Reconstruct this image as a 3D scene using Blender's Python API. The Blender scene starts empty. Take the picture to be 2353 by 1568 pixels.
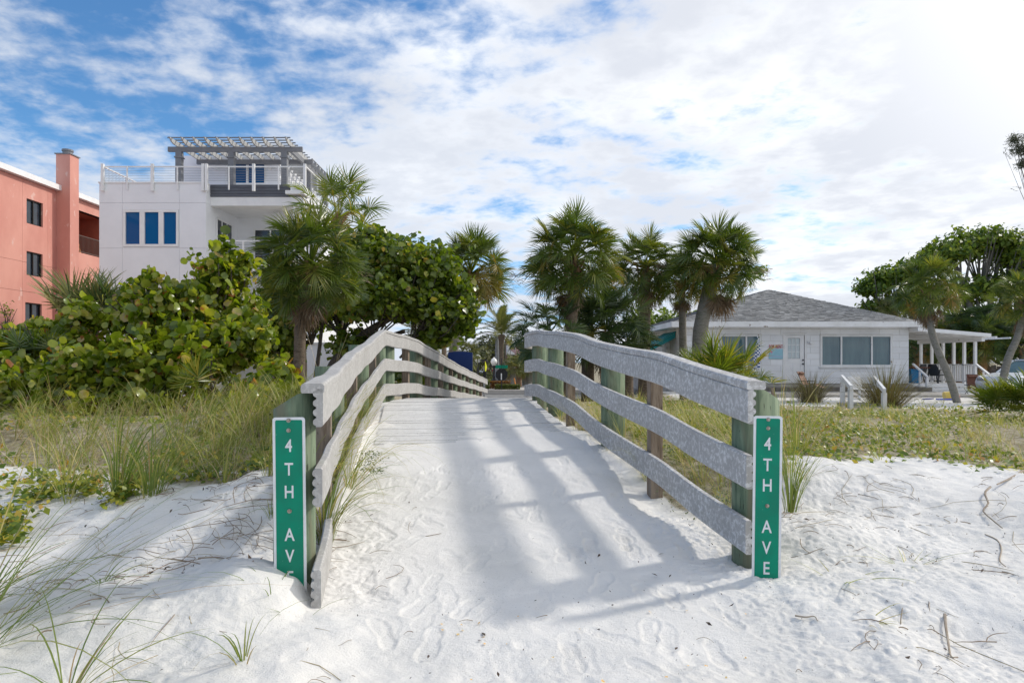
import bpy, math, random
import numpy as np
from mathutils import Vector, Matrix

# ------------------------------------------------------------------ camera, world, sun, exposure
scene = bpy.context.scene
COL = scene.collection
FPX, CX, HY, EYE = 1568.0, 1176.0, 830.0, 1.5      # focal length, centre column, horizon row, eye height


def at(px, py, d):
    return Vector(((px - CX) / FPX * d, d, EYE - (py - HY) / FPX * d))


cam_d = bpy.data.cameras.new('camera')
cam = bpy.data.objects.new('camera', cam_d)
COL.objects.link(cam)
cam_d.sensor_width = 36.0
cam_d.lens = 24.0
cam_d.shift_y = 46.0 / 2352.0
cam_d.clip_start = 0.05
cam_d.clip_end = 3000
cam.location = (0, 0, EYE)
cam.rotation_euler = (math.radians(90), 0, 0)
scene.camera = cam

SUN_EL, SUN_AZ = math.radians(35.5), math.radians(66)     # azimuth clockwise from straight ahead
SUN_DIR = Vector((math.sin(SUN_AZ) * math.cos(SUN_EL), math.cos(SUN_AZ) * math.cos(SUN_EL), math.sin(SUN_EL)))

scene.view_settings.view_transform = 'Standard'
scene.view_settings.look = 'None'
scene.view_settings.gamma = 1.0
scene.view_settings.exposure = 0.35
scene.view_settings.use_curve_mapping = False

sun_d = bpy.data.lights.new('sun', 'SUN')
sun_d.energy = 2.0
sun_d.angle = math.radians(3.4)
sun_d.color = (1.0, 0.94, 0.85)
sun = bpy.data.objects.new('sun', sun_d)
COL.objects.link(sun)
sun.rotation_euler = SUN_DIR.to_track_quat('Z', 'Y').to_euler()
sun.location = (20, 10, 30)


class NT:
    """small node-tree writer"""
    def __init__(self, tree):
        self.t = tree
        tree.nodes.clear()

    def n(self, typ, **kw):
        nd = self.t.nodes.new(typ)
        ins = kw.pop('ins', {})
        for k, v in kw.items():
            setattr(nd, k, v)
        for k, v in ins.items():
            self.put(nd, k, v)
        return nd

    def put(self, nd, k, v):
        s = nd.inputs[k]
        if isinstance(v, bpy.types.NodeSocket):
            self.t.links.new(v, s)
        else:
            s.default_value = v

    def math(self, op, a, b=None, c=None, clamp=False):
        nd = self.n('ShaderNodeMath', operation=op, use_clamp=clamp)
        for i, v in enumerate((a, b, c)):
            if v is not None:
                self.put(nd, i, v)
        return nd.outputs[0]

    def mix(self, f, a, b, blend='MIX'):
        nd = self.n('ShaderNodeMix', data_type='RGBA', blend_type=blend)
        self.put(nd, 0, f)
        self.put(nd, 6, a if not isinstance(a, tuple) else (*a[:3], 1))
        self.put(nd, 7, b if not isinstance(b, tuple) else (*b[:3], 1))
        return nd.outputs[2]

    def noise(self, vec, scale, detail=4, rough=.55, dist=0.0):
        nd = self.n('ShaderNodeTexNoise')
        if vec is not None:
            self.put(nd, 'Vector', vec)
        self.put(nd, 'Scale', scale)
        self.put(nd, 'Detail', detail)
        self.put(nd, 'Roughness', rough)
        self.put(nd, 'Distortion', dist)
        return nd.outputs[0]

    def ramp(self, fac, stops, interp='LINEAR'):
        nd = self.n('ShaderNodeValToRGB')
        nd.color_ramp.interpolation = interp
        e = nd.color_ramp.elements
        while len(e) < len(stops):
            e.new(0.5)
        for el, (p, c) in zip(e, stops):
            el.position = p
            el.color = (c, c, c, 1) if isinstance(c, (int, float)) else (*c[:3], 1)
        self.put(nd, 0, fac)
        return nd.outputs[0]

    def smooth(self, x, a, b):
        nd = self.n('ShaderNodeMapRange', interpolation_type='SMOOTHSTEP')
        self.put(nd, 0, x)
        self.put(nd, 1, a)
        self.put(nd, 2, b)
        return nd.outputs[0]


def make_world():
    w = bpy.data.worlds.new('World')
    scene.world = w
    w.use_nodes = True
    T = NT(w.node_tree)
    out = T.n('ShaderNodeOutputWorld')
    bg = T.n('ShaderNodeBackground')
    T.t.links.new(bg.outputs[0], out.inputs[0])
    sky = T.n('ShaderNodeTexSky', sky_type='NISHITA', sun_disc=False)
    sky.sun_elevation = SUN_EL
    sky.sun_rotation = SUN_AZ
    sky.air_density = 1.0
    sky.dust_density = 0.4
    sky.ozone_density = 1.6
    tc = T.n('ShaderNodeTexCoord')
    sep = T.n('ShaderNodeSeparateXYZ')
    T.put(sep, 0, tc.outputs['Generated'])
    x, y, z = sep.outputs
    zc = T.math('ADD', T.math('MAXIMUM', z, 0.0), 0.14)
    u = T.math('DIVIDE', x, zc)
    v = T.math('DIVIDE', y, zc)
    uv = T.n('ShaderNodeCombineXYZ')
    T.put(uv, 0, T.math('ADD', u, T.math('MULTIPLY', v, 0.30)))
    T.put(uv, 1, T.math('SUBTRACT', v, T.math('MULTIPLY', u, 0.22)))
    T.put(uv, 2, 9.4)
    P = uv.outputs[0]
    n_big = T.noise(P, 0.55, 2, .5)
    n_mid = T.noise(P, 1.7, 3, .55, .2)
    n_cell = T.noise(P, 5.6, 3, .5, .12)
    n_fin = T.noise(P, 15.0, 5, .62, .2)
    # cloud amount: a sheet of altocumulus, thickest towards the sun, thinning out on the left
    sx = T.math('MULTIPLY', x, 0.50)
    cov = T.math('ADD', sx, T.math('MULTIPLY', T.math('SUBTRACT', n_big, .5), 1.35))
    cov = T.math('ADD', cov, T.math('MULTIPLY', T.math('SUBTRACT', n_mid, .5), 0.75))
    cov = T.math('ADD', cov, T.math('MULTIPLY', T.math('SUBTRACT', n_cell, .5), 0.95))
    cov = T.math('ADD', cov, T.math('MULTIPLY', T.math('SUBTRACT', n_fin, .5), 0.55))
    low = T.math('MULTIPLY', T.math('SUBTRACT', 1.0, T.smooth(z, 0.02, 0.22)), 0.10)
    cov = T.math('ADD', T.math('ADD', cov, low), 0.04)
    dens = T.smooth(cov, -0.34, 0.17)
    # shade of the sheet: white where thin or near the sun, greyer undersides
    n_sh = T.noise(P, 1.1, 3, .55, .2)
    sv = T.math('ADD', T.math('MULTIPLY', n_sh, .9), T.math('MULTIPLY', n_cell, .55))
    shade = T.smooth(T.math('ADD', sv, T.math('MULTIPLY', n_fin, .25)), 0.64, 0.98)
    glow = T.smooth(T.math('ADD', T.math('MULTIPLY', x, 1.0), T.math('MULTIPLY', z, 0.65)), -0.45, 0.75)
    c0 = T.mix(glow, (5.6, 6.0, 6.7), (6.0, 6.2, 6.7))
    c1 = T.mix(glow, (7.4, 7.7, 8.2), (8.5, 8.6, 8.75))
    cloud = T.mix(shade, c1, c0)
    # thin cloud glows around the veiled sun
    dt = T.n('ShaderNodeVectorMath', operation='DOT_PRODUCT')
    T.put(dt, 0, tc.outputs['Generated'])
    dt.inputs[1].default_value = SUN_DIR
    cloud = T.mix(T.math('MULTIPLY', T.smooth(dt.outputs['Value'], .74, 1.0), .8), cloud, (11.5, 11.4, 11.2))
    blue = T.mix(1.0, sky.outputs[0], (0.58, 0.95, 1.22), 'MULTIPLY')
    hz = T.math('SUBTRACT', 1.0, T.smooth(z, 0.0, 0.30))
    blue = T.mix(T.math('MULTIPLY', hz, .75), blue, (2.1, 4.2, 7.4))
    col = T.mix(T.math('MULTIPLY', dens, 0.97), blue, cloud)
    T.put(bg, 0, col)
    T.put(bg, 1, 0.105)


make_world()

# ------------------------------------------------------------------ helpers
MATS = {}


def new_mat(name):
    m = bpy.data.materials.new(name)
    m.use_nodes = True
    MATS[name] = m
    return m, NT(m.node_tree)


def finish(T, shader):
    o = T.n('ShaderNodeOutputMaterial')
    T.t.links.new(shader, o.inputs[0])


def pmat(name, c1, c2=None, scale=4.0, rough=.6, bump=0.0, bscale=40.0, metallic=0.0, stretch=(1, 1, 1), spec=.5,
         lo=.35, hi=.65, detail=5, bdist=.01, emit=None, speck=None, tint=0.0):
    """principled material, two colours mixed by a noise in world metres, optional grain relief"""
    m, T = new_mat(name)
    geo = T.n('ShaderNodeNewGeometry')
    mp = T.n('ShaderNodeMapping')
    T.put(mp, 0, geo.outputs['Position'])
    mp.inputs['Scale'].default_value = stretch
    P = mp.outputs[0]
    b = T.n('ShaderNodeBsdfPrincipled')
    if c2 is None:
        colr = (*c1, 1)
    else:
        f = T.smooth(T.noise(P, scale, detail, .6), lo, hi)
        colr = T.mix(f, c1, c2)
    if speck:
        f2 = T.smooth(T.noise(P, speck[1], 3, .6), speck[2], speck[2] + .06)
        colr = T.mix(f2, colr, speck[0])
    if tint:
        a = T.n('ShaderNodeAttribute', attribute_name='tint')
        oi = T.n('ShaderNodeObjectInfo')
        r = T.math('FRACT', T.math('ADD', a.outputs['Fac'], oi.outputs['Random']))
        hsv = T.n('ShaderNodeHueSaturation')
        T.put(hsv, 'Value', T.math('ADD', 1.0 - tint, T.math('MULTIPLY', r, 2 * tint)))
        T.put(hsv, 'Color', colr)
        colr = hsv.outputs[0]
    T.put(b, 'Base Color', colr)
    b.inputs['Roughness'].default_value = rough
    b.inputs['Metallic'].default_value = metallic
    b.inputs['Specular IOR Level'].default_value = spec
    if emit:
        b.inputs['Emission Color'].default_value = (*emit[0], 1)
        b.inputs['Emission Strength'].default_value = emit[1]
    if bump:
        bn = T.n('ShaderNodeBump')
        bn.inputs['Strength'].default_value = bump
        bn.inputs['Distance'].default_value = bdist
        T.put(bn, 'Height', T.noise(P, bscale, 5, .6))
        T.put(b, 'Normal', bn.outputs[0])
    finish(T, b.outputs[0])
    return m


def leafmat(name, stops, rough=.42, trans=.35, spec=.45, tcol=None, patch=0.0, pscale=1.5):
    """leaf material: per-leaf colour from the tint attribute + object random; light passes through"""
    m, T = new_mat(name)
    a = T.n('ShaderNodeAttribute', attribute_name='tint')
    oi = T.n('ShaderNodeObjectInfo')
    r = T.math('FRACT', T.math('ADD', a.outputs['Fac'], oi.outputs['Random']))
    if patch:
        geo = T.n('ShaderNodeNewGeometry')
        nn = T.math('MULTIPLY', T.math('SUBTRACT', T.noise(geo.outputs['Position'], pscale, 3), .5), patch)
        r = T.math('ADD', r, nn, clamp=True)
    c = T.ramp(r, stops)
    b = T.n('ShaderNodeBsdfPrincipled')
    T.put(b, 'Base Color', c)
    b.inputs['Roughness'].default_value = rough
    b.inputs['Specular IOR Level'].default_value = spec
    tr = T.n('ShaderNodeBsdfTranslucent')
    tcl = T.mix(1.0, c, tcol or (1.5, 1.5, .6), 'MULTIPLY')
    T.put(tr, 0, tcl)
    mx = T.n('ShaderNodeMixShader')
    mx.inputs[0].default_value = trans
    T.t.links.new(b.outputs[0], mx.inputs[1])
    T.t.links.new(tr.outputs[0], mx.inputs[2])
    finish(T, mx.outputs[0])
    return m


def mesh_np(name, V, F, tint=None, smooth=False):
    V = np.ascontiguousarray(V, dtype=np.float32)
    F = np.ascontiguousarray(F, dtype=np.int32)
    me = bpy.data.meshes.new(name)
    M, k = F.shape
    me.vertices.add(len(V))
    me.vertices.foreach_set('co', V.ravel())
    me.loops.add(M * k)
    me.loops.foreach_set('vertex_index', F.ravel())
    me.polygons.add(M)
    me.polygons.foreach_set('loop_start', np.arange(0, M * k, k, dtype=np.int32))
    if smooth:
        me.polygons.foreach_set('use_smooth', np.ones(M, dtype=bool))
    if tint is not None:
        at_ = me.attributes.new('tint', 'FLOAT', 'FACE')
        at_.data.foreach_set('value', np.ascontiguousarray(tint, dtype=np.float32))
    me.update(calc_edges=True)
    return me


def wloc(o):
    p = Vector(o.location)
    while o.parent:
        o = o.parent
        p += o.location
    return p


def link(name, me, mat=None, parent=None, kind=None, label=None):
    o = bpy.data.objects.new(name, me)
    COL.objects.link(o)
    if mat is not None and not me.materials:
        me.materials.append(mat)
    if parent is not None:
        o.parent = parent
    if kind:
        o['kind'] = kind
    if label:
        o['label'] = label
    return o


def tag(o, label, cat, group=None):
    o['label'] = label
    o['category'] = cat
    if group:
        o['group'] = group
    return o


def thing(name, label, cat, loc=(0, 0, 0), group=None, rotz=0.0):
    o = bpy.data.objects.new(name, None)
    COL.objects.link(o)
    o.empty_display_size = .2
    o.location = loc
    o.rotation_euler = (0, 0, rotz)
    return tag(o, label, cat, group)


def copy_tree(o, parent=None):
    c = o.copy()
    COL.objects.link(c)
    if parent is not None:
        c.parent = parent
    for ch in list(o.children):
        copy_tree(ch, c)
    return c


class MB:
    def __init__(self):
        self.v, self.f, self.t = [], [], []
        self.cur = 0.0

    def add(self, vs, fs):
        b = len(self.v)
        self.v += [tuple(p) for p in vs]
        for f in fs:
            self.f.append(tuple(i + b for i in f))
            self.t.append(self.cur)
        return self

    def bx(self, x0, x1, y0, y1, z0, z1):
        vs = [(x0, y0, z0), (x1, y0, z0), (x1, y1, z0), (x0, y1, z0), (x0, y0, z1), (x1, y0, z1), (x1, y1, z1), (x0, y1, z1)]
        return self.add(vs, [(0, 3, 2, 1), (4, 5, 6, 7), (0, 1, 5, 4), (1, 2, 6, 5), (2, 3, 7, 6), (3, 0, 4, 7)])

    def bar(self, a, b, w, h, up=(0, 0, 1)):
        """square bar from a to b, w across, h along up"""
        a, b, up = Vector(a), Vector(b), Vector(up)
        d = (b - a).normalized()
        s = d.cross(up)
        if s.length < 1e-4:
            s = d.cross(Vector((1, 0, 0)))
        s.normalize()
        u = s.cross(d).normalized()
        s *= w / 2
        u *= h / 2
        vs = [a - s - u, a + s - u, a + s + u, a - s + u, b - s - u, b + s - u, b + s + u, b - s + u]
        return self.add(vs, [(0, 3, 2, 1), (4, 5, 6, 7), (0, 1, 5, 4), (1, 2, 6, 5), (2, 3, 7, 6), (3, 0, 4, 7)])

    def tube(self, pts, rad, n=8, cap=True):
        pts = [Vector(p) for p in pts]
        if not hasattr(rad, '__len__'):
            rad = [rad] * len(pts)
        b = len(self.v)
        t0 = (pts[1] - pts[0]).normalized()
        ref = Vector((0, 0, 1)) if abs(t0.z) < .9 else Vector((1, 0, 0))
        s = t0.cross(ref).normalized()
        vs, fs = [], []
        for i, p in enumerate(pts):
            t = (pts[min(i + 1, len(pts) - 1)] - pts[max(i - 1, 0)]).normalized()
            s = (s - t * s.dot(t)).normalized()
            u = t.cross(s)
            for k in range(n):
                a = 2 * math.pi * k / n
                vs.append(p + (s * math.cos(a) + u * math.sin(a)) * rad[i])
        for i in range(len(pts) - 1):
            for k in range(n):
                k2 = (k + 1) % n
                fs.append((i * n + k, i * n + k2, (i + 1) * n + k2, (i + 1) * n + k))
        if cap:
            fs.append(tuple(range(n))[::-1])
            fs.append(tuple((len(pts) - 1) * n + k for k in range(n)))
        return self.add(vs, fs)

    def lathe(self, c, prof, n=12):
        """prof: list of (r, z) about the vertical through c"""
        vs, fs = [], []
        for r, z in prof:
            for k in range(n):
                a = 2 * math.pi * k / n
                vs.append((c[0] + r * math.cos(a), c[1] + r * math.sin(a), c[2] + z))
        for i in range(len(prof) - 1):
            for k in range(n):
                k2 = (k + 1) % n
                fs.append((i * n + k, i * n + k2, (i + 1) * n + k2, (i + 1) * n + k))
        fs.append(tuple(range(n))[::-1])
        fs.append(tuple((len(prof) - 1) * n + k for k in range(n)))
        return self.add(vs, fs)

    def prism(self, poly, ax, ay, az, org, depth):
        """polygon in the (ax, ay) plane at org, extruded along az by depth"""
        ax, ay, az, org = Vector(ax), Vector(ay), Vector(az), Vector(org)
        n = len(poly)
        vs = [org + ax * p[0] + ay * p[1] for p in poly] + [org + ax * p[0] + ay * p[1] + az * depth for p in poly]
        fs = [tuple(range(n))[::-1], tuple(range(n, 2 * n))]
        for i in range(n):
            j = (i + 1) % n
            fs.append((i, j, n + j, n + i))
        return self.add(vs, fs)

    def sweep(self, prof, rings):
        """prof: closed list of (a, b); rings: list of (origin, A, B) frames"""
        n = len(prof)
        vs, fs = [], []
        for o, A, B in rings:
            for a, b in prof:
                vs.append(o + A * a + B * b)
        for i in range(len(rings) - 1):
            for k in range(n):
                k2 = (k + 1) % n
                fs.append((i * n + k, i * n + k2, (i + 1) * n + k2, (i + 1) * n + k))
        fs.append(tuple(range(n))[::-1])
        fs.append(tuple((len(rings) - 1) * n + k for k in range(n)))
        return self.add(vs, fs)

    def build(self, name, mat, parent=None, smooth=False, kind=None, label=None, bevel=0.0):
        off = wloc(parent) if parent is not None else Vector((0, 0, 0))
        me = bpy.data.meshes.new(name)
        me.from_pydata([(p[0] - off.x, p[1] - off.y, p[2] - off.z) for p in self.v], [], self.f)
        if any(self.t):
            at_ = me.attributes.new('tint', 'FLOAT', 'FACE')
            at_.data.foreach_set('value', self.t)
        if smooth:
            me.polygons.foreach_set('use_smooth', [True] * len(me.polygons))
        me.update()
        o = link(name, me, mat, parent, kind, label)
        if bevel:
            md = o.modifiers.new('bevel', 'BEVEL')
            md.width = bevel
            md.segments = 2
            md.limit_method = 'ANGLE'
        return o


def hash2(ix, iy, seed):
    h = (ix.astype(np.int64) * 374761393 + iy.astype(np.int64) * 668265263 + seed * 974634541) & 0x7fffffff
    h = (h ^ (h >> 13)) * 1274126177 & 0x7fffffff
    h = h ^ (h >> 16)
    return (h & 0xffff) / 65535.0


def vnoise(x, y, seed=0):
    ix, iy = np.floor(x), np.floor(y)
    fx, fy = x - ix, y - iy
    fx, fy = fx * fx * (3 - 2 * fx), fy * fy * (3 - 2 * fy)
    a, b = hash2(ix, iy, seed), hash2(ix + 1, iy, seed)
    c, d = hash2(ix, iy + 1, seed), hash2(ix + 1, iy + 1, seed)
    return (a * (1 - fx) + b * fx) * (1 - fy) + (c * (1 - fx) + d * fx) * fy - .5


def fbm(x, y, octs=4, seed=0):
    s, a = 0, 1.0
    for i in range(octs):
        s = s + a * vnoise(x * 2 ** i + i * 17.3, y * 2 ** i - i * 9.1, seed + i)
        a *= .5
    return s


def spline(pts, n):
    """Catmull-Rom through pts -> n points"""
    P = [Vector(p) for p in pts]
    P = [P[0] * 2 - P[1]] + P + [P[-1] * 2 - P[-2]]
    segs = len(P) - 3
    out = []
    for k in range(n):
        t = k / (n - 1) * segs
        i = min(int(t), segs - 1)
        t -= i
        a, b, c, d = P[i:i + 4]
        out.append(.5 * ((2 * b) + (c - a) * t + (2 * a - 5 * b + 4 * c - d) * t * t + (3 * b - a - 3 * c + d) * t ** 3))
    return out


def text_mesh(s, size, xs=1.0, depth=.002, bold=0.0):
    cu = bpy.data.curves.new('lettering', 'FONT')
    cu.body = s
    cu.size = size
    cu.extrude = depth
    cu.offset = bold
    cu.align_x = 'CENTER'
    cu.resolution_u = 3
    o = bpy.data.objects.new('lettering', cu)
    COL.objects.link(o)
    dg = bpy.context.evaluated_depsgraph_get()
    me = bpy.data.meshes.new_from_object(o.evaluated_get(dg))
    bpy.data.objects.remove(o)
    bpy.data.curves.remove(cu)
    if xs != 1.0:
        me.transform(Matrix.Diagonal((xs, 1, 1, 1)))
    return me


# ------------------------------------------------------------------ materials
def sand_mat():
    m, T = new_mat('white_sand')
    geo = T.n('ShaderNodeNewGeometry')
    P = geo.outputs['Position']
    b = T.n('ShaderNodeBsdfPrincipled')
    f = T.smooth(T.noise(P, 1.2, 5, .6), .35, .7)
    c = T.mix(f, (.83, .81, .775), (.74, .725, .69))
    sp = T.smooth(T.noise(P, 95, 3, .65), .60, .70)
    pa = T.smooth(T.noise(P, 1.7, 3, .6), .45, .65)
    c = T.mix(T.math('MULTIPLY', sp, T.math('ADD', T.math('MULTIPLY', pa, .40), .12)), c, (.30, .27, .23))
    # litter under the dune plants, further back
    at_ = T.n('ShaderNodeAttribute', attribute_name='litter')
    lf = T.smooth(T.math('ADD', at_.outputs['Fac'], T.math('MULTIPLY', T.math('SUBTRACT', T.noise(P, 3.5, 6, .65), .5), 1.0)), .38, .75)
    c = T.mix(lf, c, T.mix(T.smooth(T.noise(P, 14, 4, .6), .35, .65), (.24, .20, .12), (.46, .41, .31)))
    T.put(b, 'Base Color', c)
    b.inputs['Roughness'].default_value = .95
    b.inputs['Specular IOR Level'].default_value = .12
    bn = T.n('ShaderNodeBump')
    bn.inputs['Strength'].default_value = .8
    bn.inputs['Distance'].default_value = .008
    h = T.math('ADD', T.noise(P, 85, 5, .8), T.math('MULTIPLY', T.noise(P, 32, 4, .7), .9))
    T.put(bn, 'Height', h)
    T.put(b, 'Normal', bn.outputs[0])
    finish(T, b.outputs[0])
    return m


M_SAND = sand_mat()


def plank_mat(name, ca, cb, cc, cd):
    m, T = new_mat(name)
    geo = T.n('ShaderNodeNewGeometry')
    P = geo.outputs['Position']
    b = T.n('ShaderNodeBsdfPrincipled')
    blot = T.smooth(T.noise(P, 30, 7, .70, .4), .47, .60)
    c = T.mix(blot, ca, cb)
    mp = T.n('ShaderNodeMapping')
    T.put(mp, 0, P)
    mp.inputs['Scale'].default_value = (1, 1, .18)
    run = T.smooth(T.noise(mp.outputs[0], 34, 4, .6), .55, .72)
    c = T.mix(T.math('MULTIPLY', run, .5), c, cd)
    grime = T.smooth(T.noise(P, 5.5, 5, .65), .52, .75)
    c = T.mix(T.math('MULTIPLY', grime, .35), c, cc)
    big = T.smooth(T.noise(P, 2.2, 4, .6), .35, .7)
    c = T.mix(T.math('MULTIPLY', big, .35), c, cc)
    pit = T.smooth(T.noise(P, 70, 2, .5), .70, .74)
    c = T.mix(T.math('MULTIPLY', pit, .55), c, (.07, .065, .06))
    T.put(b, 'Base Color', c)
    b.inputs['Roughness'].default_value = .85
    b.inputs['Specular IOR Level'].default_value = .25
    bn = T.n('ShaderNodeBump')
    bn.inputs['Strength'].default_value = .5
    bn.inputs['Distance'].default_value = .003
    T.put(bn, 'Height', T.noise(P, 90, 5, .7))
    T.put(b, 'Normal', bn.outputs[0])
    finish(T, b.outputs[0])
    return m


M_PLANK_R = plank_mat('shaded_weathered_plank', (.44, .425, .405), (.70, .69, .675), (.34, .325, .31), (.74, .73, .715))  # lighter copy, its colour offsets the shade on the right rail
M_PLANK_L = plank_mat('sunlit_weathered_plank', (.40, .39, .375), (.52, .51, .49), (.29, .275, .26), (.62, .61, .59))  # same planks, colour toned for the sunlit left rail


def wood_mat(name, c1, c2, c3, zs=.12):
    m, T = new_mat(name)
    geo = T.n('ShaderNodeNewGeometry')
    mp = T.n('ShaderNodeMapping')
    T.put(mp, 0, geo.outputs['Position'])
    mp.inputs['Scale'].default_value = (1, 1, zs)
    P = mp.outputs[0]
    b = T.n('ShaderNodeBsdfPrincipled')
    g = T.noise(P, 26, 6, .65, .6)
    c = T.mix(T.smooth(g, .35, .65), c1, c2)
    c = T.mix(T.math('MULTIPLY', T.smooth(T.noise(P, 6, 4, .6, .8), .48, .68), .8), c, c3)
    crack = T.smooth(T.noise(P, 60, 3, .6), .64, .69)
    c = T.mix(T.math('MULTIPLY', crack, .8), c, (.03, .03, .02))
    T.put(b, 'Base Color', c)
    b.inputs['Roughness'].default_value = .8
    b.inputs['Specular IOR Level'].default_value = .25
    bn = T.n('ShaderNodeBump')
    bn.inputs['Strength'].default_value = .7
    bn.inputs['Distance'].default_value = .006
    T.put(bn, 'Height', g)
    T.put(b, 'Normal', bn.outputs[0])
    finish(T, b.outputs[0])
    return m


M_GREENPOST = wood_mat('treated_green_timber', (.115, .165, .105), (.215, .27, .175), (.20, .18, .115))
M_BROWNPOST = wood_mat('weathered_brown_timber', (.16, .115, .08), (.30, .235, .175), (.22, .19, .16))
M_DECK = wood_mat('sandy_deck_board', (.60, .59, .57), (.68, .67, .65), (.73, .72, .70), zs=1.0)
M_SIGN = pmat('green_reflective_sheet', (.0, .245, .145), (.006, .20, .122), scale=7, rough=.4, spec=.2, speck=((.12, .36, .27), 60, .70))
M_SIGNEDGE = pmat('white_sign_sheet', (.72, .73, .74), (.66, .67, .68), scale=20, rough=.4)
M_SCREW = pmat('galvanised_screw', (.45, .42, .38), (.25, .2, .15), scale=120, rough=.4, metallic=.8)
M_STUCCO_W = pmat('white_stucco', (.80, .81, .84), (.76, .77, .80), scale=.9, rough=.85, bump=.2, bscale=60, bdist=.004)
M_WHITE = pmat('white_paint', (.80, .80, .80), (.74, .74, .74), scale=2, rough=.5)
M_WHITE_OLD = pmat('old_white_paint', (.78, .78, .78), (.68, .68, .67), scale=1.6, rough=.65, speck=((.20, .14, .10), 4.5, .665))
M_SIDING = pmat('white_siding_paint', (.81, .82, .835), (.74, .75, .765), scale=1.2, rough=.7, tint=.05)
M_SIDING_D = pmat('dark_siding_paint', (.55, .53, .48), (.28, .24, .19), scale=.8, rough=.8, lo=.40, hi=.75)  # darker mottled colour behind the panels and on the side walls
M_GREY_PERG = pmat('grey_pergola_paint', (.20, .205, .22), (.17, .175, .19), scale=3, rough=.6)
M_PERG_L = pmat('pale_rafter_paint', (.44, .44, .43), (.36, .36, .36), scale=3, rough=.6)
M_BAND = pmat('slate_grey_cladding', (.105, .115, .14), (.085, .09, .11), scale=2, rough=.6, stretch=(1, 1, 6))
M_GLASS_B = pmat('sky_blue_glass', (.0, .085, .25), (.0, .075, .225), scale=.25, rough=.05, spec=.25)  # reflected blue sky painted into the base colour along with the film tint
M_GLASS_D = pmat('dark_window_glass', (.012, .018, .026), (.025, .035, .05), scale=1.2, rough=.06, spec=.6)
M_GLASS_T = pmat('teal_reflection_glass', (.055, .115, .145), (.085, .16, .185), scale=1.0, rough=.03, spec=.8, stretch=(3, 1, .4))  # teal reflection painted into the pane colour in upright streaks
M_CURTAIN = pmat('pale_door_curtain', (.55, .62, .64), (.46, .53, .55), scale=6, rough=.4, stretch=(6, 1, 1))
M_PINK = pmat('salmon_stucco', (.66, .33, .265), (.57, .255, .205), scale=.45, rough=.9, bump=.25, bscale=25, bdist=.01,
              stretch=(1, 1, .5), speck=((.66, .42, .36), 2.2, .64))
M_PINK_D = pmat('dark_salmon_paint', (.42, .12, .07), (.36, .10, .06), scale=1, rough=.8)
M_BRONZE = pmat('bronze_frame', (.03, .026, .022), rough=.4, metallic=.4)
M_RAILBROWN = pmat('brown_railing', (.085, .05, .035), rough=.5)
M_SHINGLE = pmat('grey_shingle', (.235, .235, .23), (.30, .295, .285), scale=8, rough=.9, tint=.32, bump=.3, bscale=90)
M_TEAL = pmat('teal_canvas', (.0, .20, .20), (.0, .16, .165), scale=3, rough=.7)
M_CONC = pmat('grey_concrete', (.44, .42, .38), (.33, .31, .28), scale=2.5, rough=.9, bump=.3)
M_BLOCK = pmat('dark_block', (.12, .11, .10), (.20, .18, .16), scale=5, rough=.9)
M_ASPHALT = pmat('asphalt', (.075, .073, .07), (.11, .107, .10), scale=2, rough=.9)
M_LINE = pmat('worn_road_paint', (.62, .61, .58), (.35, .34, .33), scale=3, rough=.7)
M_SIDEWALK = pmat('pale_sidewalk', (.52, .49, .45), (.44, .41, .38), scale=1.5, rough=.9)
M_BLACK = pmat('black_metal', (.012, .012, .014), rough=.45)
M_GREYPOLE = pmat('galvanised_pole', (.33, .34, .35), (.26, .27, .28), scale=3, rough=.5, metallic=.3)
M_BLUESIGN = pmat('navy_sign_panel', (.006, .032, .16), (.004, .026, .13), scale=1, rough=.35)
M_GLOBE = pmat('white_lamp_globe', (.82, .82, .80), rough=.2)
M_YELLOW = pmat('fluorescent_yellow_sheet', (.70, .72, .02), rough=.5)
M_ORANGE = pmat('orange_plastic', (.75, .25, .03), rough=.5)
M_RED = pmat('red_paint', (.55, .03, .04), rough=.5)
M_NAVY = pmat('flag_blue', (.05, .06, .22), rough=.8)
M_FLAGRED = pmat('flag_red', (.50, .07, .08), rough=.8)
M_SLING = pmat('brown_sling_fabric', (.20, .085, .055), (.16, .07, .045), scale=20, rough=.8)
M_SLING_L = pmat('tan_sling_fabric', (.33, .19, .14), (.28, .16, .12), scale=20, rough=.8)
M_PLASTW = pmat('white_resin', (.78, .78, .78), rough=.4)
M_BLKPLAST = pmat('charcoal_resin', (.022, .026, .032), rough=.45)
M_BLUEPLAST = pmat('blue_plastic', (.01, .06, .55), rough=.4)
M_COOLER = pmat('blue_bin_plastic', (.0, .17, .38), rough=.5)
M_YELPLAST = pmat('yellow_plastic', (.72, .52, .10), rough=.4)
M_REDPLAST = pmat('red_plastic', (.60, .02, .03), rough=.35)
M_CARWHITE = pmat('white_car_paint', (.72, .74, .76), rough=.2)
M_CARRED = pmat('maroon_car_paint', (.36, .05, .06), rough=.25)
M_TYRE = pmat('black_tyre', (.015, .015, .015), rough=.8)
M_CARGLASS = pmat('green_car_glass', (.03, .09, .08), (.06, .14, .13), scale=2, rough=.05, spec=.8)
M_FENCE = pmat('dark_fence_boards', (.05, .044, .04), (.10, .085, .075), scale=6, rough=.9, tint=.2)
M_BOARDSIGN = pmat('pale_blue_board', (.30, .55, .64), (.26, .50, .60), scale=8, rough=.5)
M_PINKPAINT = pmat('hot_pink_paint', (.72, .13, .33), rough=.5)
M_REDLETTER = pmat('red_letters', (.48, .04, .06), rough=.5)
M_LILAC = pmat('lilac_paint', (.42, .40, .60), rough=.5)
M_CHECK = None
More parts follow.
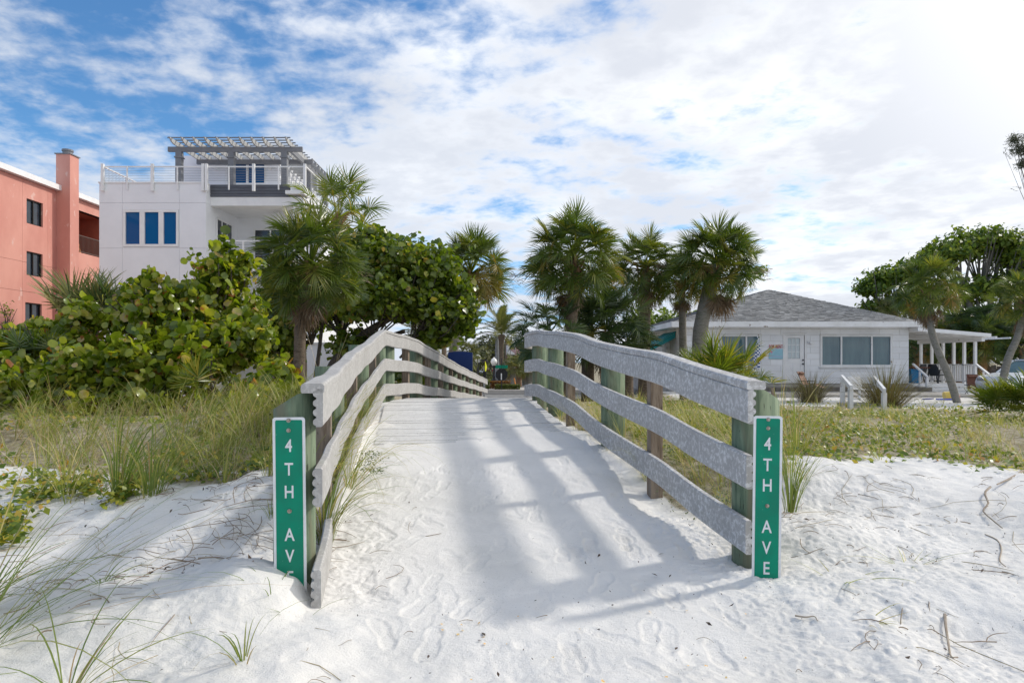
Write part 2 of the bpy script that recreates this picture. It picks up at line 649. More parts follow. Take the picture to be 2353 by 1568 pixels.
M_TRUNK = wood_mat('palm_trunk_bark', (.12, .09, .065), (.22, .175, .13), (.075, .058, .042), zs=3.0)  # bark colour lowered to carry the shade on the left palm trunk
M_TRUNK_O = wood_mat('rusty_palm_bark', (.27, .14, .06), (.36, .21, .10), (.16, .08, .04), zs=2.0)
M_TRUNK_G = wood_mat('grey_palm_bark', (.17, .155, .135), (.26, .245, .215), (.12, .13, .08), zs=3.0)
M_BARK = wood_mat('grey_bark', (.075, .062, .05), (.14, .12, .10), (.05, .042, .035), zs=.4)
M_BOOT = wood_mat('leaf_boot', (.22, .13, .075), (.34, .22, .14), (.13, .08, .05), zs=.5)
M_TWIG = pmat('dry_twig', (.20, .145, .095), (.33, .26, .19), scale=9, rough=.9)
M_DRIFT = pmat('dead_root_wood', (.30, .24, .18), (.40, .34, .27), scale=14, rough=.9)
M_DARKLITTER = pmat('dark_leaf_litter', (.035, .026, .02), (.11, .07, .045), scale=15, rough=.8)

G = lambda *a: list(a)
M_GRAPE = leafmat('sea_grape_leaf', [(0, (.060, .100, .012)), (.30, (.145, .205, .018)), (.62, (.235, .285, .030)), (.84, (.31, .335, .05)),
                                     (.93, (.40, .37, .10)), (.96, (.44, .34, .18)), (.985, (.46, .38, .03)), (1, (.34, .14, .06))],
                  rough=.26, trans=.46, spec=.65, patch=.45, pscale=3.0, tcol=(1.7, 1.7, .45))
M_GRAPE_T = leafmat('sea_grape_tree_leaf', [(0, (.060, .105, .012)), (.4, (.115, .17, .020)), (.75, (.18, .24, .028)), (.94, (.25, .29, .045)),
                                            (1, (.30, .22, .08))], rough=.30, trans=.42, spec=.6, patch=.3, pscale=.9, tcol=(1.6, 1.6, .5))
M_OAK = leafmat('broad_tree_leaf', [(0, (.065, .115, .016)), (.5, (.135, .205, .024)), (.85, (.23, .30, .03)), (1, (.30, .34, .05))],
                rough=.5, trans=.30, patch=.5, pscale=.5)
M_OAK_FAR = leafmat('grey_green_tree_leaf', [(0, (.06, .075, .035)), (.5, (.10, .115, .055)), (1, (.16, .155, .07))], rough=.7, trans=.25, patch=.4, pscale=.4)
M_NEEDLE = leafmat('pine_needle', [(0, (.075, .085, .05)), (1, (.14, .145, .09))], rough=.7, trans=.2)
M_PALM = leafmat('palm_frond_green', [(0, (.055, .095, .016)), (.45, (.105, .155, .022)), (.8, (.165, .205, .03)), (1, (.26, .25, .05))], rough=.34, trans=.34, spec=.6)
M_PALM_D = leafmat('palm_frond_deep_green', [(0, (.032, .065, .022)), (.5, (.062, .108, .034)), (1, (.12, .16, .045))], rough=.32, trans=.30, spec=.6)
M_PALM_Y = leafmat('palm_frond_yellow_green', [(0, (.085, .135, .014)), (.5, (.165, .22, .022)), (.85, (.25, .27, .03)), (1, (.38, .30, .05))], rough=.36, trans=.38, spec=.5)
M_PALM_F = leafmat('palm_frond_pale', [(0, (.085, .11, .04)), (.6, (.165, .185, .065)), (1, (.27, .25, .10))], rough=.5, trans=.30)
M_DEAD = leafmat('dead_frond', [(0, (.15, .10, .06)), (.5, (.27, .20, .13)), (.85, (.36, .29, .21)), (1, (.30, .15, .05))], rough=.8, trans=.2, tcol=(1, .9, .7))
M_AGED = leafmat('ageing_frond', [(0, (.12, .13, .03)), (.5, (.24, .21, .05)), (1, (.34, .21, .06))], rough=.5, trans=.3)
M_OATS = leafmat('sea_oat_blade', [(0, (.17, .23, .045)), (.40, (.29, .33, .075)), (.66, (.44, .42, .13)), (.84, (.52, .43, .21)), (.95, (.58, .47, .28)), (1, (.46, .26, .12))],
                 rough=.5, trans=.4, tcol=(1.3, 1.3, .7))
M_OATS_G = leafmat('green_sea_oat_blade', [(0, (.125, .19, .04)), (.7, (.215, .27, .065)), (.9, (.36, .34, .11)), (1, (.42, .28, .16))], rough=.42, trans=.4, tcol=(1.3, 1.3, .7))
M_STRAW = leafmat('straw_blade', [(0, (.30, .24, .12)), (.5, (.48, .40, .24)), (1, (.58, .50, .34))], rough=.7, trans=.25, tcol=(1.1, 1, .8))
M_VINE = leafmat('beach_vine_leaf', [(0, (.09, .145, .02)), (.5, (.17, .23, .03)), (.8, (.29, .32, .035)), (.95, (.46, .40, .05)), (1, (.45, .24, .06))],
                 rough=.42, trans=.32, patch=.4, pscale=1.2)
M_DUSTY = leafmat('dusty_grey_leaf', [(0, (.13, .165, .085)), (.6, (.21, .25, .14)), (1, (.32, .33, .22))], rough=.8, trans=.2, tcol=(1.1, 1.1, .8))
M_FOUNT = leafmat('fountain_grass_blade', [(0, (.075, .065, .03)), (.5, (.15, .125, .06)), (.85, (.23, .19, .10)), (1, (.15, .17, .05))], rough=.7, trans=.25)
M_PETAL = pmat('orange_petal', (.85, .50, .14), (.80, .60, .25), scale=9, rough=.6)
M_FLOWER = pmat('yellow_flower', (.80, .48, .02), rough=.6)
M_HEDGE = leafmat('clipped_hedge_leaf', [(0, (.05, .08, .015)), (.6, (.13, .16, .03)), (1, (.22, .21, .05))], rough=.5, trans=.25, patch=.5, pscale=2)
M_HEDGE_O = leafmat('russet_hedge_leaf', [(0, (.12, .06, .02)), (.6, (.28, .12, .03)), (1, (.34, .19, .05))], rough=.5, trans=.25)
# ------------------------------------------------------------------ walkway lines (x, y, top of cap rail)
RAIL_L = [(-.969, 3.50, 1.388), (-1.22, 4.80, 1.425), (-1.50, 6.40, 1.533), (-1.80, 8.80, 1.764), (-1.985, 10.80, 2.0)]
RAIL_L2 = [(-1.985, 10.80, 2.0), (-1.88, 12.6, 1.955), (-1.77, 14.6, 1.826), (-1.67, 21.0, 1.43), (-1.45, 26.5, 1.06), (-1.143, 32.0, .663)]
RAIL_R = [(1.355, 3.92, 1.388), (1.10, 5.76, 1.585), (.905, 7.28, 1.72), (.67, 8.9, 1.875), (.45, 10.4, 1.985), (.33, 10.9, 1.99), (.205, 11.3, 1.965)]
RAIL_R2 = [(.205, 11.3, 1.965), (.38, 12.4, 1.94), (.63, 14.6, 1.826), (.83, 21.0, 1.43), (1.03, 26.5, 1.06), (1.30, 32.0, .663)]
YC = np.array([0, 3.7, 10.6, 12.5, 14.6, 21, 32, 60])
XC = np.array([.77, .23, -.78, -.72, -.57, -.42, .08, .5])


def path_x(y):
    return np.interp(y, YC, XC)


def deck_z(y):
    return np.interp(y, [0, 3.9, 7.0, 9.0, 10.3, 11.0, 12.3, 14.6, 21, 32, 40], [-.06, .279, .549, .715, .832, .870, .84, .68, .28, -.33, -.40])


def rail_xl(y):
    return np.interp(y, [0, 3.5, 10.8, 32], [-.55, -.969, -1.985, -1.143])


def rail_xr(y):
    return np.interp(y, [0, 3.92, 11.3, 32], [1.9, 1.36, .205, 1.3])


# ------------------------------------------------------------------ terrain
_cp = []


def cp(px, py, d):
    p = at(px, py, d)
    _cp.append((p.x, p.y, p.z))


for a in [(625, 1306, 3.55), (695, 1333, 3.55), (300, 1400, 3.08), (0, 1560, 2.58), (300, 1550, 2.65), (600, 1480, 2.88), (480, 1330, 3.5), (150, 1330, 3.5), (0, 1250, 4.0), (300, 1110, 5.2), (500, 1112, 5.0),
          (620, 1075, 5.0), (0, 1070, 6.0), (300, 960, 8.5), (0, 955, 8.5), (630, 945, 8.0), (640, 900, 12), (300, 920, 12), (0, 920, 12), (-500, 1150, 5), (-500, 980, 9),
          (1730, 1322, 3.95), (1800, 1318, 4.0), (1850, 1195, 4.6), (2352, 1105, 5.4), (2000, 1058, 6.2), (1850, 1048, 6.2), (1600, 1185, 5.3), (2352, 1300, 4.0),
          (2352, 1540, 2.95), (1800, 1530, 2.95), (2100, 1300, 4.0), (2000, 968, 10.5), (2300, 1005, 8.5), (2700, 1120, 5.5), (2700, 1000, 9), (2352, 950, 14),
          (2200, 932, 20), (2000, 942, 15), (1520, 985, 8.5), (1420, 935, 11.0), (1700, 1050, 6.6), (1650, 960, 10),
          (2600, 1400, 3.4), (1176, 1568, 2.75), (900, 1568, 2.75)]:
    cp(*a)
for p in [(7, 30, .16), (14, 29, .12), (20, 29, .10), (14, 24, .13), (9, 22, .25), (5, 18, .45), (3, 24, -.1), (-6, 20, .35), (-12, 25, .1), (-20, 22, .3), (-10, 32, -.1),
          (26, 30, .05), (-3.5, 13, .75), (-3.5, 20, .3), (2.5, 14, .65), (-3, 30, -.4), (3.5, 32, -.40), (0, -2, -.2), (-5, -2, -.1), (5, -2, -.2),
          (0, 38, -.42), (8, 42, -.38), (-12, 42, -.4), (20, 45, -.3), (-30, 40, .0), (32, 45, -.2)]:
    _cp.append(p)
_cp = np.array(_cp)


def sstep(x, a, b):
    t = np.clip((x - a) / (b - a), 0, 1)
    return t * t * (3 - 2 * t)


def base_h(X, Y):
    X, Y = np.asarray(X, float), np.asarray(Y, float)
    num = np.zeros_like(X)
    den = np.zeros_like(X)
    for cx, cy, cz in _cp:
        # distances shrink with depth so far control points spread their influence
        s = .35 + .11 * max(cy, 2.0)
        w = 1.0 / (((X - cx) ** 2 + (Y - cy) ** 2) / (s * s) + .03) ** 1.6
        num += w * cz
        den += w
    h = num / den
    far = sstep(Y, 34, 40)
    h = h * (1 - far) + far * -.45
    pz = deck_z(Y)
    xl, xr = rail_xl(Y), rail_xr(Y)
    inside = sstep(X, xl - .42, xl - .02) * (1 - sstep(X, xr - .45, xr + .12))
    near = sstep(Y, 2.6, 3.6)
    k = inside * (near * .98 + .02 * 0)
    k = np.where(Y < 2.6, 0, k) * (1 - sstep(Y, 32.5, 34.5))
    target = np.where(Y < 10.9, pz, pz - .5 * sstep(Y, 10.9, 11.7))
    h = h * (1 - k) + k * target
    return h


def H(x, y):
    return float(base_h(np.array([x]), np.array([y]))[0])


def veg_l(X, Y):
    n = fbm(X * .9, Y * .9, 3, 3) * 1.3
    return sstep(Y + n + .20 * (X + 1.6), 4.3, 5.4) * (1 - sstep(X, rail_xl(Y) - .30, rail_xl(Y) - .10))


def veg_r(X, Y):
    n = fbm(X * .8, Y * .8, 3, 9) * 1.1
    edge = np.interp(X, [1.0, 1.9, 2.6, 4.5, 9], [4.6, 5.4, 6.0, 5.7, 5.4])
    a = sstep(Y + n - edge, -.1, .9) * sstep(X, rail_xr(Y) + .12, rail_xr(Y) + .30)
    bare = sstep(X - .02 * Y, 5.0, 7.0) * sstep(Y, 15.0, 19.0)
    return a * (1 - .85 * bare)


def axis(lo, hi, f0, f1, fine, grow, cap):
    mid = list(np.arange(f0, f1, fine))
    up, s, v = [], fine, f1
    while v < hi:
        up.append(v)
        s = min(s * grow, cap if v < 45 else 80)
        v += s
    up.append(hi)
    dn, s, v = [], fine, f0
    while v > lo:
        s = min(s * grow, cap if v > -45 else 80)
        v -= s
        dn.append(max(v, lo))
    return np.array(sorted(dn) + mid + up)


def footprints(X, Y, Z):
    rs = np.random.RandomState(5)
    n = 0
    while n < 105:
        y = 2.55 + 4.2 * rs.rand() ** 1.25
        x = path_x(y) + rs.uniform(-1.15, 1.25)
        if y < 3.4:
            x = rs.uniform(-1.3, 2.2)
        if x < rail_xl(y) + .16 or x > rail_xr(y) - .16:
            continue
        n += 1
        ang = rs.normal(.12, .35) + (math.pi if rs.rand() < .45 else 0)
        L, W = rs.uniform(.26, .31), rs.uniform(.095, .11)
        depth = rs.uniform(.0022, .0055)
        i0, i1 = np.searchsorted(Y[:, 0], [y - .26, y + .26])
        j0, j1 = np.searchsorted(X[0], [x - .26, x + .26])
        if i1 <= i0 or j1 <= j0:
            continue
        xs, ys = X[i0:i1, j0:j1] - x, Y[i0:i1, j0:j1] - y
        c, s = math.cos(ang), math.sin(ang)
        a = xs * -s + ys * c          # along the foot
        bb = xs * c + ys * s
        t = a / L * 2                  # -1 heel .. 1 toe
        side = 1 if rs.rand() < .5 else -1
        bb = bb - side * .012 * np.clip(1 - t * t, 0, 1)
        half = W * .5 * (1.0 - .30 * np.exp(-((t + .15) / .35) ** 2) - .12 * np.clip(-t, 0, 1))
        r = np.sqrt(np.clip((np.abs(t)) ** 3.2 + (np.abs(bb) / half) ** 2.6, 0, 9))
        m = 1 - sstep(r, .86, 1.06)
        rim = np.exp(-((r - 1.18) / .16) ** 2) * .45
        kind = rs.rand()
        pit = rs.uniform(.016, .021)
        if kind < .45:
            tread = .6 * np.sin(a / pit * 2 * math.pi + .5 * np.sin(bb / W * 6))
        elif kind < .62:
            tread = .45 * np.sin(a / pit * 2 * math.pi) * np.sin(bb / pit * 2 * math.pi)
        else:
            tread = 0.0
        hole = .12 * fbm(xs * 30 + x * 9, ys * 30, 2, 4)
        Z[i0:i1, j0:j1] += depth * (-m * (1 + tread) + rim + hole * m)
    # older, half filled scuffs
    for k in range(330):
        y = 2.45 + 4.0 * rs.rand() ** 1.9
        x = rs.uniform(-1.6, 2.6) if y < 3.6 else path_x(y) + rs.uniform(-1.2, 1.3)
        R = rs.uniform(.05, .15)
        i0, i1 = np.searchsorted(Y[:, 0], [y - 2 * R, y + 2 * R])
        j0, j1 = np.searchsorted(X[0], [x - 2 * R, x + 2 * R])
        if i1 <= i0 or j1 <= j0:
            continue
        xs, ys = X[i0:i1, j0:j1] - x, Y[i0:i1, j0:j1] - y
        an = rs.uniform(0, 3.14)
        el = rs.uniform(1.0, 2.1)
        a = (xs * math.cos(an) + ys * math.sin(an)) / (R * el) * 1.5
        bq = (-xs * math.sin(an) + ys * math.cos(an)) / R * 1.5
        r = np.sqrt(a * a + bq * bq) + .25 * fbm(xs * 18, ys * 18, 2, k)
        Z[i0:i1, j0:j1] += rs.uniform(.0012, .0036) * (-(1 - sstep(r, .35, 1.0)) + .5 * np.exp(-((r - 1.15) / .25) ** 2))


def make_ground():
    xs = axis(-700, 700, -1.35, 2.5, .0095, 1.022, 1.2)
    ys = axis(-30, 900, 2.55, 4.6, .0095, 1.018, .8)
    X, Y = np.meshgrid(xs, ys)
    Z = base_h(X, Y)
    pathness = sstep(X, rail_xl(Y) + .05, rail_xl(Y) + .45) * (1 - sstep(X, rail_xr(Y) - .5, rail_xr(Y) - .05)) * sstep(Y, 2.6, 3.3)
    near = 1 - sstep(Y, 9, 16)
    rough = (1 - .72 * pathness)
    lip = fbm(X * .7, Y * .7, 3, 31)
    Z += near * (.045 * lip * (1 - pathness) + rough * (.030 * fbm(X * 2.2, Y * 2.2, 4, 21)))
    pitted = sstep(fbm(X * .8 + 4, Y * .8, 2, 77), -.25, .15)
    Z += near * (1 - pathness) * (.016 * fbm(X * 8, Y * 8, 4, 41) + .024 * pitted * np.abs(fbm(X * 19 + 2 * fbm(X * 5, Y * 5, 2, 3), Y * 23, 3, 43)))
    Z += near * pathness * (.006 * fbm(X * 6, Y * 6, 3, 51) + .006 * fbm(X * 1.8, Y * 1.8, 2, 53))
    # sand drifted over the first boards: sinks under them up the ramp
    Z -= .0105 * pathness * sstep(Y + fbm(X * 1.1, Y * 2.5, 3, 61) * 2.6 - .5 * (X - path_x(Y)), 7.4, 11.2)
    # sand banked against the sign feet
    for (bx, by, hh, rr) in [(-1.38, 3.50, .03, .45), (1.62, 3.86, .03, .22), (1.32, 3.95, .02, .2), (-.80, 3.4, .0, .2)]:
        Z += hh * np.exp(-(((X - bx) ** 2 + (Y - by) ** 2) / rr ** 2))
    w = np.clip(1.25 * np.exp(-(((X + 1.21) / .26) ** 2 + ((Y - 3.43) / .24) ** 2)), 0, 1) * (1 - sstep(X, -1.10, -.99))
    Z += w * ((.450 - .36 * np.clip(X + 1.25, -.3, .3) + .012 * fbm(X * 14, Y * 14, 3, 8)) - Z)
    footprints(X, Y, Z)
    litter = np.maximum(np.maximum(veg_l(X, Y), veg_r(X, Y)), np.maximum(sstep(Y, 44, 50), .50 * sstep(Y, 12, 15)))
    ny, nx = X.shape
    V = np.stack([X, Y, Z], -1).reshape(-1, 3)
    idx = np.arange(ny * nx).reshape(ny, nx)
    F = np.stack([idx[:-1, :-1], idx[:-1, 1:], idx[1:, 1:], idx[1:, :-1]], -1).reshape(-1, 4)
    me = mesh_np('sand_ground', V, F, smooth=True)
    a = me.attributes.new('litter', 'FLOAT', 'POINT')
    a.data.foreach_set('value', litter.reshape(-1).astype(np.float32))
    link('sand_ground', me, M_SAND, kind='structure')


make_ground()

# street level behind the walkway
mb = MB()
mb.bx(-60, 60, 33.2, 41.8, -.60, -.36)
mb.build('road', M_ASPHALT, kind='structure')
mb = MB()
for yy in (34.6, 35.9, 37.2):
    mb.bx(-3.2, 4.2, yy, yy + .42, -.36, -.356)
for yy in (40.9,):
    mb.bx(-60, 60, yy, yy + .14, -.36, -.356)
mb.build('road_marking', M_LINE, kind='structure')
mb = MB()
mb.bx(-60, 60, 41.8, 46.5, -.60, -.24)
mb.build('pavement', M_SIDEWALK, kind='structure')
mb = MB()
mb.bx(-60, 60, 46.5, 56, -.60, -.33)
mb.build('side_road', M_ASPHALT, kind='structure')


# ------------------------------------------------------------------ footbridge
def lobed(th=.050, h=.195, gro=.017, lobes=4, seg=5):
    """plank section: u outwards from the walkway face, v down from the top; grooved back"""
    r = .008
    pr = [(r, 0), (th - .012, 0)]
    for k in range(lobes):
        for j in range(seg + 1):
            t = j / seg
            v = -h * (k + .08 + .84 * t) / lobes
            u = th - gro + gro * math.sqrt(max(0, 1 - (2 * t - 1) ** 2)) * 1.0
            pr.append((u, v))
    pr += [(th - .012, -h), (r, -h), (0, -h + r), (0, -r)]
    return pr


def rail_frames(line, side, n):
    """side -1: left rail (outwards = -x side), +1: right rail"""
    pts = spline(line, n)
    # recycled-plastic planks sag and bow between their posts
    ph = .7 if side < 0 else 2.1
    for i, p in enumerate(pts):
        e = min(1.0, i / 6, (n - 1 - i) / 6)
        amp = 1.0 if p.y < 11.4 else .8
        p.x += e * amp * (.010 * math.sin(p.y * 2.1 + ph) + .004 * math.sin(p.y * 5.3))
        p.z += e * amp * (.012 * math.sin(p.y * 1.9 + ph * 2) + .004 * math.sin(p.y * 4.7 + 1))
    fr = []
    for i, p in enumerate(pts):
        t = pts[min(i + 1, n - 1)] - pts[max(i - 1, 0)]
        th = Vector((t.x, t.y, 0)).normalized()
        out = Vector((th.y, -th.x, 0)) * side
        fr.append((p, out, Vector((0, 0, 1))))
    return fr


bridge = thing('footbridge', 'arched timber footbridge over the dune with three-plank grey railings and sandy deck', 'footbridge', (0, 7, .5))
STD = [(-.052, .195), (-.452, .195), (-.852, .195)]


def clip_frames(fr, s0, s1):
    """frames between arc lengths s0 and s1 with interpolated ends"""
    L = [0]
    for i in range(1, len(fr)):
        L.append(L[-1] + (fr[i][0] - fr[i - 1][0]).length)

    def ev(s):
        for i in range(1, len(fr)):
            if s <= L[i] or i == len(fr) - 1:
                k = (s - L[i - 1]) / max(1e-6, L[i] - L[i - 1])
                return (fr[i - 1][0].lerp(fr[i][0], k), fr[i - 1][1].lerp(fr[i][1], k).normalized(), fr[i][2])
    out = [ev(s0)]
    out += [f for f, l in zip(fr, L) if s0 + .02 < l < s1 - .02]
    out.append(ev(s1))
    return out, L[-1]


def build_rail(line, side, mat, fan=None, sect=2.5, n=48, ext=None, first=1.7):
    fr = rail_frames(line, side, n)
    _, total = clip_frames(fr, 0, .5)
    for q in range(4):
        s = 0.0
        k = 0
        while s < total - .05:
            ln = sect * (.98 + .05 * ((k * 7 + q * 3) % 4))
            if k == 0:
                ln = first + .33 * ((q * 5) % 4)
            e = min(total, s + ln)
            if total - e < .5:
                e = total
            sub, _ = clip_frames(fr, s + (.003 if k else 0), e - .003 if e < total else e)
            m = MB()
            if q == 3:
                pr = [(-.006, -.012), (.002, -.003), (.012, 0), (.092, 0), (.104, -.004), (.110, -.014), (.110, -.042), (.104, -.050), (.002, -.050), (-.006, -.044)]
                m.sweep(pr, sub)
                m.build('cap_rail', mat, bridge, bevel=0)
            else:
                rings = []
                for (p, A, B) in sub:
                    off = STD[q][0]
                    if fan:
                        w = max(0.0, min(1.0, (fan[1] - p.y) / (fan[1] - fan[0])))
                        off += fan[2][q] * w * w
                    rings.append((p + B * off, A, B))
                if ext and k == 0 and ext[q]:
                    p, A, B = rings[0]
                    t = (rings[0][0] - rings[2][0]).normalized()
                    rings[0] = (p + t * ext[q], A, B)
                m.sweep(lobed(), rings)
                m.build('rail_plank', mat, bridge)
            s = e
            k += 1


build_rail(RAIL_L, -1, M_PLANK_L, fan=(3.5, 6.2, (.024, .022, -.065)), ext=(0, .03, .10))
build_rail(RAIL_L2, -1, M_PLANK_L, n=60)
build_rail(RAIL_R, 1, M_PLANK_R, fan=(3.9, 6.2, (0, .02, .04)), ext=(.0, -.02, -.03), first=1.9)
build_rail(RAIL_R2, 1, M_PLANK_R, n=60)


def rail_at(line, y):
    pts = spline(line, 80)
    for i in range(1, len(pts)):
        if pts[i].y >= y:
            k = (y - pts[i - 1].y) / (pts[i].y - pts[i - 1].y)
            p = pts[i - 1].lerp(pts[i], k)
            t = pts[i] - pts[i - 1]
            return p, Vector((t.x, t.y, 0)).normalized()
    return pts[-1], Vector((0, 1, 0))


def round_post(line, side, y, r, top=-.06, slope=.0, extra=0.0, slide=0.0):
    p, t = rail_at(line, y)
    out = Vector((t.y, -t.x, 0)) * side
    c = p + out * (.052 + r + extra) + t * slide
    zb = H(c.x, c.y) - .5
    m = MB()
    n = 22
    rs = random.Random(int(y * 100) + (7 if side > 0 else 0))
    wob = [1 + rs.uniform(-.03, .03) for _ in range(n)]
    vs, fs = [], []
    zs = [zb, zb + .5, zb + .9, p.z + top]
    for i, z in enumerate(zs):
        for k in range(n):
            a = 2 * math.pi * k / n
            dx, dy = math.cos(a) * r * wob[k], math.sin(a) * r * wob[k]
            zz = z
            if i == 3:
                zz = z - slope * max(0, (dx * out.x + dy * out.y) + r * .35)
            vs.append((c.x + dx, c.y + dy, zz))
    for i in range(3):
        for k in range(n):
            k2 = (k + 1) % n
            fs.append((i * n + k, i * n + k2, (i + 1) * n + k2, (i + 1) * n + k))
    fs.append(tuple(3 * n + k for k in range(n)))
    m.add(vs, fs)
    o = m.build('round_post', M_GREENPOST, bridge, smooth=False)
    o.data.polygons.foreach_set('use_smooth', [True] * (3 * n) + [False])
    return c


def square_post(line, side, y, w=.105):
    p, t = rail_at(line, y)
    out = Vector((t.y, -t.x, 0)) * side
    c = p + out * (.056 + w / 2)
    m = MB()
    m.bar((c.x, c.y, H(c.x, c.y) - .4), (c.x, c.y, p.z - .062), w, w, up=(out.x, out.y, 0))
    m.build('square_post', M_BROWNPOST, bridge, bevel=.004)


POST_L = round_post(RAIL_L, -1, 3.68, .108, top=-.055, slope=.62)
POST_R = round_post(RAIL_R, 1, 4.20, .140, top=-.07, slope=.55)
for y in (6.2, 8.9):
    round_post(RAIL_L, -1, y, .13)
for y in (4.9, 7.5, 9.8):
    square_post(RAIL_L, -1, y)
for y in (7.28,):
    round_post(RAIL_R, 1, y, .125)
for y in (10.15, 11.05):
    round_post(RAIL_R, 1, y, .115)
for y in (5.76, 8.95):
    square_post(RAIL_R, 1, y)
round_post(RAIL_L2, -1, 10.95, .10)
for k in range(8):
    y = 11.55 + 2.45 * k
    round_post(RAIL_L2, -1, y, .15)
    if y + 1.25 < 31.5:
        square_post(RAIL_L2, -1, y + 1.2, .12)
    round_post(RAIL_R2, 1, y + .9, .15)
    square_post(RAIL_R2, 1, y + 2.1, .12)

# deck boards, one object each, sharing one mesh
rsd = random.Random(3)
mb = MB()
mb.bx(-1.17, 1.17, -.0695, .0695, -.038, 0)
dk = mb.build('deck_board', M_DECK)
dk.parent = bridge
dme = dk.data
bo = wloc(bridge)
y = 7.7
first = True
while y < 32.6:
    x = float(path_x(y))
    dxdy = float(path_x(y + .4) - path_x(y - .4)) / .8
    dzdy = float(deck_z(y + .25) - deck_z(y - .25)) / .5
    o = dk if first else link('deck_board', dme, None, bridge)
    first = False
    o.location = Vector((x, y, float(deck_z(y)) + rsd.uniform(-.003, .003))) - bo
    o.rotation_euler = (math.atan(dzdy), rsd.uniform(-.003, .003), -math.atan(dxdy) + rsd.uniform(-.004, .004))
    y += .1445


# ------------------------------------------------------------------ street name signs bolted to the two end posts
def street_sign(label, px0, px1, ptop, d, yaw, tilt, z_low, tint):
    w = (px1 - px0) / FPX * d
    c = at((px0 + px1) / 2, ptop, d)
    t = thing('street_name_sign', label, 'street sign', (c.x, c.y, z_low), 'signs at the bridge entrance')
    Rm = Matrix.Rotation(yaw, 4, 'Z') @ Matrix.Rotation(tilt, 4, 'Y')
    top = Vector((0, 0, c.z - z_low))
    h = c.z - z_low + .12

    def rounded(w, h0, h1, r):
        out = []
        for (cx, cz, a0) in [(w / 2 - r, h1 - r, 0), (-w / 2 + r, h1 - r, 90), (-w / 2 + r, h0 + r, 180), (w / 2 - r, h0 + r, 270)]:
            for k in range(5):
                a = math.radians(a0 + 22.5 * k)
                out.append((cx + r * math.cos(a), cz + r * math.sin(a)))
        return out

    def plate(name, prof, y0, th, mat):
        m = MB()
        m.prism([(p[0], p[1]) for p in prof], (1, 0, 0), (0, 0, 1), (0, 1, 0), (0, y0, 0), th)
        me = bpy.data.meshes.new(name)
        me.from_pydata(m.v, [], m.f)
        me.transform(Matrix.Translation(top) @ Rm)
        link(name, me, mat, t)

    plate('plate', rounded(w, -h, 0, .015), 0, .003, M_SIGNEDGE)
    plate('green_panel', rounded(w - .028, -h + .014, -.014, .008), -.0012, .0012, M_SIGN)
    sc = d / FPX
    rows = {'4': 1022, 'T': 1076, 'H': 1128, 'A': 1226, 'V': 1275, 'E': 1324}
    for ch, row in rows.items():
        size = 30 * sc * 1.36
        if ch == 'E' and d > 3.8:
            row = 1311
        if d > 3.8:
            row = {'4': 1018, 'T': 1066, 'H': 1113, 'A': 1208, 'V': 1256, 'E': 1303}[ch]
        me = text_mesh(ch, size, xs=.80, depth=.0004, bold=.0012)
        me.transform(Matrix.Rotation(math.radians(90), 4, 'X'))
        zc = -(row - ptop) * sc
        me.transform(Matrix.Translation((-.001, -.0019, zc - size * .36)))
        me.transform(Matrix.Translation(top) @ Rm)
        link('letter', me, M_SIGNEDGE, t)
    for row in ((965, 988, 1173) if d < 3.8 else (963, 983, 1161)):
        m = MB()
        zc = -(row - ptop) * sc
        m.tube([(0, -.0015, zc), (0, -.005, zc)], .011, 12)
        m.tube([(0, -.005, zc), (0, -.011, zc)], .0075, 6)
        me = bpy.data.meshes.new('screw')
        me.from_pydata(m.v, [], m.f)
        me.transform(Matrix.Translation(top) @ Rm)
        link('screw', me, M_SCREW, t)
    return t


street_sign('green 4TH AVE sign on the left end post, half buried so sand hides the E',
            626, 700, 958, 3.50, math.radians(2), math.radians(-.6), .30, 0)
street_sign('green 4TH AVE sign on the right end post, whole word showing beside the shaded planks',
            1732, 1797, 955, 3.86, math.radians(-4), math.radians(.7), .25, 1)
# ------------------------------------------------------------------ buildings
def grid_boxes(mb, a0, a1, z0, z1, openings, put, gap=0.0):
    """cut rectangle (a0..a1, z0..z1) minus openings into boxes; put(mb, a0, a1, z0, z1) adds one"""
    A = sorted({a0, a1} | {v for o in openings for v in (o[0], o[1]) if a0 < v < a1})
    Z = sorted({z0, z1} | {v for o in openings for v in (o[2], o[3]) if z0 < v < z1})
    for k in range(len(Z) - 1):
        zc = (Z[k] + Z[k + 1]) / 2
        run = None
        for i in range(len(A) - 1):
            ac = (A[i] + A[i + 1]) / 2
            solid = not any(o[0] < ac < o[1] and o[2] < zc < o[3] for o in openings)
            if solid:
                run = [A[i], A[i + 1]] if run is None else [run[0], A[i + 1]]
            if (not solid or i == len(A) - 2) and run:
                put(mb, run[0], run[1], Z[k], Z[k + 1])
                run = None


def window_front(parent, x0, x1, z0, z1, y, splits, mfrm, mglass, fr=.07, depth=.10, name='window', mull=.06):
    """window in a wall facing the camera (-y); splits: inner mullion x positions"""
    m = MB()
    m.bx(x0, x1, y - .02, y + depth, z1 - fr, z1)
    m.bx(x0, x1, y - .02, y + depth, z0, z0 + fr)
    m.bx(x0, x0 + fr, y - .02, y + depth, z0 + fr, z1 - fr)
    m.bx(x1 - fr, x1, y - .02, y + depth, z0 + fr, z1 - fr)
    for s in splits:
        m.bx(s - mull / 2, s + mull / 2, y - .015, y + depth, z0 + fr, z1 - fr)
    w = m.build(name, mfrm, parent)
    e = [x0 + fr] + [v for s in splits for v in (s - mull / 2, s + mull / 2)] + [x1 - fr]
    for k in range(0, len(e), 2):
        g = MB()
        g.bx(e[k], e[k + 1], y + .05, y + .065, z0 + fr, z1 - fr)
        g.build('pane', mglass, w)
    return w


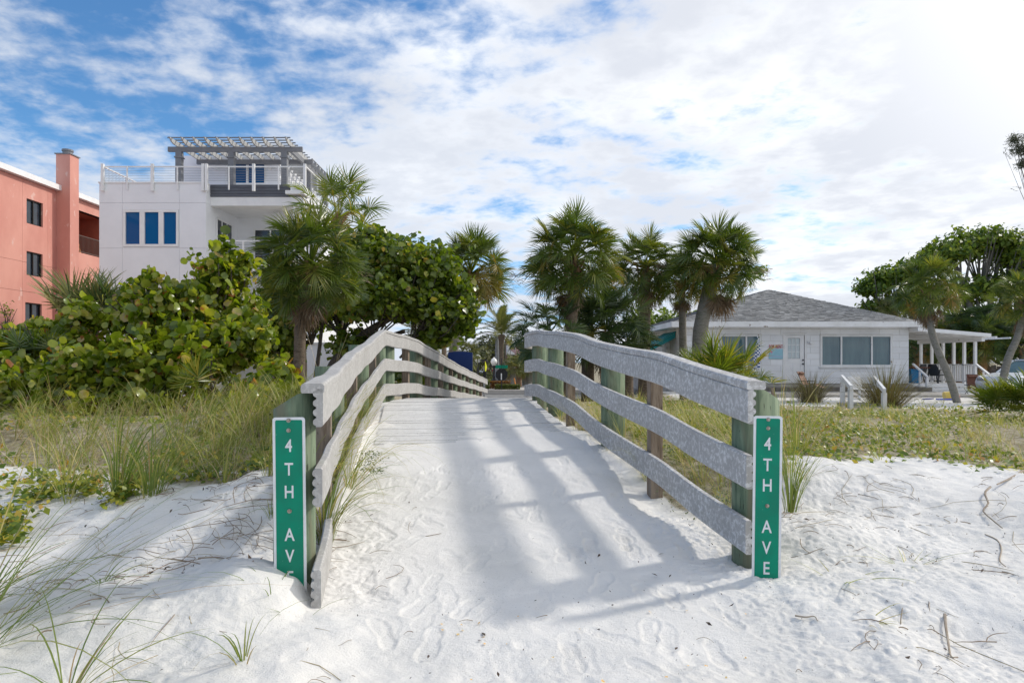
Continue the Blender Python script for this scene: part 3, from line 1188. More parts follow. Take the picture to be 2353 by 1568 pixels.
def window_side(parent, x, y0, y1, z0, z1, sgn, splits, mfrm, mglass, fr=.06, name='window', inset=.12):
    """window in a wall x = const facing sgn"""
    xa, xb = sorted((x - sgn * inset, x + sgn * .012))
    m = MB()
    m.bx(xa, xb, y0, y1, z1 - fr, z1)
    m.bx(xa, xb, y0, y1, z0, z0 + fr)
    m.bx(xa, xb, y0, y0 + fr, z0 + fr, z1 - fr)
    m.bx(xa, xb, y1 - fr, y1, z0 + fr, z1 - fr)
    for s in splits:
        m.bx(xa, xb, s - fr / 2, s + fr / 2, z0 + fr, z1 - fr)
    w = m.build(name, mfrm, parent)
    e = [y0 + fr] + [v for s in splits for v in (s - fr / 2, s + fr / 2)] + [y1 - fr]
    for k in range(0, len(e), 2):
        g = MB()
        xm = x - sgn * inset * .6
        g.bx(xm - .006, xm + .006, e[k], e[k + 1], z0 + fr, z1 - fr)
        g.build('pane', mglass, w)
    return w


# ---- white three-storey house with roof terrace
D1 = 30.0
S1 = FPX / D1


def X1(px, d=D1):
    return (px - CX) / FPX * d


def Z1(py, d=D1):
    return EYE + (HY - py) / FPX * d


th = thing('terrace_house', 'white modern three-storey house with roof terrace, grey pergola and blue windows', 'house', (-14, 32, -.1))
xl, xm, xr = X1(228), X1(473), X1(690)
ztop = Z1(421)
wins = [(X1(282), X1(411), Z1(567), Z1(481)), (X1(282), X1(411), Z1(742), Z1(653)), (X1(282), X1(411), Z1(915), Z1(828))]
# stucco panels of the front block, separated by score lines
seam_z = [-.4, Z1(826), Z1(742), Z1(660), Z1(570), Z1(466), ztop]
seam_x = [xl, X1(281), X1(412), xm]
for k in range(len(seam_z) - 1):
    for i in range(3):
        m = MB()
        g = .0045
        grid_boxes(m, seam_x[i] + (g if i else 0), seam_x[i + 1] - (g if i < 2 else 0), seam_z[k] + g, seam_z[k + 1] - (g if k < len(seam_z) - 2 else 0), wins,
                   lambda mb, a, b, c, d: mb.bx(a, b, 30.0, 30.3, c, d))
        if m.v:
            m.build('stucco_panel', M_STUCCO_W, th)
m = MB()
m.bx(xl + .02, xm - .02, 30.31, 45, -.4, ztop - .03)                # body behind
m.bx(xm - .021, xm, 30.302, 33.4, -.4, ztop - .01)
m.bx(xm - .02, xr - .02, 33.4, 45, -.4, ztop - .04)
m.build('wall', M_STUCCO_W, th)
m = MB()
m.bx(xl - .03, xm + .03, 29.96, 30.34, ztop, ztop + .06)
m.build('parapet_cap', M_WHITE, th)
for w in wins:
    window_front(th, w[0] + .01, w[1] - .01, w[2] + .01, w[3] - .01, 30.0, [X1(326.5), X1(370)], M_WHITE, M_GLASS_B, fr=.11, mull=.22)
# balcony bay
yb = 30.45
m = MB()
m.bx(xm + .003, xr, yb, yb + .5, Z1(472, 30.4), Z1(452, 30.4))
m.build('balcony_beam', M_WHITE, th)
for k in range(4):
    m = MB()
    z0, z1 = Z1(452, 30.4), ztop + .05
    h = (z1 - z0) / 4
    m.bx(xm + .003, X1(663, 30.4), yb - .03, yb + .4, z0 + h * k + .008, z0 + h * (k + 1) - .004)
    m.build('cladding_board', M_BAND, th)
m = MB()
m.bx(xm + .003, xr - .02, yb + .5, 33.4, Z1(468, 30.4), ztop + .02)
m.build('balcony_ceiling', M_WHITE, th)
m = MB()
m.bx(X1(655, 30.2), xr + .1, yb - .25, yb + .6, Z1(445, 30.2), Z1(437, 30.2))
m.bx(X1(665, 30.2), xr + .05, yb - .12, yb + .5, Z1(436.5, 30.2), Z1(424, 30.2))
m.build('roof_ledge', M_WHITE, th)
m = MB()
m.bx(xr - .22, xr, yb + .05, yb + .3, -.4, Z1(472, 30.4) - .003)
m.build('column', M_WHITE, th)
m = MB()
m.tube([(xr - .42, yb + .0, -.3), (xr - .42, yb + .0, Z1(470, 30.4))], .05, 8)
m.build('downspout', M_WHITE, th)
for zf in (Z1(604, 30.4), Z1(604, 30.4) - 3.3):
    m = MB()
    m.bx(xm + .003, xr, yb, 33.4, zf - .35, zf)
    m.build('balcony_floor', M_WHITE, th)
# glazed doors on the return wall and back wall
m = MB()
window_side(th, xm + .0, 31.0, 32.7, Z1(604, 30.4) + .05, Z1(604, 30.4) + 2.15, 1, [31.55, 32.1], M_WHITE, M_GLASS_D, fr=.07, name='sliding_door', inset=-.06)
window_front(th, X1(583, 33.4), X1(690, 33.4), Z1(604, 30.4) + .2, Z1(604, 30.4) + 2.1, 33.33, [X1(622, 33.4), X1(655, 33.4)], M_WHITE, M_GLASS_D, fr=.08, depth=.06)
# balcony railing
rl = MB()
zr = Z1(553, 30.5)
rl.bar((xm + .05, yb + .1, zr), (xr - .25, yb + .1, zr), .06, .06)
rl.build('top_rail', M_WHITE, th)
for k in range(4):
    m = MB()
    x = xm + .12 + k * 1.3
    m.bar((x, yb + .1, Z1(604, 30.4)), (x, yb + .1, zr - .03), .06, .06)
    m.build('rail_post', M_WHITE, th)
m = MB()
for k in range(7):
    z = Z1(604, 30.4) + .12 + k * .12
    m.tube([(xm + .05, yb + .1, z), (xr - .25, yb + .1, z)], .008, 4)
m.build('rail_cable', M_GREYPOLE, th, kind='stuff')
# ceiling fan on the balcony
m = MB()
fx, fy, fz = X1(640, 31.9), 31.9, Z1(468, 30.4)
m.tube([(fx, fy, fz), (fx, fy, fz - .30)], .03, 8)
m.lathe((fx, fy, fz - .42), [(.03, 0), (.13, .03), (.13, .10), (.05, .13)], 10)
m.build('ceiling_fan', M_WHITE, th)
for k in range(5):
    a = k * 1.2566
    m = MB()
    m.bar((fx + .12 * math.cos(a), fy + .12 * math.sin(a), fz - .36), (fx + .65 * math.cos(a), fy + .65 * math.sin(a), fz - .35), .12, .012)
    m.build('fan_blade', M_WHITE, th)
# roof terrace railing
zt = Z1(383)
runs = [((xl + .18, 30.02), (xm + .0, 30.02)), ((xm + .1, 30.02), (X1(702), 30.02)), ((xl + .18, 30.05), (xl + .18, 36.0)), ((X1(702), 30.05), (X1(702), 38.0))]
for (a, b) in runs:
    m = MB()
    m.bar((a[0], a[1], zt), (b[0], b[1], zt), .07, .05)
    m.build('top_rail', M_WHITE, th)
    m = MB()
    for k in range(8):
        z = ztop + .12 + k * (zt - ztop - .15) / 8
        m.tube([(a[0], a[1], z), (b[0], b[1], z)], .007, 4)
    m.build('rail_cable', M_GREYPOLE, th, kind='stuff')
for px, big in ((238, 1), (352, 1), (468, 1), (476, 1), (584, 1), (701, 1), (294, 0), (409, 0), (527, 0), (641, 0)):
    m = MB()
    w = .11 if big else .05
    x = X1(px)
    m.bar((x, 29.93, ztop - (.36 if big else .30)), (x, 29.93, zt + (.10 if big else 0)), w, w, up=(0, 1, 0))
    m.build('rail_post', M_WHITE, th)
for y in (31.8, 33.6, 35.9):
    for x in (xl + .18, X1(702)):
        m = MB()
        m.bar((x, y, ztop), (x, y, zt + .06), .06, .06, up=(0, 1, 0))
        m.build('rail_post', M_WHITE, th)
# penthouse
dp = 33.6
px0, px1 = X1(418, dp), X1(643, dp)
zp = Z1(358, dp)
op = [(X1(518, dp), X1(612, dp), Z1(425, dp), Z1(371, dp))]
m = MB()
grid_boxes(m, px0, px1, ztop, zp, op, lambda mb, a, b, c, d: mb.bx(a, b, dp, dp + .3, c, d))
m.bx(px0 + .02, px1 - .02, dp + .3, 40, ztop, zp - .01)
m.build('penthouse_wall', M_STUCCO_W, th)
window_front(th, op[0][0], op[0][1], op[0][2], op[0][3], dp, [X1(534, dp), X1(568, dp)], M_WHITE, M_GLASS_B, fr=.10, mull=.11)
window_side(th, px1, dp + .8, dp + 2.2, ztop + .1, ztop + 2.0, 1, [dp + 1.5], M_WHITE, M_GLASS_D)
for px in (496, 621):
    m = MB()
    m.bx(X1(px, dp) - .07, X1(px, dp) + .07, dp - .12, dp, Z1(391, dp), Z1(384, dp))
    m.build('wall_lamp', M_WHITE, th)
# pergola
db = 31.3
zb0, zb1 = Z1(348, db), Z1(337, db)
xa, xb = X1(385, db), X1(694, db)
m = MB()
m.bx(xa, xb, db, db + .12, zb0, zb1)
m.build('pergola_beam', M_GREY_PERG, th)
m = MB()
m.bx(xa + .4, xb - .1, 33.3, 33.42, zb0, zb1)
m.build('pergola_beam', M_GREY_PERG, th)
xs_ = X1(668, db)
m = MB()
m.bx(xs_ - .1, xs_ + .02, db + .13, 41, zb0, zb1 - .004)
m.build('pergola_beam', M_GREY_PERG, th)
for px in (410.5, 531, 653):
    x = X1(px, db)
    m = MB()
    m.bx(x - .13, x + .13, db - .06, db + .2, ztop, zb0 - .003)
    m.bx(x - .17, x + .17, db - .10, db + .24, zb0 - .30, zb0 - .24)
    m.build('pergola_post', M_GREY_PERG, th)
for y in (34.2, 37.2, 40.4):
    m = MB()
    m.bx(xs_ - .17, xs_ + .09, y - .13, y + .13, ztop, zb0 - .003)
    m.build('pergola_post', M_GREY_PERG, th)
n = 11
for k in range(n):
    x = X1(391, 30.9) + (X1(655, 30.9) - X1(391, 30.9)) * k / (n - 1) + .12
    m = MB()
    m.prism([(30.55, .21), (30.75, .06), (30.95, 0), (33.55, 0), (33.75, .06), (33.9, .21)], (0, 1, 0), (0, 0, 1), (1, 0, 0), (x - .03, 0, zb1 + .003), .06)
    m.build('rafter', M_PERG_L, th)
for k in range(12):
    y = 33.95 + .6 * k
    m = MB()
    m.bx(px1 - .2, xs_ + .25, y, y + .06, zb1 + .003, zb1 + .21)
    m.build('rafter', M_PERG_L, th)
for k in range(9):
    y = 30.75 + k * .37
    m = MB()
    m.bx(X1(388, 30.7) - .1, xs_ + .15, y, y + .05, zb1 + .217, zb1 + .262)
    m.build('shade_slat', M_GREY_PERG, th)
for k in range(4):
    x = px1 + .35 + k * .36
    m = MB()
    m.bx(x, x + .05, 34.0, 40.8, zb1 + .217, zb1 + .262)
    m.build('shade_slat', M_GREY_PERG, th)
# lit side wall further back seen through the tree
for (y0, y1, z0, z1) in ((32.5, 34.0, .8, 2.6), (36.5, 38.5, .8, 2.6), (36.5, 38.5, 4.0, 5.8)):
    window_side(th, xr - .02, y0, y1, z0, z1, 1, [(y0 + y1) / 2], M_WHITE, M_GLASS_D)

# ---- salmon apartment block on the far left, side wall facing the walkway
XP = -26.0


def yp(px):
    return XP * FPX / (px - CX)


def zp_(px, py):
    return EYE + (HY - py) / FPX * yp(px)


pk = thing('apartment_block', 'salmon pink stucco apartment block with chimney and dark square windows', 'apartment block', (-30, 38, 0))
zr = zp_(0, 390)
y_end = yp(226)
bal = [(40.0, 43.6, zp_(179, 579), zp_(179, 482)), (40.0, 43.6, zp_(179, 579) - 5.6, zp_(179, 482) - 2.9 - 2.9)]
pw = []
for (ya, yb_, zl, zh) in ((yp(61), yp(98.5), zp_(61, 512), zp_(61, 455)), (yp(61), yp(98), zp_(61, 631), zp_(61, 576)), (yp(58), yp(96), zp_(60, 752), zp_(60, 694))):
    pw.append((ya, yb_, zl, zh))
for ya, yb_ in ((24.0, 25.3), (20.0, 21.3), (29.5, 30.8)):
    for k in range(3):
        pw.append((ya, yb_, pw[k][2], pw[k][3]))
seams = [-.5, zp_(0, 765) , zp_(80, 672), zp_(52, 557) - 1.0, zr]
seam_y = [12.0, yp(52), yp(110), 40.0, 52.0]
for k in range(len(seams) - 1):
    for i in range(len(seam_y) - 1):
        m = MB()
        grid_boxes(m, seam_y[i], seam_y[i + 1] - .012, seams[k], seams[k + 1] - .014, pw + bal, lambda mb, a, b, c, d: mb.bx(XP - .35, XP, a, b, c, d))
        if m.v:
            m.build('stucco_panel', M_PINK, pk)
m = MB()
m.bx(-46, XP - 2.6, 12.01, 51.9, -.5, zr - .02)
m.bx(XP - 2.6, XP - .36, 12.02, 40.0, -.5, zr - .03)
m.bx(XP - 2.6, XP - .36, 43.6, 51.9, -.5, zr - .03)
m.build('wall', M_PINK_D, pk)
m = MB()
m.bx(-46.2, XP + .30, 11.8, 39.0, zr, zr + .30)
m.bx(-46.2, XP + .30, 39.9, 52.2, zr, zr + .30)
m.bx(-46.2, XP - .003, 39.0, 39.9, zr, zr + .30)
m.build('roof_edge', M_WHITE, pk)
for k in range(2):
    m = MB()
    zc = bal[k][3]
    m.bx(XP - 2.6, XP - .02, 40.0, 43.6, zc, zc + .25)
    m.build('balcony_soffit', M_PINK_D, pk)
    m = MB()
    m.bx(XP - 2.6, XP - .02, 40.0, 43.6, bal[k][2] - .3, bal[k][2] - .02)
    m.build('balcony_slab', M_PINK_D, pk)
    z0 = bal[k][2]
    m = MB()
    m.bar((XP - .06, 40.0, z0 + 1.05), (XP - .06, 43.6, z0 + 1.05), .06, .05)
    m.bar((XP - .06, 40.0, z0 + .08), (XP - .06, 43.6, z0 + .08), .05, .05)
    for j in range(30):
        y = 40.06 + j * .12
        m.bar((XP - .06, y, z0 + .1), (XP - .06, y, z0 + 1.03), .025, .025, up=(0, 1, 0))
    m.build('balcony_railing', M_RAILBROWN, pk)
for w in pw:
    window_side(pk, XP - .10, w[0] + .004, w[1] - .004, w[2] + .004, w[3] - .004, 1, [(w[0] + w[1]) / 2], M_BRONZE, M_GLASS_D, fr=.055, inset=.10)
# chimney
xc0, xc1, yc0, yc1 = XP, XP + .78, 38.95, 39.75
zc = EYE + (HY - 356) / FPX * 39.1
m = MB()
m.bx(xc0 - .02, xc1, yc0, yc1, -.5, zc)
ch = m.build('chimney', M_PINK, pk)
m = MB()
m.bx(xc0 - .08, xc1 + .06, yc0 - .06, yc1 + .06, zc, zc + .06)
m.lathe(((xc0 + xc1) / 2, (yc0 + yc1) / 2, zc + .06), [(.26, 0), (.26, .18), (.30, .2), (.30, .3), (.05, .36)], 14)
m.build('chimney_cap', M_GREY_PERG, ch)
# things stored on the upper balcony
bz = bal[0][2]
m = MB()
m.prism([(-.28, 0), (.28, 0), (.30, .9), (.26, 1.5), (-.26, 1.5), (-.30, .9)], (.25, 1, 0), (-.25, 0, 1), (1, 0, .2), (XP - .7, 41.9, bz), .04)
tag(m.build('surfboard', M_ORANGE, None), 'tan wooden board leaning upright on the pink block balcony', 'board')
m = MB()
m.bx(XP - 1.6, XP - .9, 40.6, 41.6, bz + .38, bz + .46)
m.bx(XP - 1.6, XP - .9, 40.6, 40.68, bz + .46, bz + 1.3)
for dx, dy in ((-1.58, 40.62), (-.95, 40.62), (-1.58, 41.55), (-.95, 41.55)):
    m.bx(XP + dx, XP + dx + .05, dy, dy + .05, bz, bz + .38)
tag(m.build('balcony_chair', M_BLKPLAST, None), 'dark chair behind the brown balcony railing of the pink block', 'chair')

# ---- white single-storey beach house with hip roof
DH = 31.0


def PH(px, py, d=DH):
    return at(px, py, d)


bh = thing('beach_house', 'white single-storey beach house with grey shingle hip roof and covered porch', 'house', (13, 34, .2))
hx0, hx1 = PH(1565, 830).x, PH(2087, 830).x
hz0, hz1 = PH(1800, 881).z, PH(1800, 742).z
wl = (PH(1657, 0).x, PH(1744.5, 0).x, PH(0, 848).z, PH(0, 772).z)
wr = (PH(1887.5, 0).x, PH(2045, 0).x, PH(0, 838).z, PH(0, 772.5).z)
dr = (PH(1802.5, 0).x, PH(1848, 0).x, hz0 + .03, PH(0, 769.5).z)
ops = [wl, wr, dr]
m = MB()
grid_boxes(m, hx0, hx1, hz0, hz1, ops, lambda mb, a, b, c, d: mb.bx(a, b, DH, DH + .18, c, d))
m.bx(hx0, hx0 + .15, DH + .181, 43.5, hz0, hz1)
m.bx(hx1 - .15, hx1, DH + .181, 43.5, hz0, hz1)
m.bx(hx0, hx1, 43.5, 43.7, hz0, hz1)
wall = m.build('wall', M_SIDING_D, bh)
rs = random.Random(8)
row = .276
k = 0
z = hz0
while z < hz1 - .02:
    zt_ = min(z + row, hz1)
    a = hx0 - (.45 if k % 2 else .0)
    while a < hx1:
        b = a + .90
        m = MB()
        m.cur = rs.random()
        th_ = .014 + rs.uniform(0, .004)
        grid_boxes(m, max(a, hx0) + .005, min(b, hx1) - .005, z + .006, zt_ - .004, [(o[0] - .10, o[1] + .10, o[2] - .10, o[3] + .10) for o in ops],
                   lambda mb, p, q, r, s: mb.bx(p, q, DH - th_, DH + .001, r, s))
        if m.v:
            m.build('siding_panel', M_SIDING, wall)
        a = b
    z += row
    k += 1
for w, sp in ((wl, [PH(1714, 0).x]), (wr, [PH(1932, 0).x, PH(2002, 0).x])):
    m = MB()
    ww = window_front(bh, w[0] - .08, w[1] + .08, w[2] - .08, w[3] + .08, DH - .02, sp, M_WHITE_OLD, M_GLASS_T, fr=.09, depth=.16, mull=.07)
    m.bx(w[0] - .14, w[1] + .14, DH - .09, DH - .021, w[2] - .13, w[2] - .081)
    m.build('sill', M_WHITE_OLD, ww)
# door with nine panes
m = MB()
m.bx(dr[0] - .09, dr[0], DH - .03, DH + .1, dr[2], dr[3] + .09)
m.bx(dr[1], dr[1] + .09, DH - .03, DH + .1, dr[2], dr[3] + .09)
m.bx(dr[0], dr[1], DH - .03, DH + .1, dr[3], dr[3] + .09)
m.build('door_frame', M_WHITE_OLD, bh)
m = MB()
dw = dr[1] - dr[0]
dz = dr[3] - dr[2]
gx0, gx1, gz0, gz1 = dr[0] + .16 * dw, dr[1] - .22 * dw, dr[2] + .51 * dz, dr[3] - .06 * dz
pn = [(dr[0] + .14 * dw, dr[0] + .42 * dw, dr[2] + .10 * dz, dr[2] + .42 * dz), (dr[0] + .52 * dw, dr[0] + .80 * dw, dr[2] + .10 * dz, dr[2] + .42 * dz)]
grid_boxes(m, dr[0] + .008, dr[1] - .008, dr[2] + .01, dr[3] - .008, [(gx0, gx1, gz0, gz1)] + pn, lambda mb, a, b, c, d: mb.bx(a, b, DH + .015, DH + .06, c, d))
for p in pn:
    m.bx(p[0], p[1], DH + .03, DH + .055, p[2], p[3])
for i in (1, 2):
    x = gx0 + (gx1 - gx0) * i / 3
    m.bx(x - .012, x + .012, DH + .018, DH + .05, gz0, gz1)
    z = gz0 + (gz1 - gz0) * i / 3
    m.bx(gx0, gx1, DH + .021, DH + .049, z - .012, z + .012)
door = m.build('door', M_WHITE, bh)
for i in range(3):
    for j in range(3):
        m = MB()
        m.bx(gx0 + (gx1 - gx0) * i / 3 + .013, gx0 + (gx1 - gx0) * (i + 1) / 3 - .013, DH + .036, DH + .044, gz0 + (gz1 - gz0) * j / 3 + .013, gz0 + (gz1 - gz0) * (j + 1) / 3 - .013)
        m.build('pane', M_CURTAIN, door)
for zz in (.48, .40):
    m = MB()
    m.lathe((0, 0, 0), [(.02, 0), (.035, .02), (.04, .05), (.02, .07)], 10)
    me = bpy.data.meshes.new('handle')
    me.from_pydata(m.v, [], m.f)
    me.transform(Matrix.Translation(Vector((dr[1] - .09 * dw, DH + .015, dr[2] + zz * dz)) - wloc(bh)) @ Matrix.Rotation(math.radians(90), 4, 'X'))
    link('handle', me, M_BLACK, door)
m = MB()
c = PH(1858, 786)
m.bx(c.x - .08, c.x + .06, DH - .06, DH - .018, c.z - .06, c.z + .06)
m.bx(c.x - .02, c.x + .16, DH - .20, DH - .061, c.z - .07, c.z + .04)
m.build('wall_lamp', M_WHITE_OLD, bh)
# side wall details (facing left)
for (y0, y1) in ((33.3, 33.9), (35.0, 35.6), (36.6, 37.4), (38.3, 38.9)):
    window_side(bh, hx0 - .01, y0, y1, 1.35, 2.45, -1, [(y0 + y1) / 2], M_WHITE_OLD, M_GLASS_D, fr=.07, inset=.05)
m = MB()
aw0, aw1 = 32.0, 34.6
m.prism([(0, 2.92), (-1.25, 2.22), (-1.25, 2.02), (-1.22, 2.02), (-1.22, 2.19), (0, 2.87)], (1, 0, 0), (0, 0, 1), (0, 1, 0), (hx0 - .002, aw0, 0), aw1 - aw0)
for yy in (aw0, aw1 - .02):
    m.prism([(-.02, 2.86), (-1.2, 2.18), (-1.2, 2.02), (-.9, 2.15), (-.02, 2.62)], (1, 0, 0), (0, 0, 1), (0, 1, 0), (hx0 - .012, yy + .001, -.012), .018)
aw = m.build('awning', M_TEAL, bh)
for yy in (aw0 + .05, aw1 - .05):
    m = MB()
    m.tube([(hx0 - .01, yy, 1.6), (hx0 - 1.2, yy, 2.05)], .02, 6)
    m.build('awning_arm', M_BLACK, aw)
# foundation and patio
m = MB()
m.bx(hx0 - .1, hx1 + .1, DH - .12, 43.9, -.2, hz0 - .02)
m.build('foundation', M_CONC, bh)
m = MB()
for k in range(16):
    x = PH(1600, 0).x + k * .62
    m.bx(x, x + .60, DH - 1.3, DH - .6, -.1, PH(1800, 890, 29.5).z)
m.build('planter_block', M_BLOCK, bh)
m = MB()
m.bx(PH(1600, 0).x, PH(2100, 0).x, 26.5, DH - .12, -.3, .20)
m.build('patio', M_CONC, kind='structure')
# roof
eL, eR = at(1543, 737, 30.35), at(2121, 742, 30.35)
ze = (eL.z + eR.z) / 2
ap = at(1766, 665, 34.9)
yb2 = 44.3
rb = Vector((ap.x, 40.0, ap.z))
E = [Vector((eL.x, 30.35, ze)), Vector((eR.x, 30.35, ze)), Vector((eR.x, yb2, ze)), Vector((eL.x, yb2, ze))]
m = MB()
m.add([E[0], E[1], E[2], E[3], ap, rb], [(0, 1, 4), (1, 2, 5, 4), (2, 3, 5), (3, 0, 4, 5), (3, 2, 1, 0)])
roof = m.build('roof', M_SHINGLE, bh)


def shingles(a, b, c, d, rows, tab, seed, sparse=1.0):
    """rows of tabs on the roof plane a-b (eave), d-c (top edge)"""
    m = MB()
    r = random.Random(seed)
    nrm = (b - a).cross(d - a).normalized()
    if nrm.z < 0:
        nrm = -nrm
    for k in range(rows):
        t0, t1 = k / rows, (k + 1.12) / rows
        l0, r0 = a.lerp(d, t0), b.lerp(c, t0)
        l1, r1 = a.lerp(d, min(1, t1)), b.lerp(c, min(1, t1))
        W = (r0 - l0).length
        if W < .2:
            continue
        ux = (r0 - l0).normalized()
        up = ((l1 + r1) / 2 - (l0 + r0) / 2)
        up = up - ux * up.dot(ux)
        x = -r.random() * tab
        while x < W:
            w = tab * r.uniform(.6, 1.5)
            x0, x1 = max(0, x), min(W, x + w - .012)
            if x1 - x0 > .04:
                hgt = r.uniform(.010, .030)
                p0, p1 = l0 + ux * x0, l0 + ux * x1
                # keep the top corners inside the hip lines
                s0 = max(x0, (l1 - l0).dot(ux)) if True else x0
                s1 = min(x1, W + (r1 - r0).dot(ux))
                if s1 - s0 > .02:
                    q0, q1 = l0 + ux * s0 + up, l0 + ux * s1 + up
                    m.cur = r.random()
                    m.add([p0 + nrm * hgt, p1 + nrm * hgt, q1 + nrm * .006, q0 + nrm * .006, p0 + nrm * .001, p1 + nrm * .001], [(0, 1, 2, 3), (4, 5, 1, 0)])
            x += w
    return m


sh = shingles(E[0], E[1], ap, ap, 50, .24, 1)
s2 = shingles(E[3], E[0], ap, rb, 40, .45, 2)
for mm in (sh, s2):
    mm.build('shingle', M_SHINGLE, roof, kind='stuff')
m = MB()
m.bx(eL.x - .02, eR.x + .02, 30.30, 30.345, ze - .22, ze + .02)
m.bx(eL.x - .03, eL.x + .012, 30.346, yb2, ze - .22, ze + .02)
m.bx(eR.x - .012, eR.x + .03, 30.346, yb2, ze - .22, ze + .02)
m.build('fascia', M_WHITE_OLD, bh)
m = MB()
m.bx(eL.x + .02, eR.x - .02, 30.35, yb2 - .1, ze - .2, ze - .17)
m.build('soffit', M_WHITE_OLD, bh)
# porch on the right
pz = PH(2200, 881).z
pxr = PH(2240, 0).x
m = MB()
m.prism([(hx1 + .01, 3.02), (PH(2277, 0, 30.3).x, 2.74), (PH(2277, 0, 30.3).x, 2.59), (hx1 + .01, 2.86)], (1, 0, 0), (0, 0, 1), (0, 1, 0), (0, 30.3, 0), 5.2)
m.build('porch_roof', M_WHITE, bh)
m = MB()
for k in range(7):
    x = hx1 + .5 + k * .62
    zc = 2.86 - .064 * (x - hx1)
    m.bx(x, x + .07, 30.5, 35.3, zc - .07, zc - .002)
m.build('porch_joist', M_WHITE_OLD, bh)
m = MB()
m.bx(pxr - .08, pxr + .06, 30.45, 35.3, 2.40, 2.58)
m.build('porch_beam', M_WHITE_OLD, bh)
for y in (31.0, 31.75, 32.5, 33.3, 34.2, 35.1):
    m = MB()
    m.bx(pxr - .06, pxr + .05, y - .055, y + .055, pz, 2.40)
    m.build('porch_post', M_WHITE, bh)
m = MB()
m.bx(hx1 + .01, pxr + .1, 30.9, 35.4, pz - .15, pz)
m.build('porch_floor', M_WHITE_OLD, bh)
for k in range(3):
    m = MB()
    m.bx(hx1 + .25, pxr - .1, 30.9 - .3 * (k + 1), 31.2 - .3 * (k + 1) - .005, -.1, pz - .14 * (k + 1) + .02)
    m.bx(hx1 + .22, pxr - .08, 30.87 - .3 * (k + 1), 31.2 - .3 * (k + 1) - .005, pz - .14 * (k + 1) + .022, pz - .14 * (k + 1) + .05)
    m.build('step', M_WHITE_OLD, bh)
m = MB()
m.bar((pxr, 31.1, pz + .86), (pxr, 35.2, pz + .86), .12, .05)
m.bar((pxr, 31.1, pz + .10), (pxr, 35.2, pz + .10), .06, .06)
m.build('porch_rail', M_WHITE, bh)
for k in range(26):
    y = 31.15 + k * .155
    m = MB()
    m.bx(pxr - .02, pxr + .02, y - .035, y + .035, pz + .13, pz + .83)
    m.build('baluster', M_WHITE, bh)
for x in (hx1 + .2, pxr + .02):
    m = MB()
    m.bar((x, 31.0, pz + .9), (x, 29.9, pz + .32), .09, .06)
    m.bx(x - .05, x + .05, 29.9, 30.0, -.1, pz + .30)
    m.bx(x - .03, x + .03, 30.45, 30.52, -.1, pz + .55)
    m.build('stair_rail', M_WHITE, bh)

# ---- dark garden fence behind the porch
fn = thing('board_fence', 'dark weathered board fence in the shade behind the porch', 'fence', (26, 40.5, -.1))
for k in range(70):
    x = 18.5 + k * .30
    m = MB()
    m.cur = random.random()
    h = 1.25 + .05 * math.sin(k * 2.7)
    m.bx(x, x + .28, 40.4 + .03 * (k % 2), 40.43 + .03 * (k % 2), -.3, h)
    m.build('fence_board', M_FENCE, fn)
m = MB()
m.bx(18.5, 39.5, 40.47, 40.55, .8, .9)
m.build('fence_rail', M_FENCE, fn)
# ------------------------------------------------------------------ plants
def leaflet_strip(V, F, T, pts, wv, widths, tint):
    b = len(V)
    for p, w, q in zip(pts, wv, widths):
        V.append(p - w * q)
        V.append(p + w * q)
    for i in range(len(pts) - 1):
        F.append((b + 2 * i, b + 2 * i + 1, b + 2 * i + 3, b + 2 * i + 2))
        T.append(tint)


def fan_frond(seed, pet=.75, R=.85, n=48, arch=.35, droop=.25, spread=128, dead=False, pitch=0.0):
    """costapalmate fan leaf: stalk along +y, fan at its end"""
    r = random.Random(seed)
    V, F, T = [], [], []
    base_t = r.uniform(.05, .55)
    k = 6
    pp = [Vector((0, pet * i / k, -arch * .30 * (i / k) ** 2)) for i in range(k + 1)]
    for wv, w in ((Vector((1, 0, 0)), .020), (Vector((0, 0, 1)), .010)):
        leaflet_strip(V, F, T, pp, [wv] * (k + 1), [w * (1.3 - .6 * i / k) for i in range(k + 1)], .9 if not dead else .4)
    hub = pp[-1]
    for j in range(n):
        u = (j + .5) / n * 2 - 1
        th = math.radians(spread * u + r.uniform(-2.5, 2.5))
        c = math.cos(th)
        L = R * (.70 + .30 * max(0, math.cos(th * .72))) * r.uniform(.9, 1.06)
        d = Vector((math.sin(th), c, 0))
        start = hub + Vector((0, max(0, c) * .16, -max(0, c) * arch * .10))
        fold = .30 * abs(math.sin(th)) + r.uniform(-.06, .06)
        side = Vector((c, -math.sin(th), 0))
        tw = (1 if j % 2 else -1) * .55 + r.uniform(-.2, .2)
        wv = side * math.cos(tw) + Vector((0, 0, math.sin(tw)))
        pts, ws = [], []
        dr = droop * r.uniform(.5, 1.5) * (1.8 if r.random() < .15 else 1)
        swing = r.uniform(-.06, .06)
        for s, w in ((0, .006), (.28, .020), (.55, .019), (.8, .011), (1, .0012)):
            p = start + d * (L * s) + Vector((0, 0, fold * L * s - dr * L * max(0, s - .25) ** 2 * 1.7 - arch * .5 * max(0, c) * L * s * s))
            if dead:
                p = start + d * (L * s) * (1 - .35 * s * abs(math.sin(th))) + Vector((r.uniform(-.02, .02), 0, -.4 * L * s * s * r.uniform(.2, 1.2)))
            p += side * swing * s * s * L
            if pitch:
                q = p - hub
                cp_, sp_ = math.cos(pitch), math.sin(pitch)
                p = hub + Vector((q.x, q.y * cp_ - q.z * sp_, q.y * sp_ + q.z * cp_))
            pts.append(p)
            ws.append(w * (R / .85))
        leaflet_strip(V, F, T, pts, [wv] * 5, ws, (base_t + r.uniform(-.10, .16)) % .999)
    me = mesh_np('frond', np.array([tuple(v) for v in V]), np.array(F), np.array(T))
    return me


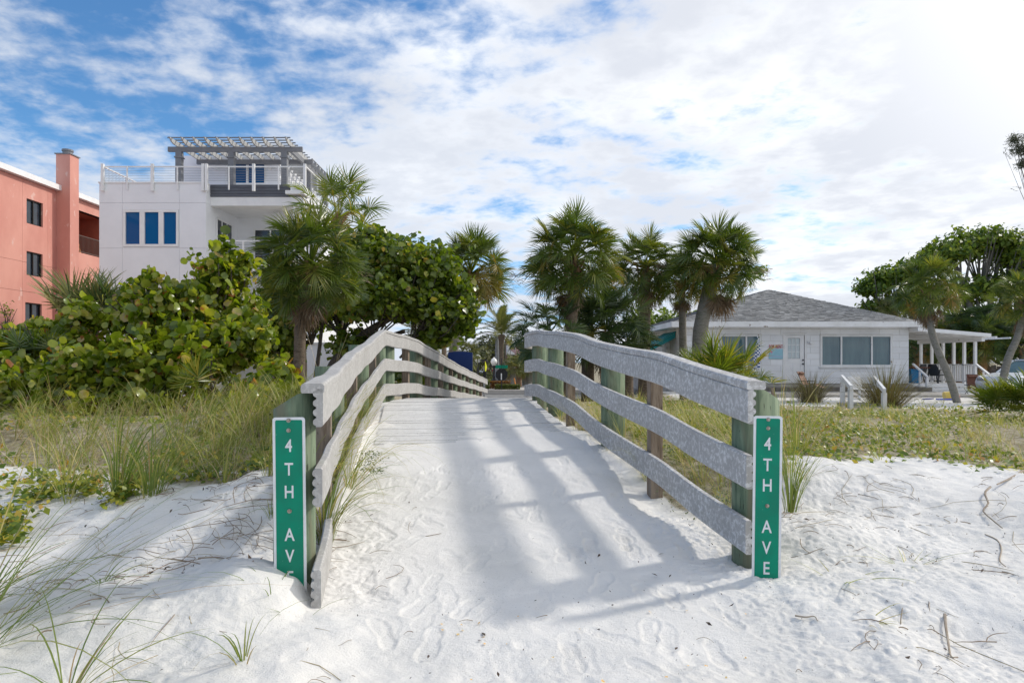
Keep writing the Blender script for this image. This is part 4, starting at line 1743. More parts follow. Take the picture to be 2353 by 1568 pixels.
def feather_frond(seed, L=2.2, n=52, arch=.6, w=.42):
    r = random.Random(seed)
    V, F, T = [], [], []
    k = 12
    pts = [Vector((0, L * (i / k) * (1 - .12 * (i / k) ** 2), .25 * L * math.sin(math.pi * .5 * i / k) * .5 - arch * L * .5 * (i / k) ** 2.2)) for i in range(k + 1)]
    leaflet_strip(V, F, T, pts, [Vector((1, 0, 0))] * (k + 1), [.022 * (1 - .8 * i / k) for i in range(k + 1)], .7)
    bt = r.uniform(.1, .6)
    for j in range(n):
        s = .14 + .86 * (j // 2) / (n // 2)
        q = s * k
        i = min(int(q), k - 1)
        p = pts[i].lerp(pts[i + 1], q - i)
        t = (pts[i + 1] - pts[i]).normalized()
        sd = 1 if j % 2 else -1
        d = (Vector((sd, 0, 0)) * .75 + t * .65 + Vector((0, 0, .35 + r.uniform(-.2, .2)))).normalized()
        ll = w * (math.sin(math.pi * min(1, .15 + .8 * s)) * .8 + .25) * r.uniform(.85, 1.1)
        a = [p + d * ll * x + Vector((0, 0, -.25 * ll * x * x)) for x in (0, .5, 1)]
        leaflet_strip(V, F, T, a, [t] * 3, [.018, .024, .003], (bt + r.uniform(-.1, .15)) % .999)
    return mesh_np('frond', np.array([tuple(v) for v in V]), np.array(F), np.array(T))


FAN = [fan_frond(s, pet=p, R=R, arch=a, droop=dr, pitch=pi_) for s, p, R, a, dr, pi_ in
       ((1, .86, .68, .25, .12, -.35), (2, .95, .62, .35, .16, -.75), (3, .82, .70, .2, .08, -.15), (4, 1.0, .58, .45, .22, -1.05), (5, .88, .66, .3, .12, -.55), (6, .98, .60, .3, .10, .25))]
FAN_BIG = [fan_frond(s, pet=1.05, R=.85, n=34, arch=.4, droop=.28, spread=140) for s in (11, 12, 13)]
FAN_LOW = [fan_frond(s, pet=.55, R=.80, n=26, arch=.2, droop=.12, spread=110) for s in (21, 22, 23)]
FAN_DEAD = [fan_frond(s, pet=.55, R=.70, n=26, arch=.3, droop=.9, spread=60, dead=True) for s in (31, 32, 33)]
FEATHER = [feather_frond(s, 2.2, 84, a, .45) for s, a in ((41, .6), (42, .4), (43, .8))]


def frond_obj(me, parent, mat, heart, az, el, roll, scale, name='frond', off=.06):
    o = bpy.data.objects.new(name, me)
    if not me.materials:
        me.materials.append(mat)
    COL.objects.link(o)
    if o.material_slots[0].material is not mat:
        o.material_slots[0].link = 'OBJECT'
        o.material_slots[0].material = mat
    o.parent = parent
    Mx = Matrix.Rotation(-az, 4, 'Z') @ Matrix.Rotation(el, 4, 'X') @ Matrix.Rotation(roll, 4, 'Y')
    d = Vector((math.sin(az) * math.cos(el), math.cos(az) * math.cos(el), math.sin(el)))
    o.matrix_local = Matrix.Translation(heart + d * off) @ Mx @ Matrix.Scale(scale, 4)
    return o


def stalks(parent, heart, n, R, seed, az0=None):
    """old bare flower stalks: wiry arching branchlets"""
    r = random.Random(seed)
    for k in range(n):
        az = r.uniform(0, 6.28) if az0 is None else az0[k % len(az0)] + r.uniform(-.2, .2)
        el = r.uniform(.15, .6)
        m = MB()
        L = R * r.uniform(.9, 1.2)
        pts = []
        for i in range(7):
            s = i / 6
            pts.append(heart + Vector((math.sin(az) * L * s, math.cos(az) * L * s, L * (math.tan(el) * s - .75 * s * s))))
        m.tube(pts, [.014 - .0015 * i for i in range(7)], 4, cap=False)
        for q in range(16):
            i = r.randint(2, 5)
            p = pts[i].lerp(pts[i + 1], r.random())
            d = Vector((math.sin(az), math.cos(az), .2)) + Vector((r.uniform(-.9, .9), r.uniform(-.9, .9), r.uniform(-.3, .6)))
            d.normalize()
            l = r.uniform(.2, .5) * R * .6
            m.tube([p, p + d * l * .5, p + d * l + Vector((0, 0, -.25 * l))], [.007, .005, .003], 3, cap=False)
            p2 = p + d * l * .5
            for e in range(2):
                d2 = (d + Vector((r.uniform(-.8, .8), r.uniform(-.8, .8), r.uniform(-.8, .4)))).normalized()
                m.tube([p2, p2 + d2 * l * .5 + Vector((0, 0, -.1 * l))], [.004, .002], 3, cap=False)
        off = wloc(parent)
        m.v = [(p[0] + off.x, p[1] + off.y, p[2] + off.z) for p in m.v]
        m.build('flower_stalk', M_TWIG, parent)


def palm(label, heart, base, tr, R, seed, mat=M_PALM, n=44, dead=6, meshes=None, lo=-42, hi=86, trunk_mat=None, bend=None, aged=3, nstalk=2, az_st=None, boots=True,
         name='sabal_palm', group='cabbage palms', cat='palm tree', full=1.55):
    """heart: crown centre point; base: trunk foot; tr trunk radius; R crown radius"""
    r = random.Random(seed)
    meshes = meshes or FAN
    base = Vector(base)
    heart = Vector(heart)
    t = thing(name, label, cat, base, group)
    hl = heart - base
    sc = R / full * (.94 if meshes is FAN else 1)
    if tr:
        mid = bend if bend is not None else [hl * .5]
        line = spline([Vector((0, 0, -.4))] + list(mid) + [hl], 14)
        m = MB()
        vs = []
        m.tube(line, [tr * (1.16 - .22 * (i / 13) + r.uniform(-.03, .03)) for i in range(14)], 14)
        m.v = [(p[0] + base.x, p[1] + base.y, p[2] + base.z) for p in m.v]
        tk = m.build('trunk', trunk_mat or M_TRUNK, t, smooth=True)
        if boots:
            m = MB()
            tdir = (line[-1] - line[-3]).normalized()
            for k in range(16):
                a = k * 2.4
                z = -.08 - .035 * k
                p = hl + tdir * z * (R / 1.5) + Vector((math.cos(a), math.sin(a), 0)) * tr * .85
                q = p + Vector((math.cos(a) * .20, math.sin(a) * .20, .26)) * (R / 1.5)
                m.bar(p + base, q + base, .10 * sc, .03 * sc, up=(math.cos(a), math.sin(a), 0))
            m.build('leaf_boot', M_BOOT, tk)
    n = int(n * 1.5)
    for k in range(n):
        f = (k + .5) / n
        el = math.radians(hi + (lo - hi) * f ** .80 + r.uniform(-9, 9))
        az = k * 2.39996 + r.uniform(-.3, .3)
        frond_obj(r.choice(meshes), t, M_AGED if f > .45 and r.random() < aged / (n * .55) else mat, hl, az, el, r.uniform(-1.0, 1.0), sc * r.uniform(.86, 1.05) * (1 - .06 * (f > .8)))
    for k in range(dead):
        frond_obj(r.choice(FAN_DEAD), t, M_DEAD, hl + Vector((0, 0, -.10 * sc)), r.uniform(0, 6.28), math.radians(r.uniform(-86, -55)), r.uniform(-.4, .4),
                  sc * r.uniform(.85, 1.1), 'dead_frond', off=tr * 1.0 + .02)
    if nstalk:
        stalks(t, hl, nstalk, R * .95, seed, az_st)
    return t


def low_fan(label, px, py, d, R, n, seed, mat, spread=(15, 80), name='saw_palmetto', group=None, cat='palmetto', az_c=None, az_w=3.14):
    """stemless clump of fan leaves"""
    r = random.Random(seed)
    p = at(px, py, d)
    base = Vector((p.x, p.y, H(p.x, p.y)))
    t = thing(name, label, cat, base, group)
    for k in range(n):
        el = math.radians(r.uniform(*spread))
        az = r.uniform(0, 6.28) if az_c is None else az_c + r.uniform(-az_w, az_w)
        o = Vector((r.uniform(-.3, .3) * R, r.uniform(-.3, .3) * R, max(0, p.z - base.z)))
        frond_obj(r.choice(FAN_LOW), t, mat, o, az, el, r.uniform(-.7, .7), R / 1.35 * r.uniform(.75, 1.1))
    return t


# leaf shapes
def disc_leaf(n=8, cup=.18, notch=.12):
    v = [(0, .0, 0)]
    for k in range(n):
        a = 2 * math.pi * k / n - math.pi / 2
        rr = .5 * (1 - (notch if k == 0 else 0))
        v.append((rr * math.cos(a), rr * math.sin(a), cup * .5 * abs(math.cos(a)) + .06 * math.sin(3 * a)))
    f = [(0, 1 + k, 1 + (k + 1) % n) for k in range(n)]
    return np.array(v), np.array(f)


def oval_leaf(w=.5):
    v = [(0, -.5, 0), (w * .42, -.05, .06), (0, .5, -.05), (-w * .42, -.05, .06)]
    return np.array(v), np.array([(0, 1, 2, 3)])


DISC, DISC_F = disc_leaf()
DISC6, DISC6_F = disc_leaf(6)


def rot_from_normals(N, spin, rs):
    N = N / np.linalg.norm(N, axis=1, keepdims=True)
    ref = np.where(np.abs(N[:, 2:3]) < .95, np.array([[0, 0, 1.0]]), np.array([[1.0, 0, 0]]))
    X = np.cross(ref, N)
    X /= np.linalg.norm(X, axis=1, keepdims=True)
    Y = np.cross(N, X)
    c, s = np.cos(spin)[:, None], np.sin(spin)[:, None]
    X2 = X * c + Y * s
    Y2 = np.cross(N, X2)
    return np.stack([X2, Y2, N], -1)          # columns


def scatter(tv, tf, P, N, S, rs, spin=None):
    n = len(P)
    R = rot_from_normals(N, rs.uniform(0, 6.28, n) if spin is None else spin, rs)
    V = np.einsum('nij,kj->nki', R, tv) * S[:, None, None] + P[:, None, :]
    F = tf[None] + (np.arange(n) * len(tv))[:, None, None]
    return V.reshape(-1, 3), F.reshape(-1, tf.shape[1]), R


def blob_leaves(blobs, ntwig, per, tlen, lsize, seed, shell=.5, up=.45, jit=.75, outw=.75, gap=0.0, gscale=1.2):
    """leaf positions in sprays on the outside of ellipsoid lobes"""
    rs = np.random.RandomState(seed)
    C = np.array([b[:3] for b in blobs], float)
    Rr = np.array([b[3:6] for b in blobs], float)
    w = (Rr.prod(1)) ** (2 / 3)
    bi = rs.choice(len(blobs), ntwig, p=w / w.sum())
    d = rs.normal(size=(ntwig, 3))
    d /= np.linalg.norm(d, axis=1, keepdims=True)
    d[:, 2] = np.where(d[:, 2] < -.3, -d[:, 2] * rs.rand(ntwig), d[:, 2])
    r = 1.08 - shell * rs.rand(ntwig) ** 1.6
    # uneven outline
    wob = fbm(d[:, 0] * 2.3 + bi * 7, d[:, 2] * 2.3 + d[:, 1] * 1.7, 2, seed)
    r *= 1 + .34 * wob
    r = np.where(rs.rand(ntwig) < .08, r * (1.12 + .22 * rs.rand(ntwig)), r)
    tip = C[bi] + d * Rr[bi] * r[:, None]
    if gap:
        g = fbm(tip[:, 0] * gscale + tip[:, 1] * .7, tip[:, 2] * gscale * 1.2, 2, seed + 5)
        keep = g > -gap
        tip, d, bi = tip[keep], d[keep], bi[keep]
    nt = len(tip)
    td = d / Rr[bi]
    td /= np.linalg.norm(td, axis=1, keepdims=True)
    td = td + np.array([0, 0, up]) + rs.normal(size=(nt, 3)) * .3
    td /= np.linalg.norm(td, axis=1, keepdims=True)
    P, N = [], []
    for k in range(per):
        s = (k + rs.rand(nt)) / per
        side = rs.normal(size=(nt, 3))
        side -= td * (side * td).sum(1, keepdims=True)
        side /= np.linalg.norm(side, axis=1, keepdims=True)
        P.append(tip - td * (s * tlen)[:, None] + side * lsize * .55)
        N.append(d * outw + np.array([0, 0, .45]) + side * .35 + rs.normal(size=(nt, 3)) * jit)
    return np.concatenate(P), np.concatenate(N), tip, td, rs


def leafy(label, name, cat, base, blobs, mat, ntwig, per, lsize, seed, tlen=.35, leaf=(DISC, DISC_F), single=0, trunks=None, bark=M_BARK, group=None, twigs=60, tr=.012, lvar=.3,
          **kw):
    base = Vector(base)
    t = thing(name, label, cat, base, group)
    P, N, tip, td, rs = blob_leaves(blobs, ntwig, per, tlen, lsize, seed, **kw)
    b = np.array(base)
    S = lsize * (1 + lvar * (rs.rand(len(P)) * 2 - 1))
    tint = rs.rand(len(P)) ** 1.0
    if single:
        dist = np.hypot(P[:, 0], P[:, 1])
        # the leaves that face the walkway and stand in front
        vis = np.argsort(dist + .8 * rs.rand(len(P)))[:single]
        m1 = mesh_np('leaf', leaf[0], leaf[1])
        m1.materials.append(mat)
        R = rot_from_normals(N[vis], rs.uniform(0, 6.28, len(vis)), rs)
        for i, v in enumerate(vis):
            o = bpy.data.objects.new('leaf', m1)
            COL.objects.link(o)
            o.parent = t
            Mx = Matrix([[*(R[i][a] * S[v]), P[v][a] - b[a]] for a in range(3)] + [[0, 0, 0, 1]])
            o.matrix_local = Mx
        keep = np.ones(len(P), bool)
        keep[vis] = False
        P, N, S, tint = P[keep], N[keep], S[keep], tint[keep]
    V, F, _ = scatter(leaf[0], leaf[1], P - b, N, S, rs)
    link('foliage', mesh_np('foliage', V, F, np.repeat(tint, len(leaf[1]))), mat, t, kind='stuff')
    m = MB()
    C = [Vector(q[:3]) for q in blobs]
    for k in range(min(twigs, len(tip))):
        q = Vector(tip[k])
        c = min(C, key=lambda v: (v - q).length)
        low = c + (base - c) * .35
        mid = low.lerp(q, .55) + Vector((rs.uniform(-.1, .1), rs.uniform(-.1, .1), rs.uniform(-.12, .05)))
        m.tube([low, mid, q], [tr * 2, tr * 1.3, tr * .6], 4, cap=False)
    if m.v:
        m.build('branches', bark, t, kind='stuff')
    if trunks:
        for line, rad in trunks:
            m = MB()
            pts = spline(line, 10)
            m.tube(pts, [rad * (1.15 - .55 * i / 9) for i in range(10)], 9)
            m.build('trunk', bark, t, smooth=True)
    return t


def bl(px, py, rx, ry, d, rd):
    p = at(px, py, d)
    return (p.x, p.y, p.z, rx / FPX * d, rd, ry / FPX * d)


def gbase(px, d):
    x = (px - CX) / FPX * d
    return (x, d, H(x, d))


# ---- sea grape bushes beside the walkway (near, leaves countable)
leafy('tall sea grape bush with round yellow-green leaves in front of the white terrace house', 'sea_grape_bush', 'bush', gbase(450, 10.5),
      [bl(505, 640, 55, 66, 10.8, .5), bl(455, 705, 85, 80, 10.8, .7), bl(355, 735, 90, 88, 10.5, .7), bl(545, 730, 75, 90, 10.8, .7), bl(575, 800, 70, 85, 10.3, .7),
       bl(460, 830, 130, 100, 10.0, .8), bl(270, 745, 45, 60, 10.6, .4), bl(330, 850, 100, 90, 9.6, .7), bl(440, 612, 14, 42, 10.7, .12), bl(345, 648, 20, 42, 10.5, .13), bl(268, 672, 9, 34, 10.6, .08), bl(300, 680, 10, 30, 10.6, .1), bl(515, 570, 12, 34, 10.7, .1), bl(400, 630, 10, 34, 10.6, .1), bl(560, 605, 14, 30, 10.8, .1), bl(520, 920, 120, 55, 9.6, .6)],
      M_GRAPE, 3900, 7, .104, 101, gap=.04, gscale=2.8, tlen=.46, single=280, lvar=.55, jit=.95, outw=.25, shell=.6, group='sea grape bushes', twigs=150,
      trunks=[([at(470, 960, 10.4), at(450, 860, 10.6), at(420, 740, 10.7)], .045), ([at(440, 960, 10.3), at(380, 850, 10.2), at(310, 780, 10.1)], .035),
              ([at(500, 960, 10.4), at(540, 850, 10.5), at(560, 720, 10.8)], .04)])
leafy('low spreading sea grape bush at the left edge in front of the pink block', 'sea_grape_bush', 'bush', gbase(120, 9.6),
      [bl(30, 800, 80, 62, 10.2, .7), bl(150, 790, 85, 85, 10.2, .6), bl(60, 880, 110, 80, 9.4, .7), bl(200, 870, 90, 90, 9.4, .7), bl(180, 715, 26, 42, 10.4, .25), bl(-60, 830, 90, 90, 9.8, .7),
       bl(120, 925, 160, 42, 9.0, .5), bl(30, 775, 60, 46, 10.3, .5), bl(115, 765, 70, 46, 10.3, .5), bl(225, 735, 42, 50, 10.5, .4), bl(345, 920, 80, 45, 9.2, .45)],
      M_GRAPE, 2500, 7, .104, 102, gap=.16, gscale=2.8, tlen=.44, single=220, lvar=.55, jit=.95, outw=.25, shell=.6, group='sea grape bushes', twigs=80,
      trunks=[([at(110, 965, 9.6), at(170, 880, 9.8), at(190, 790, 10)], .035), ([at(90, 965, 9.5), at(50, 880, 9.6), at(20, 800, 9.9)], .035)])
leafy('small sea grape bush crowding the outside of the left railing', 'sea_grape_bush', 'bush', gbase(625, 9.0),
      [bl(628, 880, 50, 52, 9.2, .45), bl(590, 925, 70, 42, 8.8, .5), bl(640, 930, 36, 40, 8.6, .3)],
      M_GRAPE, 300, 7, .128, 103, tlen=.38, single=110, lvar=.4, jit=.9, outw=.3, group='sea grape bushes', twigs=25)
leafy('thin sprig of sea grape poking above the far left railing by the navy sign', 'sea_grape_bush', 'bush', gbase(1010, 20.2),
      [bl(1012, 832, 13, 18, 20.2, .15), bl(1005, 870, 18, 30, 20.4, .2), bl(975, 890, 30, 30, 18.5, .4), bl(925, 880, 20, 40, 15.5, .3)], M_GRAPE_T, 60, 5, .16, 104, tlen=.25, group='sea grape bushes', twigs=12)

# ---- big sea grape tree behind the left railing
leafy('large dark sea grape tree arching over the left side of the footbridge', 'sea_grape_tree', 'tree', gbase(770, 19.5),
      [bl(850, 600, 85, 75, 20, 1.2), bl(935, 620, 110, 72, 19.5, 1.3), bl(1005, 645, 62, 66, 19.3, 1.0), bl(905, 705, 150, 75, 19.0, 1.4), bl(1030, 715, 70, 62, 19, .9), bl(1062, 672, 32, 40, 19, .5),
       bl(790, 690, 80, 100, 20, 1.2), bl(690, 720, 90, 110, 20.5, 1.2), bl(640, 800, 60, 95, 20, 1.0), bl(860, 545, 42, 30, 20, .5), bl(1065, 745, 28, 38, 18.8, .4), bl(640, 690, 50, 80, 21, .8),
       bl(925, 560, 22, 20, 20, .3), bl(1000, 590, 22, 22, 19.6, .3), bl(820, 790, 70, 40, 19.5, .8), bl(1000, 765, 55, 26, 19, .6)],
      M_GRAPE_T, 4600, 6, .155, 105, tlen=.55, lvar=.4, jit=.9, outw=.35, leaf=(DISC6, DISC6_F), single=280, shell=.6, gap=.42, gscale=1.1, twigs=170, tr=.016,
      trunks=[([at(735, 930, 19.5), at(752, 860, 19.5), at(800, 790, 19.3), at(880, 740, 19.2), at(960, 690, 19.2)], .13), ([at(750, 930, 19.8), at(790, 850, 20), at(850, 790, 20), at(930, 760, 20)], .10),
              ([at(690, 930, 20.2), at(700, 840, 20.3), at(690, 740, 20.4)], .08), ([at(715, 930, 19.9), at(730, 830, 20), at(745, 700, 20.2)], .07), ([at(940, 930, 20), at(950, 830, 20), at(955, 740, 20)], .06),
              ([at(655, 930, 20.6), at(650, 850, 20.6), at(640, 760, 20.6)], .06)])

# ---- palms, left of the walkway
palm('thick-crowned cabbage palm standing just left of the footbridge with a slim dark trunk', at(712, 615, 15.0), gbase(686, 15.0), .115, 1.42, 1, n=54, dead=7,
     bend=[Vector((.02, 0, 1.0)), Vector((.06, 0, 2.0))], trunk_mat=M_TRUNK, nstalk=3, lo=-42)
palm('fan palm with widely spaced bright fans in front of the terrace house corner', at(776, 500, 24), gbase(790, 24), .17, 1.85, 2, mat=M_PALM_Y, n=17, dead=5, meshes=FAN_BIG, lo=-42,
     full=1.9, name='fan_palm', nstalk=1)
palm('cabbage palm behind the sea grape tree with browning right-hand fronds', at(1080, 630, 29.5), gbase(1045, 29.5), .20, 2.1, 3, n=50, dead=12, aged=14, lo=-42, nstalk=4, az_st=[-1.3, 1.4, -.8, 1.2],
     bend=[Vector((-.1, 0, 1.8)), Vector((.1, 0, 3.2))], trunk_mat=M_TRUNK_G)
palm('short cabbage palm with pale drooping fronds below the sea grape tree', at(975, 775, 24), gbase(970, 24), .2, 1.05, 4, mat=M_PALM_F, n=34, dead=6, aged=8, nstalk=0, trunk_mat=M_TRUNK_G)
palm('low cabbage palm with drooping fronds behind the navy sign', at(1066, 818, 31), gbase(1066, 31), .17, .9, 5, mat=M_PALM_F, n=34, dead=5, aged=6, nstalk=0)
m = MB()
b_ = gbase(1020, 29)
m.tube([(b_[0], b_[1], b_[2] - .3), (b_[0], b_[1], at(0, 770, 29).z)], .11, 10)
tag(m.build('utility_pole', M_BROWNPOST), 'reddish brown timber pole behind the left railing, beside the low palm', 'pole')
low_fan('grey-green palmetto rising behind the bushes in front of the pink block', 200, 760, 11.6, 1.05, 13, 7, M_PALM_F, spread=(35, 85), group='palmettos')
low_fan('palmetto fronds half hidden between the sea grape bushes', 285, 742, 11.8, .8, 9, 8, M_PALM_D, spread=(30, 80), group='palmettos')
low_fan('narrow dark palmetto leaf standing in the left bush', 82, 840, 9.6, .5, 3, 9, M_PALM_D, spread=(70, 88), group='palmettos')
low_fan('small bright palmetto fan at the foot of the tall sea grape bush', 455, 925, 8.9, .6, 3, 10, M_PALM_Y, spread=(70, 88), group='palmettos')
leafy('sparse reddish twiggy shrub at the far left edge of the bushes', 'twiggy_shrub', 'shrub', gbase(8, 11.2), [bl(8, 715, 20, 34, 11.2, .25), bl(0, 760, 30, 34, 11.2, .3)], M_GRAPE, 60, 5, .05, 106,
      tlen=.3, leaf=oval_leaf(.6), twigs=30, tr=.006)

# ---- palms, right of the walkway
palm('tallest cabbage palm right of the footbridge, wide crown with a bare leaning trunk', at(1318, 600, 16.5), gbase(1298, 16.5), .14, 1.38, 11, n=58, dead=7, lo=-42, nstalk=4, az_st=[-1.5, -1.1, -.4, 1.0],
     bend=[Vector((.05, 0, 1.2)), Vector((.16, 0, 2.2))], aged=7)
palm('cabbage palm in the middle of the right-hand group, crown behind two others', at(1483, 620, 20.5), gbase(1478, 20.5), .16, 1.28, 12, n=46, dead=9, lo=-42, nstalk=2, aged=5)
palm('cabbage palm with full round crown in front of the beach house roof', at(1645, 610, 18.5), gbase(1608, 18.5), .19, 1.42, 13, mat=M_PALM, n=56, dead=10, lo=-42, nstalk=4, az_st=[1.4, 1.2, 1.5, -.5],
     bend=[Vector((-.02, 0, 1.0)), Vector((.04, 0, 2.1))], trunk_mat=M_TRUNK_G, aged=6)
palm('slender cabbage palm squeezed left of the round-crowned palm by the house', at(1566, 650, 20), gbase(1571, 20), .105, 1.05, 14, n=34, dead=9, lo=-42, nstalk=1, trunk_mat=M_TRUNK_G)
for i, (px, py, d, R, n, lab) in enumerate([(1395, 760, 17.5, 1.35, 40, 'dark trunkless cabbage palm filling the gap below the tallest right-hand palm'),
                                            (1260, 770, 16.0, 1.05, 24, 'dark palm fronds leaning out over the bend of the right railing'),
                                            (1440, 790, 18.5, .9, 28, 'young cabbage palm low between the right railing and the middle palms'),
                                            (1350, 690, 18.5, 1.1, 28, 'dark young cabbage palm crown directly behind the leaning trunk')]):
    b = gbase(px, d)
    palm(lab, at(px, py, d), b, .16, R, 20 + i, mat=M_PALM_D, n=n, dead=2, lo=-42, hi=80, nstalk=0, aged=1, boots=False, group='young cabbage palms', name='young_palm')
low_fan('bright green palmetto in front of the left house window', 1655, 880, 13.2, .88, 30, 31, M_PALM_Y, spread=(15, 85), group='palmettos')
low_fan('smaller palmetto reaching right below the house window', 1722, 885, 13.6, .52, 14, 32, M_PALM_Y, spread=(8, 50), group='palmettos')
low_fan('palmetto tuft low between the two trunks before the house', 1592, 865, 15.5, .65, 12, 33, M_PALM, spread=(20, 80), group='palmettos')
low_fan('yellowish palmetto at the right edge in front of the white car', 2318, 945, 12.5, .66, 34, 34, M_PALM_Y, spread=(5, 75), group='palmettos')
low_fan('palmetto growing out of the frame at the right edge below the leaning palm', 2385, 935, 12.2, .66, 22, 35, M_PALM, spread=(5, 75), group='palmettos')

# leaning palms in front of and beside the porch
b = at(2207, 922, 22.5)
b.z = H(b.x, b.y)
palm('cabbage palm with a curved leaning trunk crossing the porch', at(2131, 668, 23.2), b, .105, 1.30, 15, n=42, dead=20, lo=-42, aged=5, nstalk=1, trunk_mat=M_TRUNK_G,
     bend=[at(2180, 865, 22.6) - b, at(2152, 800, 22.8) - b, at(2137, 745, 23.0) - b])
b = at(2290, 895, 22.5)
b.z = H(b.x, b.y)
palm('cabbage palm leaning right at the picture edge beside the porch', at(2358, 690, 22.5), b, .105, 1.2, 16, n=40, dead=20, lo=-42, aged=4, nstalk=0, trunk_mat=M_TRUNK_G,
     bend=[at(2312, 835, 22.5) - b, at(2338, 770, 22.5) - b])
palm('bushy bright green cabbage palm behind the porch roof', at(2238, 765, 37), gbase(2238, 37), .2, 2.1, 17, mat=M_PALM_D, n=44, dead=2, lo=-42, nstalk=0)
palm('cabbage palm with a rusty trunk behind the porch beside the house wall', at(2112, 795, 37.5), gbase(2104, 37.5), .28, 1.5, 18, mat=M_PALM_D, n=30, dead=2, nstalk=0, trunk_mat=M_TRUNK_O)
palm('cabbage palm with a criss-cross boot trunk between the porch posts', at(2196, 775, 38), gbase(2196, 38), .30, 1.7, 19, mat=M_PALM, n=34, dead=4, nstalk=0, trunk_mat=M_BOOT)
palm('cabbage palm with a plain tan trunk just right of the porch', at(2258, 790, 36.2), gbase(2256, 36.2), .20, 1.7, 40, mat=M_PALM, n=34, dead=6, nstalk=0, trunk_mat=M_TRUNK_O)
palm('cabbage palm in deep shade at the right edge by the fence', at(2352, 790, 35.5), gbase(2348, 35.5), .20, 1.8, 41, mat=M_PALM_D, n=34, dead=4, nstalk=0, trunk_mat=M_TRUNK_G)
palm('small cabbage palm peeping above the right end of the house roof', at(2048, 720, 47), gbase(2048, 47), .2, 1.5, 42, mat=M_PALM_F, n=30, dead=2, nstalk=0)

# ---- broad trees at the right
OV = oval_leaf(.75)
leafy('large open-crowned broadleaf tree with bare grey limbs behind the porch', 'broadleaf_tree', 'tree', gbase(2255, 47),
      [bl(2180, 585, 70, 44, 47, 2.2), bl(2255, 560, 75, 44, 47, 2.2), bl(2330, 590, 65, 55, 47, 2.2), bl(2130, 610, 50, 38, 47, 1.6), bl(2290, 660, 90, 45, 46, 2), bl(2180, 680, 70, 40, 48, 2), bl(2370, 640, 70, 60, 47, 2),
       bl(2260, 740, 110, 45, 48, 2)],
      M_OAK, 2300, 8, .32, 201, tlen=.9, leaf=OV, gap=.34, gscale=.55, twigs=160, tr=.035, shell=.55, bark=M_TRUNK_G,
      trunks=[([at(2255, 900, 47), at(2240, 760, 47), at(2215, 660, 47), at(2190, 600, 47)], .22), ([at(2262, 900, 47), at(2270, 740, 47), at(2285, 640, 47), at(2300, 580, 47)], .18),
              ([at(2250, 760, 47), at(2245, 680, 47), at(2250, 590, 47)], .12)])
leafy('spreading broadleaf tree reaching left over the house roof', 'broadleaf_tree', 'tree', gbase(2075, 50),
      [bl(2050, 640, 60, 30, 50, 2), bl(2005, 660, 38, 22, 50, 1.5), bl(2090, 690, 60, 32, 50, 2), bl(2010, 700, 44, 16, 50, 1.4), bl(2100, 620, 40, 30, 50, 1.5)],
      M_OAK, 1000, 8, .32, 202, tlen=.9, leaf=OV, gap=.34, gscale=.6, twigs=60, tr=.03, bark=M_TRUNK_G, trunks=[([at(2130, 900, 50), at(2110, 760, 50), at(2060, 680, 50)], .25)])
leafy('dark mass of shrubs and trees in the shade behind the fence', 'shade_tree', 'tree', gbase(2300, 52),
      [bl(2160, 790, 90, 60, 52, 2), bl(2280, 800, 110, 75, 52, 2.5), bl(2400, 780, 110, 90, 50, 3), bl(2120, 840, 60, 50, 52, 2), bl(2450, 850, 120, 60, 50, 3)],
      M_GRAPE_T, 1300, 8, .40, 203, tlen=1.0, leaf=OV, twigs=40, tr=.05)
leafy('distant pine whose feathery grey branches enter at the right edge', 'pine_tree', 'tree', gbase(2470, 40),
      [bl(2330, 320, 18, 17, 40, .5), bl(2345, 345, 26, 26, 40, .6), bl(2350, 375, 16, 14, 40, .5), bl(2390, 330, 45, 50, 40, 1.0), bl(2440, 420, 60, 60, 40, 1.4), bl(2470, 260, 60, 80, 40, 1.6), bl(2480, 560, 60, 90, 40, 1.6)],
      M_NEEDLE, 2300, 9, .24, 204, tlen=.45, leaf=oval_leaf(.16), twigs=240, tr=.012, shell=.9, jit=1.3,
      trunks=[([at(2470, 900, 40), at(2465, 600, 40), at(2470, 200, 40)], .25), ([at(2468, 420, 40), at(2400, 360, 40), at(2345, 335, 40)], .06), ([at(2410, 365, 40), at(2370, 372, 40), at(2342, 380, 40)], .03)])
leafy('low oak tree behind the left end of the house roof', 'shade_tree', 'tree', gbase(1560, 48), [bl(1500, 760, 80, 60, 48, 2), bl(1580, 735, 50, 30, 48, 2), bl(1740, 620, 20, 12, 60, 1.5)], M_OAK, 260, 8, .36, 205,
      tlen=.9, leaf=OV, twigs=20, tr=.03)
